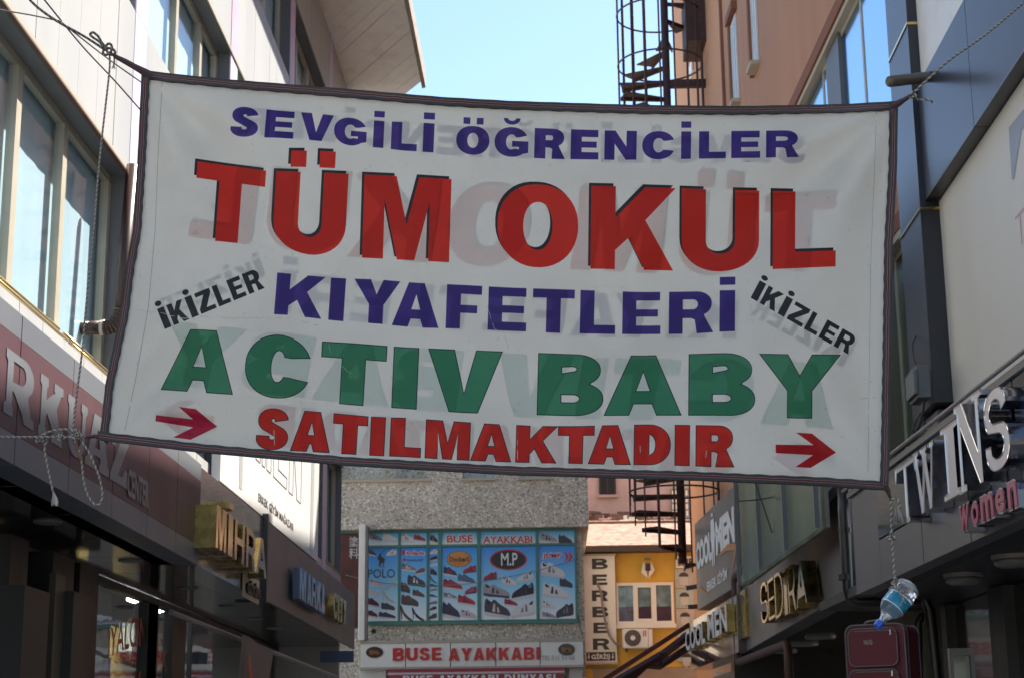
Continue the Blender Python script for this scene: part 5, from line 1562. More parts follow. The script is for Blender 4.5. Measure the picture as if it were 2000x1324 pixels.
for (u0, u1) in ((1208, 1237), (1247, 1271), (1282, 1311)):
    q = RG(u0, 1142, u1, 1212, .03); zs = r[2] + (r[3] - r[2]) * .42
    p = MB(); p.box(G, q[0], q[1], zs, r[3] - .08, .0, .02); p.build('poster', m_pic, wo)
    p = MB(); p.box(G, q[0], q[1], r[2] + .08, zs - .002, .0, .025); p.build('curtain', m_pic2, wo)
    p = MB(); p.box(G, q[0], q[1], r[2] + .075, r[3] - .075, .034, .038); p.build('pane', g_win, wo)
# barber board
bs = thing('barber_sign', 'tall white vertical sign reading BERBER with a dark GİRİŞ strip at its foot', 'shop sign', tuple(G.P(1, 4)))
r = RG(1141, 1084, 1203, 1293, .25)
p = MB(); p.box(G, r[0], r[1], r[2], r[3], .05, .25); p.build('board', m_signwhite, bs, bevel=.015)
p = MB(); p.box(G, r[0] - .03, r[1] + .03, r[2] - .04, r[2] - .002, .05, .27); p.box(G, r[0] - .03, r[1] + .03, r[3] + .002, r[3] + .04, .05, .27); p.build('rim', m_cream, bs)
p = MB()
for i, (ch, v0, v1, u0, u1) in enumerate((('B', 1090, 1110.5, 1156, 1187), ('E', 1121, 1141.5, 1157, 1186), ('R', 1152, 1173, 1156, 1188), ('B', 1184, 1204.5, 1157, 1188), ('E', 1215, 1235.5, 1159, 1188), ('R', 1246, 1268, 1158, 1191))):
    q = RG(u0, v0, u1, v1, .256); H_ = q[3] - q[2]
    p.prism(glyph(ch, (q[1] - q[0]) / H_, .42, .24), lambda x, y: G.P(q[0] + x * H_, q[2] + y * H_, .256), None, 0, False)
p.build('lettering', m_charcoal, bs)
q = RG(1145.5, 1272.5, 1202, 1289.5, .256); p = MB(); p.box(G, q[0], q[1], q[2], q[3], .25, .258); p.build('entry_strip', m_charcoal, bs)
q2 = RG(1155, 1276, 1192, 1286, .262); p = MB(); font_text(p, G, 'GİRİŞ', q2[0], q2[1], q2[2] - .03, q2[3] + .02, .262, off=.035)
for uu in (1150, 1197):
    q3 = RG(uu - 2.5, 1274.5, uu + 2.5, 1287, .262); w = q3[1] - q3[0]; h_ = q3[3] - q3[2]
    p.prism([[(.35, 1), (.65, 1), (.65, .45), (1, .5), (.5, 0), (0, .5), (.35, .45)]], lambda x, y: G.P(q3[0] + x * w, q3[2] + y * h_, .262), None, 0, False)
p.build('entry_lettering', m_signwhite, bs)
cable('pale flexible pipe looping from the BERBER board down to the air conditioner', [at_y(u, v, YG - .4) for u, v in ((1166, 1137), (1174, 1158), (1177, 1185), (1184, 1220), (1192, 1243), (1204, 1257), (1215, 1259))], .03, m_pipe_g)
# air conditioner outdoor unit
ac = thing('air_conditioner', 'white outdoor air conditioning unit on brackets under the three part window of the yellow house', 'air conditioner', tuple(G.P(2, 5)))
q = RG(1216, 1227, 1266, 1265, .5); p = MB(); p.box(G, q[0], q[1], q[2], q[3], .15, .5); p.build('casing', m_pure_white, ac, bevel=.03)
q = RG(1266.5, 1228, 1276, 1264, .47); p = MB(); p.box(G, q[0], q[1] - .02, q[2], q[3], .15, .47); p.build('side_cover', m_pure_white, ac)
q = RG(1220, 1229, 1252, 1261, .5); cx_, cz_ = (q[0] + q[1]) / 2, (q[2] + q[3]) / 2; ra_ = (q[1] - q[0]) / 2
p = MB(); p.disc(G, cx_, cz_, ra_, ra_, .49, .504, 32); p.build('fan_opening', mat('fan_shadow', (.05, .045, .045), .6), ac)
p = MB()
for k in range(7):
    rr_k = ra_ * (k + 1) / 7.5
    pts_ = [G.P(cx_ + rr_k * math.cos(t * math.pi / 12), cz_ + rr_k * math.sin(t * math.pi / 12), .515) for t in range(25)]; p.tube(pts_, .006, 4)
for k in range(12): p.tube([G.P(cx_ + ra_ * .15 * math.cos(k * math.pi / 6), cz_ + ra_ * .15 * math.sin(k * math.pi / 6), .512), G.P(cx_ + ra_ * math.cos(k * math.pi / 6), cz_ + ra_ * math.sin(k * math.pi / 6), .512)], .006, 4)
p.build('fan_grille', mat('grille_grey', (.2, .19, .18), .5), ac)
p = MB(); p.disc(G, cx_, cz_, .06, .06, .51, .525, 16); p.build('fan_hub', m_pure_white, ac)
p = MB(); q = RG(1256, 1230, 1262, 1242, .5); 
for k in range(2): p.box(G, q[0] + k * .05, q[0] + .025 + k * .05, q[2], q[3], .5, .503)
p.build('red_mark', m_red, ac)
for uu in (1223, 1262):
    q = RG(uu, 1265, uu + 3, 1270, .4); p = MB(); p.box(G, q[0], q[1], q[2], q[3] - .01, .0, .42); p.build('bracket', m_black_sat, ac)
# wall lamp
wl = thing('wall_lamp', 'small broken lamp fitting on the yellow wall above the window', 'lamp', tuple(G.P(2.2, 6)))
q = RG(1260, 1100, 1270, 1114, .1)
p = MB(); p.box(G, q[0], q[1], q[2], q[3], .02, .2); p.build('housing', m_pipe_b, wl, bevel=.01)
p = MB(); p.hexa([G.P(q[0] - .1, q[2] - .05, .1), G.P(q[0] + .05, q[2] - .2, .1), G.P(q[0] + .05, q[2] - .18, .16), G.P(q[0] - .1, q[2] - .03, .16), G.P(q[0] - .04, q[2] + .2, .1), G.P(q[0] + .02, q[2] + .12, .1), G.P(q[0] + .02, q[2] + .14, .16), G.P(q[0] - .04, q[2] + .22, .16)]); p.hexa([G.P(q[1] - .05, q[2] - .2, .1), G.P(q[1] + .1, q[2] + .0, .1), G.P(q[1] + .1, q[2] + .02, .16), G.P(q[1] - .05, q[2] - .18, .16), G.P(q[1] - .02, q[2] + .12, .1), G.P(q[1] + .03, q[2] + .2, .1), G.P(q[1] + .03, q[2] + .22, .16), G.P(q[1] - .02, q[2] + .14, .16)]); p.build('shade', m_signwhite, wl)
q = RG(1259, 1088, 1271, 1093, .1); p = MB(); p.disc(G, (q[0] + q[1]) / 2, (q[2] + q[3]) / 2, .08, .03, .0, .06); p.build('cap', m_pipe_g, wl)
# face posters at the right edge, small BERBER board
fp = thing('barber_posters', 'column of grey hairstyle picture panels on the yellow wall next to the dark menswear sign', 'poster', tuple(G.P(3.3, 4)))
q = RG(1321, 1110, 1358, 1291, .05); zt = q[3]; hh = (q[3] - q[2]) / 4.6
m_face_bg = [mat('picture_tint_%s' % s, c, .5, var=.25, scale=3) for s, c in (('cool', (.42, .45, .42)), ('mint', (.36, .46, .43)), ('warm', (.44, .42, .38)))]
for k in range(5):
    z1_ = zt - k * hh; z0_ = max(z1_ - hh + .02, q[2])
    p = MB(); p.box(G, q[0], q[1] + .3, z0_, z1_, .005, .04); p.build('picture_panel', m_face_bg[k % 3], fp)
    cxp = (q[0] + q[1]) / 2 - .02
    p = MB(); p.prism([ell(cxp, z1_ - hh * .58, .10, .16, 0, 345, 14)], lambda x, y: G.P(x, y, .043), None, 0, False); p.build('printed_face', mat('pale_face_print', (.5, .5, .45), .5), fp)
    p = MB(); p.prism([ell(cxp, z1_ - hh * .36, .12, .09, -10, 190, 10)], lambda x, y: G.P(x, y, .046), None, 0, False)
    p.prism([[(cxp - .06, z1_ - hh * .86), (cxp + .06, z1_ - hh * .82), (cxp + .06, z1_ - hh * .88), (cxp - .06, z1_ - hh * .82)]], lambda x, y: G.P(x, y, .046), None, 0, False)
    p.build('printed_hair', m_charcoal, fp)
sb3 = thing('barber_sign', 'small white board reading BERB partly hidden by the spiral staircase', 'shop sign', tuple(G.P(3.3, 6)))
q = RG(1320, 1085, 1362, 1108, .1); p = MB(); p.box(G, q[0], q[1] + .3, q[2], q[3], .01, .1); p.build('board', m_signwhite, sb3)
p = MB(); q = RG(1324, 1090, 1352, 1104, .11); write(p, G, 'BERB', q[0], q[1], q[2], q[3], .11, 0, .3, .22); p.build('lettering', m_charcoal, sb3)

# pink house behind with ruined roof edge
YP = 50.0
Pk = Frame((0, YP), (1, 0), (0, -1))
RP = lambda u0, v0, u1, v1, n=0.0: R(u0, v0, u1, v1, Pk, n)
ph = thing('pink_house', 'weathered pink house standing behind the yellow house', 'house', tuple(Pk.P(3, 0)))
p = MB(); z1 = 12.5
p.box(Pk, -1, 9, 0, z1, -6, 0); p.build('wall', m_pinkwall, ph)
q = RP(1170, 936, 1203, 966, .01)
wo = MB(); wo.box(Pk, q[0] - .05, q[1] + .05, q[2] - .08, q[2], 0, .12); wo = wo.build('window', m_pinkwall, ph)
p = MB(); p.box(Pk, q[0], q[1], q[2], q[3] + .25, .0, .03); p.build('dark_opening', m_dark, wo)
p = MB(); p.box(Pk, q[0], q[0] + .05, q[2], q[3] + .25, .03, .07); p.box(Pk, q[1] - .05, q[1], q[2], q[3] + .25, .03, .07); p.box(Pk, (q[0] + q[1]) / 2 - .02, (q[0] + q[1]) / 2 + .02, q[2], q[3] + .25, .03, .06); p.build('frame', m_pipe_b, wo)
q = RP(1308, 935, 1352, 1012, .06); p = MB(); p.box(Pk, q[0], q[1], q[2], q[3], .0, .06); p.build('cream_bay', mat('cream_wall', (.5, .42, .3), .8, var=.1, scale=2), ph)
q = RP(1312, 955, 1345, 1008, .08)
wo = MB(); wo.box(Pk, q[0], q[1], q[2] - .06, q[2], .06, .14); wo = wo.build('window', m_cream, ph)
p = MB(); p.box(Pk, q[0], q[1], q[2], q[3], .06, .07); p.build('pane', g_blue, wo)
p = MB()
for k in range(6):
    x_ = q[0] + (q[1] - q[0]) * k / 5; p.box(Pk, x_ - .015, x_ + .015, q[2], q[3], .075, .1)
for k in range(5):
    z_ = q[2] + (q[3] - q[2]) * k / 4; p.box(Pk, q[0], q[1], z_ - .015, z_ + .015, .101, .115)
p.build('bars', m_pipe_g, wo)
# rubble on the roof edge
m_rub = mat('rubble', (.2, .13, .1), .9, var=.4, scale=8)
rub = MB()
for k in range(90):
    u = rr3.uniform(1146, 1330); v = rr3.uniform(1004, 1032); yy = 46 + (1032 - v) * .1
    c_ = at_y(u, v, yy); s_ = rr3.uniform(.05, .2)
    pts_ = [c_ + Vector((x * s_ * rr3.uniform(.7, 1.3), y * s_ * rr3.uniform(.7, 1.3), z * s_ * .5 * rr3.uniform(.6, 1.3))) for z in (-1, 1) for x, y in ((-1, -1), (1, -1), (1, 1), (-1, 1))]
    rub.hexa(pts_, 0 if k % 4 else 1)
o = rub.build('roof_rubble', [m_rub, m_pinkwall]); o['kind'] = 'stuff'; o['label'] = 'loose rubble stones on the flat roof behind the tiled roof of the yellow house'; o['category'] = 'rubble'
p = MB(); p.hexa([(.2, 44.6, 7.6), (9, 44.6, 7.6), (9, 49.9, 7.9), (.2, 49.9, 7.9), (.2, 44.6, at_y(1200, 1036, 46).z - .1), (9, 44.6, at_y(1200, 1036, 46).z - .1), (9, 49.9, at_y(1200, 1006, 49.9).z - .1), (.2, 49.9, at_y(1200, 1006, 49.9).z - .1)])
o = p.build('flat_roof', m_rub, yh)
wb = thing('roof_box', 'pale broken trough lying on the roof behind the yellow house', 'trough')
q0 = at_y(1212, 1029, 46.5); q1 = at_y(1246, 1016, 46.5)
fq = Frame((0, 46.5), (1, -.15), (0, -1))
p = MB(); p.box(fq, q0.x, q1.x, q0.z, q1.z, -.4, 0); p.build('trough', m_pure_white, wb, bevel=.03)
p = MB(); p.box(fq, q0.x + .1, q0.x + .2, q1.z + .002, q1.z + .12, -.3, -.05); p.box(fq, q0.x + .25, q0.x + .4, q1.z + .002, q1.z + .07, -.3, -.05); p.build('broken_lid', m_pure_white, wb)

# ==================================================================  SPIRAL STAIRCASE
SY = 35.6
sc_ = at_y(1318, 1000, SY); SXc = sc_.x; RS = 88 / F * SY
def zv(v, y=SY): return at_y(1318, v, y).z
st = thing('spiral_staircase', 'rusty iron spiral staircase in a barred cage hanging beside the salmon building', 'staircase', (SXc, SY, zv(1100)))
p = MB(); p.tube([(SXc + .13, SY, zv(1100)), (SXc + .13, SY, zv(-120))], .085, 12); p.build('centre_pole', m_rust, st, smooth=True)
NT = 12
zA = zv(1003); zBt = zv(195); rise = (zBt - zA) / 24
k0 = -6
def ang(k): return math.pi + 0.12 - k * 2 * math.pi / 12      # k=0 and k=24 both point left
for k in range(k0, 36):
    z = zA + k * rise; a0 = ang(k); a1 = a0 + 2 * math.pi / 12 * .82
    if z > zv(-90): break
    p = MB()
    def pt(a, r_, dz): return Vector((SXc + r_ * math.cos(a) + (.13 if r_ < .2 else 0), SY - r_ * math.sin(a) * -1, z + dz))
    q = []
    for dz in (0, .03):
        q += [pt(a0, .08, dz), pt(a0, RS * .97, dz), pt(a1, RS * .97, dz), pt(a1 + .3, .08, dz)]
    p.hexa(q); p.build('tread', m_rust, st)
    p = MB(); q = []
    for dz in (-.06, .0):
        q += [pt(a0, .08, dz), pt(a0, RS * .97, dz), pt(a0 + .035, RS * .97, dz), pt(a0 + .3, .08, dz)]
    p.hexa(q); p.build('tread_edge', m_rust, st)
nb = 18
for i in range(nb):
    a = 2 * math.pi * i / nb + .1
    # the cage ends along the lowest turn of the stair
    kk = ((math.pi + .12 - a) / (2 * math.pi / 12)) % 12
    zbot = zA + (kk - 6 if kk > 6 else kk + 0) * rise
    if kk > 6: zbot = zA + (kk - 12) * rise
    p = MB(); x = SXc + RS * math.cos(a); y = SY + RS * math.sin(a)
    p.tube([(x, y, zbot - .05), (x, y, zv(-110))], .017 if i % 6 else .03, 6); p.build('cage_bar', m_rust, st)
for v_ in (30, 128, 330, 560, 760, 960):
    p = MB(); zz = zv(v_); p.tube([(SXc + RS * math.cos(t * math.pi / 18), SY + RS * math.sin(t * math.pi / 18), zz) for t in range(37)], .02, 6); p.build('cage_ring', m_rust, st)
for v_ in (165, 480, 800):
    p = MB(); zz = zv(v_); p.box(Frame((SXc, SY), (1, 0), (0, -1)), .13, 1.5, zz - .09, zz + .09, -.05, .05); p.build('wall_bracket', m_rust, st)
p = MB(); 
Ls = [at_y(1340, 30, SY - .4), at_y(1412, 30, SY - .4)]
p.hexa([Ls[0] + Vector((0, 0, -.6)), Ls[1] + Vector((0, 0, -.6)), Ls[1] + Vector((0, 1.2, -.6)), Ls[0] + Vector((0, 1.2, -.6)), Ls[0] + Vector((0, 0, .6)), Ls[1] + Vector((.0, 0, .9)), Ls[1] + Vector((0, 1.2, .9)), Ls[0] + Vector((0, 1.2, .6))]); p.build('landing', m_rust, st)

# ==================================================================  RIGHT SIDE: salmon building
dO = Vector((-.037, 1)).normalized()
O = Frame((3.6 + .037 * 16, 0), (dO.x, dO.y), (-dO.y, dO.x))
def RO(u0, v0, u1, v1, n=0.0, fr=None):
    fr = fr or O; a = fr.hit(u0, v0, n); b = fr.hit(u1, v1, n); return a[0], b[0], a[1], b[1]
HS = 17.5
sal = thing('salmon_building', 'tall salmon stucco building with glazed bays on the right behind the spiral staircase', 'building', tuple(O.P(24, 0)))
zA1 = O.hit(1542, 208)[1]            # head of the upper glazing
zA0 = O.hit(1770, 245)[1]            # its sill
zB1 = O.hit(1745, 455)[1]            # head of the lower glazing
zB0 = 4.2
sE0 = O.hit(1418, 300)[0]            # far corner
sWl = O.hit(1556, 190)[0]            # far end of the glazed band
p = MB()
p.box(O, 15, sE0, zA1, HS, -6, 0)
p.box(O, 15, sE0, zB1 + .12, zA0, -6, 0)
p.box(O, sWl, sE0, zA0, zA1, -6, -.001); p.box(O, sWl, sE0, 3.6, zB1 + .12, -6, -.001)
p.build('wall', m_salmon, sal)
p = MB(); p.box(O, sE0 + .002, sE0 + 6.5, 3.6, 18.5, -6, -.62); p.box(O, sE0 + 6.502, sE0 + 12.5, 0, 23, -6, -.62); p.build('rear_wall', m_salmon, sal)
p = MB(); p.box(O, sE0 - .6, sE0 - .5, 0, 3.55, -6, .3); p.build('end_wall', m_black_sat, sal)
p = MB(); p.box(O, 15, sE0, zA1 - .18, zA1 + .0 - .002, -.2, .03); p.box(O, 15, sWl, zB1 - .06, zB1 + .118, -.2, .03); p.build('band', m_salmon_d, sal)
p = MB(); p.box(O, 15, sWl, zB1 - .14, zB1 - .062, -.2, .02); p.box(O, 15, sWl, zA1 - .25, zA1 - .182, -.2, .0); p.build('cream_band', m_cream, sal)
# glazing
def glazing(z0, z1, us, v, gm, nm='window'):
    ss = [O.hit(u, v, -.1)[0] for u in us]
    for i in range(len(ss) - 1):
        s0, s1 = ss[i + 1], ss[i]
        if s1 < s0: s0, s1 = s1, s0
        w = MB(); w.box(O, s0, s0 + .035, z0, z1, -.13, -.09); w.box(O, s1 - .035, s1, z0, z1, -.13, -.09); w.box(O, s0 + .035, s1 - .035, z0, z0 + .06, -.13, -.09); w.box(O, s0 + .035, s1 - .035, z1 - .06, z1, -.13, -.09)
        wo = w.build(nm, m_frame if i else m_grey_fascia2, sal)
        q = MB(); q.box(O, s0 + .035, s1 - .035, z0 + .06, z1 - .06, -.11, -.1); q.build('pane', gm, wo)
        q = MB(); q.box(O, s0, s1, z0, z1, -.26, -.22); q.build('blind', mat('pale_blind', (.60, .64, .57), .8, var=.15, scale=2, streak=True), wo)
glazing(zA0, zA1 - .25, [1559, 1608, 1690, 1860], 150, g_blue)
p = MB(); s0 = O.hit(1632, 150, 0)[0]; s1 = O.hit(1606, 150, 0)[0]; p.box(O, s0, s1, zA0, zA1 - .255, -.15, -.05); p.build('pilaster', m_grey_fascia2, sal)
p = MB()
s0 = O.hit(1606, 150, -.3)[0]; s1 = O.hit(1560, 200, -.3)[0]
for k in range(5):
    x_ = s0 + (s1 - s0) * k / 4; p.box(O, x_ - .02, x_ + .02, zA0, zA1 - .3, -.35, -.3)
for k in range(4):
    z_ = zA0 + (zA1 - zA0) * k / 4; p.box(O, s0, s1, z_, z_ + .05, -.352, -.302)
p.build('reflected_grille', m_pure_white, sal)  # bars added behind the pane for a structure reflected in it
glazing(zB0, zB1 - .14, [1430, 1480, 1530, 1580, 1640, 1700, 1760, 1830], 700, g_pale)
# small windows higher up
for (u0, u1, vt, vb) in ((1436, 1446, 80, 205), (1474, 1484, -60, 130)):
    s0 = O.hit(u1, vb, 0)[0]; s1 = O.hit(u0, vb, 0)[0]; z0 = O.hit(u0, vb + 12, 0)[1]; z1 = z0 + 1.5
    w = MB(); w.box(O, s0, s1, z0 - .06, z0, .002, .14); wo = w.build('window', m_cream, sal)
    q = MB(); q.box(O, s0, s0 + .08, z0, z1, .002, .03); q.box(O, s1 - .08, s1, z0, z1, .002, .03); q.box(O, s0 + .08, s1 - .08, z1 - .08, z1, .002, .03); q.box(O, (s0 + s1) / 2 - .04, (s0 + s1) / 2 + .04, z0, z1 - .08, .002, .03); q.build('frame', m_pure_white, wo)
    q = MB(); q.box(O, s0 + .08, s1 - .08, z0, z1 - .08, .003, .012); q.build('pane', g_blue, wo)
    q = MB(); q.box(O, s1 + .002, s1 + .12, z0 - .06, z1 + .05, .002, .07); q.box(O, s0 - .1, s1 + .12, z1 + .052, z1 + .2, .002, .1); q.build('surround', m_salmon_d, wo)
for (u, v0, v1) in ((1352, 85, 120), (1350, 125, 150)):
    s = O.hit(u, v0, -.6)[0]; z0 = O.hit(u, v1, -.6)[1]; z1 = O.hit(u, v0, -.6)[1]
    w = MB(); w.box(O, s - .3, s + .3, z0, z1, -.615, -.57); w.build('window', m_pure_white, sal)
p = MB(); s_ = sE0 - .25; p.box(O, s_, s_ + .1, 4, HS, .002, .05); p.build('corner_strip', m_salmon_d, sal)  # dark strip stands for the shade line where the wall sets back
rp = thing('rain_pipe', 'grey rain pipe running up the right facade beside the dark clad column', 'pipe')
a_ = at_y(1743, -60, 15.6); b_ = at_y(1785, 470, 15.6); a_ = at_y(1746, -60, 15.95); b_ = at_y(1786, 450, 15.95)
p = MB(); p.tube([(a_.x + (b_.x - a_.x) * 0, 15.95, a_.z + .5), (a_.x, 15.95, 6.3), (b_.x, 15.95, b_.z)], .045, 12); p.build('pipe', m_pipe_g, rp, smooth=True)
for z_ in (7.0, 5.7):
    p = MB(); p.tube([(b_.x, 15.95, z_), (b_.x, 15.95, z_ + .05)], .055, 12); p.build('collar', m_pipe_g, rp)

# ------------------------------------------------------------------ dark clad building with white signs (near right)
T0 = Frame((3.5, 0), (0, 1), (-1, 0))
db = thing('dark_clad_building', 'building clad in dark blue grey panels with a tall column at the near right', 'building', tuple(T0.P(10, 0)))
yc0 = 15.1; yc1 = 16.0
zs_ = [O.hit(1785, 720)[1]]
zc0 = at_y(1850, 788, 15.1).z; zg1 = at_y(1860, 408, 15.1).z; zg2 = at_y(1815, 47, 15.1).z
cuts = [zc0, zg1, zg2, zg2 + 2.9, zg2 + 5.5]
for i in range(len(cuts) - 1):
    p = MB(); p.box(T0, yc0 + .015, yc1, cuts[i] + .012, cuts[i + 1] - .012, -1.5, .12); p.build('column_panel', m_bluegrey, db)
    p = MB(); p.box(T0, yc0 - .02, yc0 + .012, cuts[i] + .012, cuts[i + 1] - .012, -1.5, .122); p.build('column_face', mat('black_composite', (.016, .016, .02), .35, coat=.15), db)
p = MB(); p.box(T0, yc0 + .2, yc1 - .1, 4.0, cuts[0] - .01, -1.3, .04); p.build('column_foot', m_grey_fascia2, db)
for z_ in (zg1, zg2):
    p = MB(); p.box(T0, yc0 - .022, yc1, z_ - .012, z_ + .012, -1.2, .13); p.build('brass_joint', m_goldm, db)
# blue grey band over the lower white board
zq0 = T0.hit(1849, 330, .07)[1]; zq1 = T0.hit(1818, 120, .07)[1]
ys = [yc0 - .02, 12.05, 10.3, 8.5, 6.7, 4.9, 3, 1]
jt = T0.hit(1895, 150, .07)[0]; ys[1] = jt
for i in range(len(ys) - 1):
    p = MB(); p.box(T0, ys[i + 1] + .008, ys[i] - .008, zq0 + .03, zq1, -.3, .07 + rnd.uniform(-.003, .003)); p.build('band_panel', m_bluegrey, db)
    p = MB(); p.box(T0, ys[i + 1] + .008, ys[i] - .008, zq0 - .002, zq0 + .027, -.2, .072); p.build('band_soffit', mat('black_composite', (.016, .016, .02), .35), db)
p = MB(); p.box(T0, 1, yc0 - .03, 4.0, 15.6, -6, -.26); p.build('wall', m_joint, db)
p = MB(); p.box(T0, 1, yc0 - .03, zq1 + .01, 15.6, -.25, .03); p.build('upper_white_panel', m_pure_white, db)
ws1 = thing('white_signboard', 'large plain white signboard with faint grey and pink marks at the right edge', 'signboard', tuple(T0.P(10, 5)))
p = MB(); p.box(T0, 1, yc0 - .03, 4.1, zq0 - .01, -.25, -.05); p.build('board', mat('white_flex_board', (.56, .54, .48), .45, var=.05, scale=1, streak=True), ws1)
p = MB()
q = [T0.hit(u, v, -.047) for u, v in ((1970, 250), (1998, 215), (2030, 200), (2030, 225), (1995, 255), (1980, 350), (1976, 352))]
p.prism([q], lambda x, y: T0.P(x, y, -.047), None, 0, False); p.build('grey_print', mat('grey_swoosh', (.22, .24, .27), .4), ws1)
p = MB()
a = T0.hit(1983, 430, -.047); b = T0.hit(2030, 395, -.047); c = T0.hit(1996, 478, -.047)
sm = T0.hit(1992, 430, -.047)[0]
p.box(T0, b[0], a[0], a[1] - .0, a[1] + .02, -.049, -.047); p.box(T0, sm - .012, sm + .012, c[1], a[1] - .001, -.049, -.047)
p.build('pink_print', mat('pink_thin_print', (.5, .2, .25), .4), ws1)
tb = thing('tube_stub', 'short brown tube sticking out past the dark column, right half standing for its reflection', 'tube')
p = MB(); p.tube([at_y(1738, 160, 14.2), at_y(1822, 150, 14.6), at_y(1900, 150, 14.2)], .05, 10); p.build('tube', mat('olive_brown_tube', (.12, .095, .07), .45), tb, smooth=True)  # right half built for the tube's shadow and reflection on the cladding
# junction box with cables on the column
jb = thing('floodlight_box', 'grey electrical box with drooping cables at the foot of the dark column', 'electrical box', tuple(T0.P(15.3, 5, .3)))
cpos = at_y(1798, 750, 15.0)
fj = Frame((cpos.x, 15.0), (1, 0), (0, -1))
hw = .07; z0 = at_y(1798, 776, 15).z; z1 = at_y(1798, 722, 15).z
m_gbox = mat('grey_enamel', (.10, .11, .12), .45)
p = MB(); p.box(fj, -.03, .09, z0, z1 + .05, -.35, .0); p.build('body', m_gbox, jb, bevel=.01)
p = MB(); p.box(fj, -.065, -.032, z0 + .03, z1 + .0, -.33, .03); p.build('cover', m_gbox, jb, bevel=.006)
cable('black cable bundle dropping from the grey box to the chrome letter fascia', [at_y(u, v, 15.1) for u, v in ((1804, 782), (1800, 810), (1792, 835), (1775, 862), (1745, 885), (1700, 905))], .018)
cable('thin black cable looping below the grey box', [at_y(u, v, 15.1) for u, v in ((1803, 784), (1801, 812), (1808, 830), (1806, 842))], .01)
cable('second black cable hanging in a loop from the bundle', [at_y(u, v, 15.05) for u, v in ((1798, 806), (1782, 838), (1792, 846), (1786, 858), (1764, 868))], .01)
cable('thin wire hanging along the pale green window', [at_y(u, v, 15.6) for u, v in ((1796, 600), (1791, 620), (1793, 650), (1783, 670), (1785, 700), (1792, 715))], .006)

# ------------------------------------------------------------------ chrome letter fascia
c_ = at_y(1673, 1161, 1.0)
r_ = ray(1673, 1161); t_ = (3.05 - 1.6) / r_.z; cr = EYE + r_ * t_
dT = Vector((-.035, 1)).normalized()
T = Frame((cr.x + .035 * cr.y, 0), (dT.x, dT.y), (-dT.y, dT.x))
sT1 = T.hit(1673, 1161)[0]
zT0 = 3.05; zT1 = T.hit(2000, 697)[1]
tf = thing('chrome_letter_fascia', 'black glossy shop fascia with tall chrome serif letters over a grey panel strip', 'shop sign', tuple(T.P(10, 3.4)))
zTm = T.hit(1760, 1025, 0)[1] - .02
sJ = [T.hit(u, v, 0)[0] for u, v in ((1722, 1137), (1805, 1098), (1897, 1050))]
ed = [sT1] + sJ + [sJ[-1] - 1.25 * k for k in range(1, 8)]
ed = [e_ for e_ in ed if e_ > .8]
for i in range(len(ed) - 1):
    z1_ = zTm + (.0 if i > 0 else .62)
    p = MB(); p.box(T, ed[i + 1] + .008, ed[i] - .008, zT0, (zTm if i > 0 else zT1 - .08) , -.15, 0 + rnd.uniform(-.002, .002)); p.build('grey_panel', m_grey_fascia, tf)
sG = T.hit(1752, 960, 0)[0]
p = MB()
gj = [ed[1]] + [T.hit(1979, 760)[0]]
gj += [gj[-1] - 2.0, gj[-1] - 4.0]
for i in range(len(gj) - 1):
    p = MB(); p.box(T, max(gj[i + 1], .6) + .012, gj[i] - .012, zTm + .012, zT1 - .08, -.15, .006); p.build('gloss_panel', m_black, tf)
p = MB(); p.box(T, .6, sT1, zT0 + .01, zT1 - .09, -.3, -.151); p.build('backing', m_dark, tf)
p = MB(); p.tube([T.P(.6, zT1, .05), T.P(sT1 + .1, zT1, .05)], .016, 10); p.build('top_rail', m_pipe_g, tf, smooth=True)
p = MB(); p.box(T, .6, sT1 + .05, zT1 - .078, zT1 - .03, -.12, .03); p.build('cap_strip', m_grey_fascia2, tf)
# serif letters
def serif(ch, w):
    s = .17 if w > .5 else .2; th = .075
    if ch == 'T':
        return [[(w / 2 - s * .55, 0), (w / 2 + s * .55 + .06, 0), (w / 2 + s * .55 + .06, .05), (w / 2 + s * .55, .09), (w / 2 + s * .55, 1 - th), (w - .12, 1 - th), (w - .05, .76), (w, .76), (w, 1), (0, 1), (0, .76), (.05, .76), (.12, 1 - th), (w / 2 - s * .55, 1 - th), (w / 2 - s * .55, .09), (w / 2 - s * .55 - .06, .05), (w / 2 - s * .55 - .06, 0)]]
    if ch == 'W':
        return [[(0, 1), (0, .94), (.06, .92), (w * .26, 0), (w * .36, 0), (w * .52, .62), (w * .66, 0), (w * .76, 0), (w * .95, .92), (w, .94), (w, 1), (w * .82, 1), (w * .82, .94), (w * .88, .9), (w * .74, .28), (w * .60, .92), (w * .66, .94), (w * .66, 1), (w * .36, 1), (w * .36, .94), (w * .42, .9), (w * .46, .76), (w * .34, .26), (w * .18, .92), (w * .24, .94), (w * .24, 1)]]
    if ch == 'I':
        return [[(0, 0), (w, 0), (w, .06), (w * .78, .08), (w * .78, .92), (w, .94), (w, 1), (0, 1), (0, .94), (w * .22, .92), (w * .22, .08), (0, .06)]]
    if ch == 'N':
        return [[(0, 0), (w * .3, 0), (w * .3, .06), (w * .2, .08), (w * .2, .74), (w * .80, 0), (w * .9, 0), (w * .9, .92), (w, .94), (w, 1), (w * .68, 1), (w * .68, .94), (w * .79, .92), (w * .79, .34), (w * .28, 1), (0, 1), (0, .94), (w * .10, .92), (w * .10, .08), (0, .06)]]
    if ch == 'S': return glyph('S', w, .21, .14)
tx = [('T', 1751, 1792, 893, 1028), ('W', 1787, 1828, 862, 1006), ('I', 1841, 1875, 818, 980), ('N', 1868, 1922, 766, 962), ('S', 1923, 1971, 745, 928)]
NT_ = .16
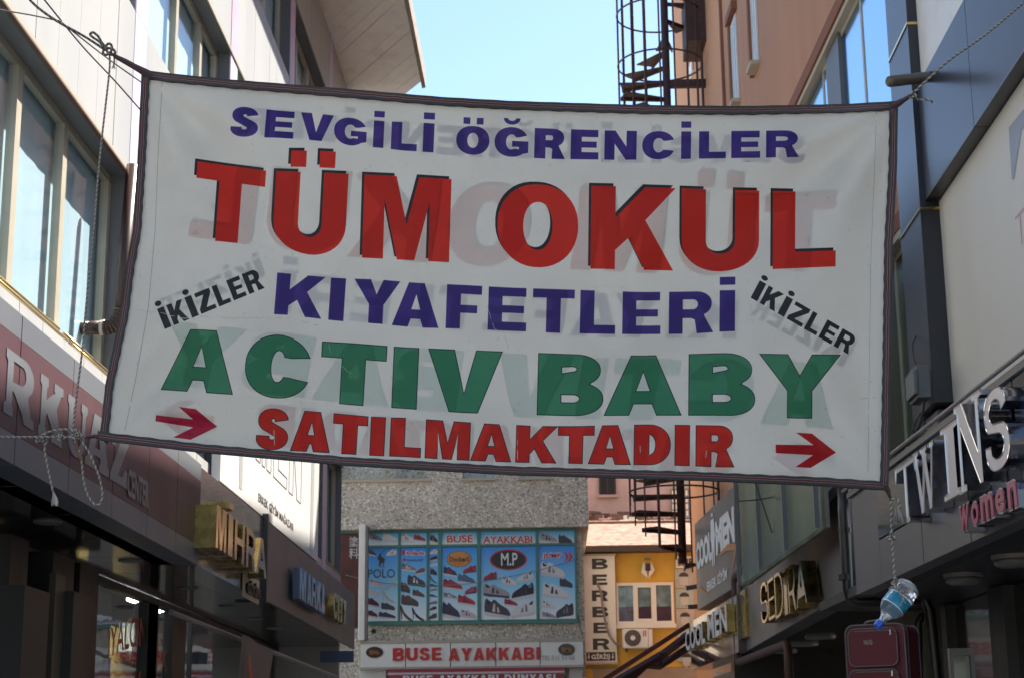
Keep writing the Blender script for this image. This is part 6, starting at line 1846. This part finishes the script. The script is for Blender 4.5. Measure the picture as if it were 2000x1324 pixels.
for ch, u0, u1, vt, vb in tx:
    sl = T.hit(u0, (vt + vb) / 2, NT_)[0]; sr = T.hit(u1, (vt + vb) / 2, NT_)[0]
    um = (u0 + u1) / 2
    z1_ = T.hit(um, vt + 8, NT_)[1]; z0_ = T.hit(um, vb - 8, NT_)[1]
    z1_ = 4.62 if False else z1_
    H_ = z1_ - z0_; w = (sl - sr) / H_
    p = MB(); g_ = serif(ch, w)
    p.prism(g_, lambda x, y: T.P(sl - x * H_, z0_ + y * H_, NT_), T.n * (NT_ - .01), 0, True, 1)
    lo = p.build('letter', [m_chrome_face, m_chrome], tf)
    q = MB()
    for cc in g_:
        N = len(cc)
        for i in range(N):
            x0, y0 = cc[i]; x1, y1 = cc[(i + 1) % N]
            q.tube([T.P(sl - x0 * H_, z0_ + y0 * H_, NT_), T.P(sl - x1 * H_, z0_ + y1 * H_, NT_)], .006, 4, cap=False)
    q.build('letter_rim', mat('bright_chrome', (.85, .84, .8), .06, metal=1), lo)
# small pink script
wx = [('w', 1872, 1891, 982, 1040), ('o', 1895, 1909, 975, 1030), ('m', 1913, 1938, 960, 1018), ('e', 1942, 1960, 950, 1005), ('n', 1966, 1984, 934, 996)]
m_pinkf = mat('pink_acrylic', (.32, .03, .09), .3)
for ch, u0, u1, vt, vb in wx:
    sl = T.hit(u0, (vt + vb) / 2, .14)[0]; sr = T.hit(u1, (vt + vb) / 2, .14)[0]; um = (u0 + u1) / 2
    z1_ = T.hit(um, vt + 4, .14)[1]; z0_ = T.hit(um, vb - 4, .14)[1]
    p = MB(); font_text(p, T, ch, sl + .012, sr - .012, z0_ - .012, z1_ + .012, .13, .12, off=.055, m=0, ms=0)
    lo = p.build('small_letter', m_chrome, tf)
    p = MB(); font_text(p, T, ch, sl, sr, z0_, z1_, .136, .01, off=.02); p.build('pink_face', m_pinkf, lo)

# ------------------------------------------------------------------ grey fascia with gold letters
XS = 2.95
S_ = Frame((XS, 0), (0, 1), (-1, 0))
sS1 = S_.hit(1455, 1273)[0]; zS0 = S_.hit(1455, 1273)[1]; zS1 = S_.hit(1436, 1139)[1]
sf = thing('gold_letter_fascia', 'plain grey shop fascia with tangled gold letters on the right, between drain pipes', 'shop sign', tuple(S_.P(22, zS0)))
p = MB(); p.box(S_, 17.3, sS1, zS0, zS1, -.25, 0); p.build('board', m_grey_fascia, sf, bevel=.005)
p = MB(); p.box(S_, sS1 - .06, sS1 + .02, zS0 - .01, zS1 + .02, -.24, .01); p.build('edge_trim', m_frame, sf)
NSF = .20
gl_ = [('S', 1485, 1499, 1132, 1220), ('E', 1500, 1512, 1125, 1212), ('D', 1513, 1529, 1112, 1208), ('İ', 1531, 1537, 1108, 1204), ('R', 1539, 1553, 1098, 1198), ('A', 1554, 1574, 1090, 1186)]
for ch, u0, u1, vt, vb in gl_:
    sl = S_.hit(u0, (vt + vb) / 2, NSF)[0]; sr = S_.hit(u1, (vt + vb) / 2, NSF)[0]; um = (u0 + u1) / 2
    z1_ = S_.hit(um, vt + 3, NSF)[1]; z0_ = S_.hit(um, vb - 3, NSF)[1]; H_ = z1_ - z0_; w = (sl - sr) / H_
    p = MB(); p.prism(glyph(ch, w, min(.13, w * .25), .07), lambda x, y: S_.P(sl - x * H_, z0_ + y * H_ * (.85 if ch == 'İ' else 1), NSF), S_.n * .17, 0, True, 1)
    p.build('letter', [m_goldm, m_goldd], sf)
for (zz, rr__, mm, dn) in ((zS1 + .03, .045, m_rust, .08), (zS1 - .16, .05, m_pipe_g, .06)):
    pass
pp = thing('fascia_pipe', 'rusty and grey pipes running along the top and far edge of the grey fascia', 'pipe')
p = MB(); p.tube([S_.P(17.4, zS1 + .02, .1), S_.P(sS1 + .08, zS1 + .02, .1), S_.P(sS1 + .10, zS1 - .05, .1), S_.P(sS1 + .1, zS0 - .1, .1), S_.P(sS1 + .0, zS0 - .15, .1), S_.P(sS1 - 4.2, zS0 - .15, -.1), S_.P(sS1 - 4.3, zS0 - .25, -.1), S_.P(sS1 - 4.3, 2.2, -.1)], .06, 10); p.build('rusty_pipe', m_rust, pp, smooth=True)
p = MB(); p.tube([S_.P(17.4, zS1 - .12, .06), S_.P(sS1 - .12, zS1 - .12, .06), S_.P(sS1 - .12, zS0 - .02, .06)], .045, 10); p.build('grey_pipe', m_pipe_g, pp, smooth=True)
for y_ in (19, 22.3, 25.6):
    p = MB(); p.box(S_, y_, y_ + .04, zS1 - .2, zS1 + .09, -.0, .17); p.build('pipe_clip', m_black_sat, pp)
    p = MB(); p.tube([S_.P(y_, zS1 - .17, .05), S_.P(y_ - .3, zS1 - .3, .1), S_.P(y_ - .5, zS1 - .32, .1)], .015, 5); p.build('wire_end', m_pipe, pp)
# vertical black downpipe in front of the joint
dpp = thing('downpipe', 'thick black downpipe with elbows between the grey fascia and the chrome letter fascia', 'pipe')
yy = 16.6
pth = [at_y(u, v, yy) for u, v in ((1646, 955), (1647, 1000), (1652, 1080), (1656, 1150), (1661, 1167), (1674, 1174), (1700, 1175), (1760, 1172))]
pth += [at_y(1790, 1168, yy + .2), at_y(1806, 1172, yy + .2), at_y(1815, 1190, yy + .2), at_y(1820, 1230, yy + .2), at_y(1830, 1330, yy + .2), at_y(1840, 1400, yy + .2)]
p = MB(); p.tube(pth, .052, 12); p.build('pipe', m_pipe, dpp, smooth=True)
p = MB(); p.tube([at_y(1663, 955, yy + .1), at_y(1668, 1060, yy + .1), at_y(1673, 1158, yy + .1)], .035, 10); p.build('grey_conduit', m_pipe_g, dpp, smooth=True)
for v_ in (1040, 1132):
    q = at_y(1650, v_, yy); p = MB(); p.tube([q, q + Vector((0, 0, .05))], .062, 12); p.build('collar', m_pipe, dpp)
p = MB(); p.tube([at_y(1795, 1330, yy + .4), at_y(1793, 1215, yy + .4), at_y(1800, 1203, yy + .4), at_y(1812, 1198, yy + .4)], .04, 10); p.build('side_pipe', m_pipe, dpp, smooth=True)
# air conditioner and curved hose above the grey fascia
a2 = thing('air_conditioner', 'pale outdoor unit standing on top of the grey fascia just below the banner', 'air conditioner')
q = at_y(1603, 990, 20.5)
fa = Frame((q.x, 20.5), (1, 0), (0, -1))
z1_ = at_y(1603, 945, 20.5).z; z0_ = at_y(1603, 1002, 20.5).z
p = MB(); p.box(fa, -.12, .45, z0_ - .1, z1_, -.3, 0); p.build('casing', m_pure_white, a2, bevel=.02)
p = MB(); p.box(fa, .0, .12, z1_ - .13, z1_ - .09, .001, .01); p.build('slot', m_charcoal, a2)
p = MB()
for k in range(7): p.box(fa, -.14, -.121, z0_ + .02 + k * .06, z0_ + .05 + k * .06, -.28, -.02)
p.build('grille', m_pipe_g, a2)
hs = MB(); hs.tube(smooth_path([at_y(u, v, 20.8) for u, v in ((1512, 1062), (1511, 1040), (1515, 1020), (1530, 1007), (1550, 1006), (1565, 1010), (1580, 1018))], 8), .045, 10)
tag(hs.build('curved_hose', mat('yellowed_hose', (.4, .34, .2), .6), smooth=True), 'yellowed hose bending in an arc above the grey fascia', 'hose')
gp_ = MB(); gp_.tube([at_y(1552, 935, 21.5), at_y(1554, 1045, 21.5)], .09, 14)
tag(gp_.build('pale_pipe', mat('pale_pipe', (.36, .34, .35), .5), smooth=True), 'thick pale vertical pipe below the banner beside the outdoor unit', 'pipe')
# dusty window with dark mullions just above the fascia
dw = thing('dusty_window', 'dusty glazed window with dark bars between the menswear sign and the pale pipe', 'window')
fw_ = Frame((XS + .18, 0), (-.03, 1), (-1, -.03))
s0 = fw_.hit(1600, 1000)[0]; s1 = fw_.hit(1442, 1000)[0]
p = MB(); p.box(fw_, s0, s1, 3.8, 7.6, -.02, .0); p.build('pane', g_pale, dw)
p = MB(); p.box(fw_, s0, s1, 3.8, 7.6, -.1, -.06); p.build('blind', mat('dusty_blind', (.2, .2, .17), .8, var=.5, scale=2), dw)
for k in range(4):
    s = s0 + (s1 - s0) * k / 3; p = MB(); p.box(fw_, s - .02, s + .02, 3.8, 7.6, .002, .05); p.build('mullion', m_grey_fascia, dw)
p = MB(); p.box(fw_, s0, s1, 5.75, 5.8, .002, .04); p.build('transom', m_grey_fascia, dw)

cable('thin dark wire slanting across the dusty window from the banner', [at_y(u, v, 20) for u, v in ((1470, 930), (1490, 985), (1508, 1040))], .008)
cable('thin dark wire sloping over the middle of the dusty window', [at_y(u, v, 20) for u, v in ((1440, 978), (1480, 975), (1512, 968), (1530, 950))], .008)
# ------------------------------------------------------------------ menswear signs (angled)
y29 = 29.0; x29 = at_y(1438, 1040, y29).x
dC = Vector((-.0586, 1)).normalized()
C = Frame((x29 + .0586 * y29, 0), (dC.x, dC.y), (-dC.y, dC.x))
sC0 = C.hit(1443, 1040)[0]; sC1 = C.hit(1357, 1040)[0]
zCt = (C.hit(1357, 1019)[1] + C.hit(1438, 946)[1]) / 2; zCb = (C.hit(1358, 1194)[1] + C.hit(1444, 1141)[1]) / 2
cm1 = thing('menswear_sign', 'dark grey angled signboard with white COOL MEN lettering and orange swoosh', 'shop sign', tuple(C.P(30, 5)))
p = MB(); p.box(C, sC0, sC1, zCb, zCt, -.25, 0); p.build('board', m_grey_fascia2, cm1, bevel=.01)
p = MB(); p.box(C, sC0 - .05, sC0 - .002, zCb - .3, zCt + 1, -.2, .06); p.build('side_post', m_black_sat, cm1)
def RC(u0, vt0, vb0, u1, n=.012):
    return C.hit(u0, (vt0 + vb0) / 2, n)[0], C.hit(u1, (vt0 + vb0) / 2, n)[0], C.hit(u0, vb0, n)[1], C.hit(u0, vt0, n)[1]
W_ = sC1 - sC0; H_ = zCt - zCb
def cw(txt, xl, xr, yb, yt, off=.05, m__=m_white_print, nm='lettering'):
    p = MB(); font_text(p, C, txt, sC1 - W_ * xl, sC1 - W_ * xr, zCb + H_ * yb, zCb + H_ * yt, .012, off=off); return p.build(nm, m__, cm1)
cw('COOL', .03, .42, .44, .76, .06); cw('MEN', .52, .93, .44, .80, .06)
p = MB(); fx0 = sC1 - W_ * .46; 
p.prism([ell(0, .91, .022, .022, 0, 330, 10)], lambda x, y: C.P(fx0 - x * W_, zCb + H_ * y, .012), None, 0, False)
p.prism([[(-.035, .86), (.035, .86), (.055, .66), (.04, .62), (.03, .36), (.012, .36), (0, .6), (-.012, .36), (-.03, .36), (-.04, .62), (-.055, .66)]], lambda x, y: C.P(fx0 - x * W_, zCb + H_ * y, .012), None, 0, False)
p.build('figure_mark', m_white_print, cm1)
cw('ERKEK GİYİM', .28, .74, .13, .27, .03, m_white_print, 'small_lettering')
p = MB()
p.prism([[(.05, .22), (.38, .46), (.10, .25), (.30, .10)]], lambda x, y: C.P(sC1 - x * W_, zCb + H_ * y, .014), None, 0, False)
p.prism([[(.5, .42), (.78, .47), (.99, .40), (.80, .10), (.92, .36), (.76, .41)]], lambda x, y: C.P(sC1 - x * W_, zCb + H_ * y, .014), None, 0, False)
p.build('swoosh', m_orange, cm1)
cm2 = thing('menswear_sign', 'lower glossy maroon fascia with raised white COOL MEN letters under the dark grey board', 'shop sign', tuple(C.P(30, 3)))
ND = .35
sD0 = C.hit(1441, 1230, ND)[0]; sD1 = C.hit(1349, 1260, ND)[0]
zD1 = (C.hit(1350, 1211, ND)[1] + C.hit(1432, 1168, ND)[1]) / 2; zD0 = (C.hit(1352, 1317, ND)[1] + C.hit(1441, 1262, ND)[1]) / 2
p = MB(); p.box(C, sD0, sD1, zD0, zD1, .0, ND); p.build('board', mat('maroon_gloss', (.06, .035, .038), .14, coat=.6, var=.3, scale=2), cm2)
W2 = sD1 - sD0; H2 = zD1 - zD0
p = MB(); font_text(p, C, 'COOL', sD1 - W2 * .06, sD1 - W2 * .52, zD0 + H2 * .36, zD0 + H2 * .80, ND + .14, .13, off=.03, m=0, ms=1); p.build('lettering', [m_letter_white, m_goldd], cm2); p = MB(); font_text(p, C, 'MEN', sD1 - W2 * .58, sD1 - W2 * .97, zD0 + H2 * .38, zD0 + H2 * .86, ND + .14, .13, off=.03, m=0, ms=1)
p.build('lettering', [m_letter_white, m_goldd], cm2)
p = MB(); p.box(C, sC0 - .5, sC1 + .3, 0, zD0 - .05, -3, -.3); p.build('shop_recess', m_black_sat, cm2)
p = MB(); p.box(C, sD0 - .5, sD0 - .02, zD0 + .2, zD1 + .05, .1, ND - .05); p.build('side_plate', m_goldd, cm2)

# retractable awning arms
ra = thing('folding_awning', 'folded dark red awning frame with slanting arms below the menswear sign', 'awning')
p = MB(); A0 = at_y(1346, 1219, 33.5); A1 = at_y(1180, 1326, 33.0)
fb = Frame((A0.x, A0.y), ((A1 - A0).x, (A1 - A0).y), (0, -1))
p.tube([A0, A1], .06, 4); p.build('front_bar', mat('brown_red_bar', (.12, .035, .022), .5, var=.2, scale=4), ra)
mm_ = mat('oxblood_steel', (.06, .015, .012), .5)
p = MB(); p.tube([at_y(1347, 1238, 34), at_y(1297, 1276, 33.6), at_y(1205, 1330, 33.3)], .09, 6); p.build('upper_arm', mm_, ra)
p = MB(); p.tube([at_y(1348, 1262, 34), at_y(1288, 1300, 33.8), at_y(1262, 1298, 33.5), at_y(1215, 1340, 33.3)], .075, 6); p.build('lower_arm', mm_, ra)
p = MB(); p.tube([at_y(1291, 1272, 33.5), at_y(1290, 1300, 33.6)], .04, 6); p.build('joint', mm_, ra)

# ------------------------------------------------------------------ under the right canopy
rc = thing('canopy', 'dark canopy underside behind the right fascias with flush round lamps', 'canopy', tuple(T.P(10, 3.3)))
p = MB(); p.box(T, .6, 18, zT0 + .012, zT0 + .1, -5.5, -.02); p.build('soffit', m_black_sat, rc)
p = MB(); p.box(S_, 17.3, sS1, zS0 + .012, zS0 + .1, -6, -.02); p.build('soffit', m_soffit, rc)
for (u, v, yw) in ((1881, 1122, .3), (1978, 1086, .3)):
    r_ = ray(u, v); t_ = (zT0 - 1.6) / r_.z; q = EYE + r_ * t_
    p = MB(); p.lathe(q + Vector((0, 0, .01)), (0, 0, -1), [(0, .16), (.03, .16), (.032, .15), (.035, .15)], 32); p.build('lamp_ring', m_pipe_g, rc)
    p = MB(); p.lathe(q + Vector((0, 0, -.03)), (0, 0, -1), [(0, .145), (.03, .14), (.05, .1), (.055, .02)], 32); p.build('round_lamp', m_lamp_off, rc, smooth=True)
for (u, v) in ((1602, 1244), (1570, 1258), (1530, 1272)):
    r_ = ray(u, v); t_ = (zS0 - 1.6) / r_.z; q = EYE + r_ * t_
    p = MB(); p.lathe(q + Vector((0, 0, .01)), (0, 0, -1), [(0, .22), (.03, .2), (.032, .02)], 24); p.build('round_lamp', m_lamp_off, rc)
rs = thing('arcade_shop', 'dark shop front with black door frames under the right canopy', 'shop front', tuple(T.P(12, 0, -1.2)))
p = MB(); p.box(T, .6, 18, 0, zT0, -5.5, -5.4); p.build('rear_wall', m_dark, rs)
p = MB(); p.box(T, 16.2, 16.4, 0, zT0, -5.4, -1.3); p.build('cross_wall', m_black_sat, rs)
sP = T.hit(1845, 1250, -1.2)[0]
p = MB(); p.box(T, 11.0, sP, 0, zT0, -1.4, -1.2); p.build('black_wall', m_black, rs)
for (u0, u1, m__) in ((1935, 1965, m_black_sat), (1840, 1850, m_black_sat)):
    a = T.hit(u1, 1250, -1.1)[0]; b = T.hit(u0, 1250, -1.1)[0]; p = MB(); p.box(T, a, b, 0, zT0, -1.2, -1.1); p.build('door_post', m__, rs)
fr_g = mat('dull_grey_frame', (.16, .155, .15), .45)
q0 = at_y(1850, 1266, 14.5); q1 = at_y(1903, 1330, 14.5)
fd = Frame((0, 14.5), (1, 0), (0, -1))
p = MB(); p.box(fd, q0.x, q1.x, q0.z - .06, q0.z, 0, .06); p.box(fd, q0.x, q0.x + .03, q0.z - .8, q0.z - .06, 0, .06); p.box(fd, q1.x - .03, q1.x, q0.z - .8, q0.z - .06, 0, .06); p.build('mirror_frame', fr_g, rs)
p = MB(); p.box(fd, q0.x + .03, q1.x - .03, q0.z - .8, q0.z - .06, .01, .03); p.build('mirror', m_black, rs)
# lighter structure between the two canopies
p = MB(); p.box(S_, 17.4, sS1 - 1, 0, zS0, -5.9, -5.8); p.build('back_wall', mat('olive_wall', (.12, .10, .07), .6, var=.3, scale=2), rs)
wq = at_y(1808, 1245, 18.3)
fe = Frame((0, 18.4), (1, 0), (0, -1))
for k in range(4):
    v0 = 1180 + k * 38; a = at_y(1730, v0, 18.4); b = at_y(1848, v0 + 36, 18.4)
    p = MB(); p.box(fe, a.x, b.x, b.z, a.z, -.1, 0); p.build('metal_sheet', mat('tarnished_sheet', (.16, .14, .11), .35, metal=.4, var=.3, scale=2), rs)
for k, (u0, u1) in enumerate(((1478, 1490), (1516, 1530), (1548, 1556))):
    a = S_.hit(u1, 1300, -1.0)[0]; b = S_.hit(u0, 1300, -1.0)[0]; p = MB(); p.box(S_, a, b, 0, zS0 - .02, -1.2, -1.0); p.build('door_post', m_black_sat, rs)
for (u0, u1, m__) in ((1432, 1442, m_awn), (1398, 1428, m_signwhite), (1476, 1514, m_awn), (1556, 1552, m_awn)):
    if u1 > u0:
        a = at_y(u0, 1312, 36.5); b = at_y(u1, 1340, 36.5); p = MB(); p.box(Frame((0, 36.5), (1, 0), (0, -1)), a.x, b.x, b.z - 1, a.z, -.1, 0); p.build('far_awning', m__, rs)

# ------------------------------------------------------------------ suitcase on a display rack
YC = 13.0
k0 = at_y(1650, 1222, YC); k1 = at_y(1752, 1222, YC)
fs = Frame((k0.x, YC), (.87, -.49), (-.49, -.87))
WS = .45; HS_ = .66; DS = .32
zt = k0.z + .0
su = thing('suitcase', 'wine red fabric suitcase with grey piping standing under the hanging bottle', 'suitcase', (k0.x, YC, zt - HS_))
def rbox(fr, s0, s1, z0, z1, n0, n1, r, m_name):
    mb = MB(); c = []
    for (cx_, cz_, a0) in ((s1 - r, z1 - r, 0), (s0 + r, z1 - r, 90), (s0 + r, z0 + r, 180), (s1 - r, z0 + r, 270)):
        c += ell(cx_, cz_, r, r, a0, a0 + 90, 6)
    mb.prism([c], lambda x, y: fr.P(x, y, n1), fr.n * (n1 - n0)); return mb, c
mb, c = rbox(fs, 0, WS, zt - HS_, zt, -DS, 0, .06, ''); mb.build('shell', m_redsuit, su, bevel=.008)
def outline(c, fr, n, r, nm='piping'):
    q = MB(); q.tube([fr.P(x, y, n) for x, y in c + c[:1]], r, 6); return q.build(nm, m_piping, su, smooth=True)
outline(c, fs, 0, .007); outline(c, fs, -DS, .007); outline(c, fs, -.06, .006)
mb, c = rbox(fs, .03, WS - .05, zt - .30, zt - .03, 0.0, .03, .05, ''); mb.build('upper_pocket', m_redsuit, su, bevel=.006); outline(c, fs, .03, .005)
mb, c = rbox(fs, .03, WS - .05, zt - .60, zt - .325, 0.0, .045, .05, ''); mb.build('lower_pocket', m_redsuit, su, bevel=.006); outline(c, fs, .045, .005)
for (zz_, nn_) in ((zt - .045, .034), (zt - .34, .049)):
    p = MB(); p.box(fs, .08, WS - .10, zz_ - .004, zz_ + .004, nn_ - .004, nn_); p.build('zipper', m_piping, su)
    p = MB(); p.box(fs, WS - .10, WS - .088, zz_ - .035, zz_ + .004, nn_, nn_ + .004); p.build('zipper_pull', m_chrome, su)
p = MB(); font_text(p, fs, 'NUG', .15, .215, zt - .145, zt - .11, .032, off=.03); p.build('brand_tag', m_pipe_g, su)
p = MB(); p.tube(smooth_path([fs.P(.12, zt - .005, -.1), fs.P(.14, zt + .03, -.1), fs.P(.26, zt + .03, -.1), fs.P(.28, zt - .005, -.1)], 6), .01, 8); p.build('top_handle', m_piping, su, smooth=True)
p = MB(); p.tube([fs.P(-.012, zt - .27, -.1), fs.P(-.03, zt - .30, -.1), fs.P(-.012, zt - .36, -.1)], .008, 6); p.build('side_handle', m_chrome, su, smooth=True)
p = MB(); p.box(fs, -.15, WS + .25, zt - HS_ - .03, zt - HS_ - .002, -.5, .1)
for s_ in (-.13, WS + .2):
    for n_ in (-.46, .05): p.box(fs, s_, s_ + .03, 0, zt - HS_ - .031, n_, n_ + .03)
dk = p.build('display_rack', m_black_sat); tag(dk, 'black metal display rack carrying the wine red suitcase', 'rack')
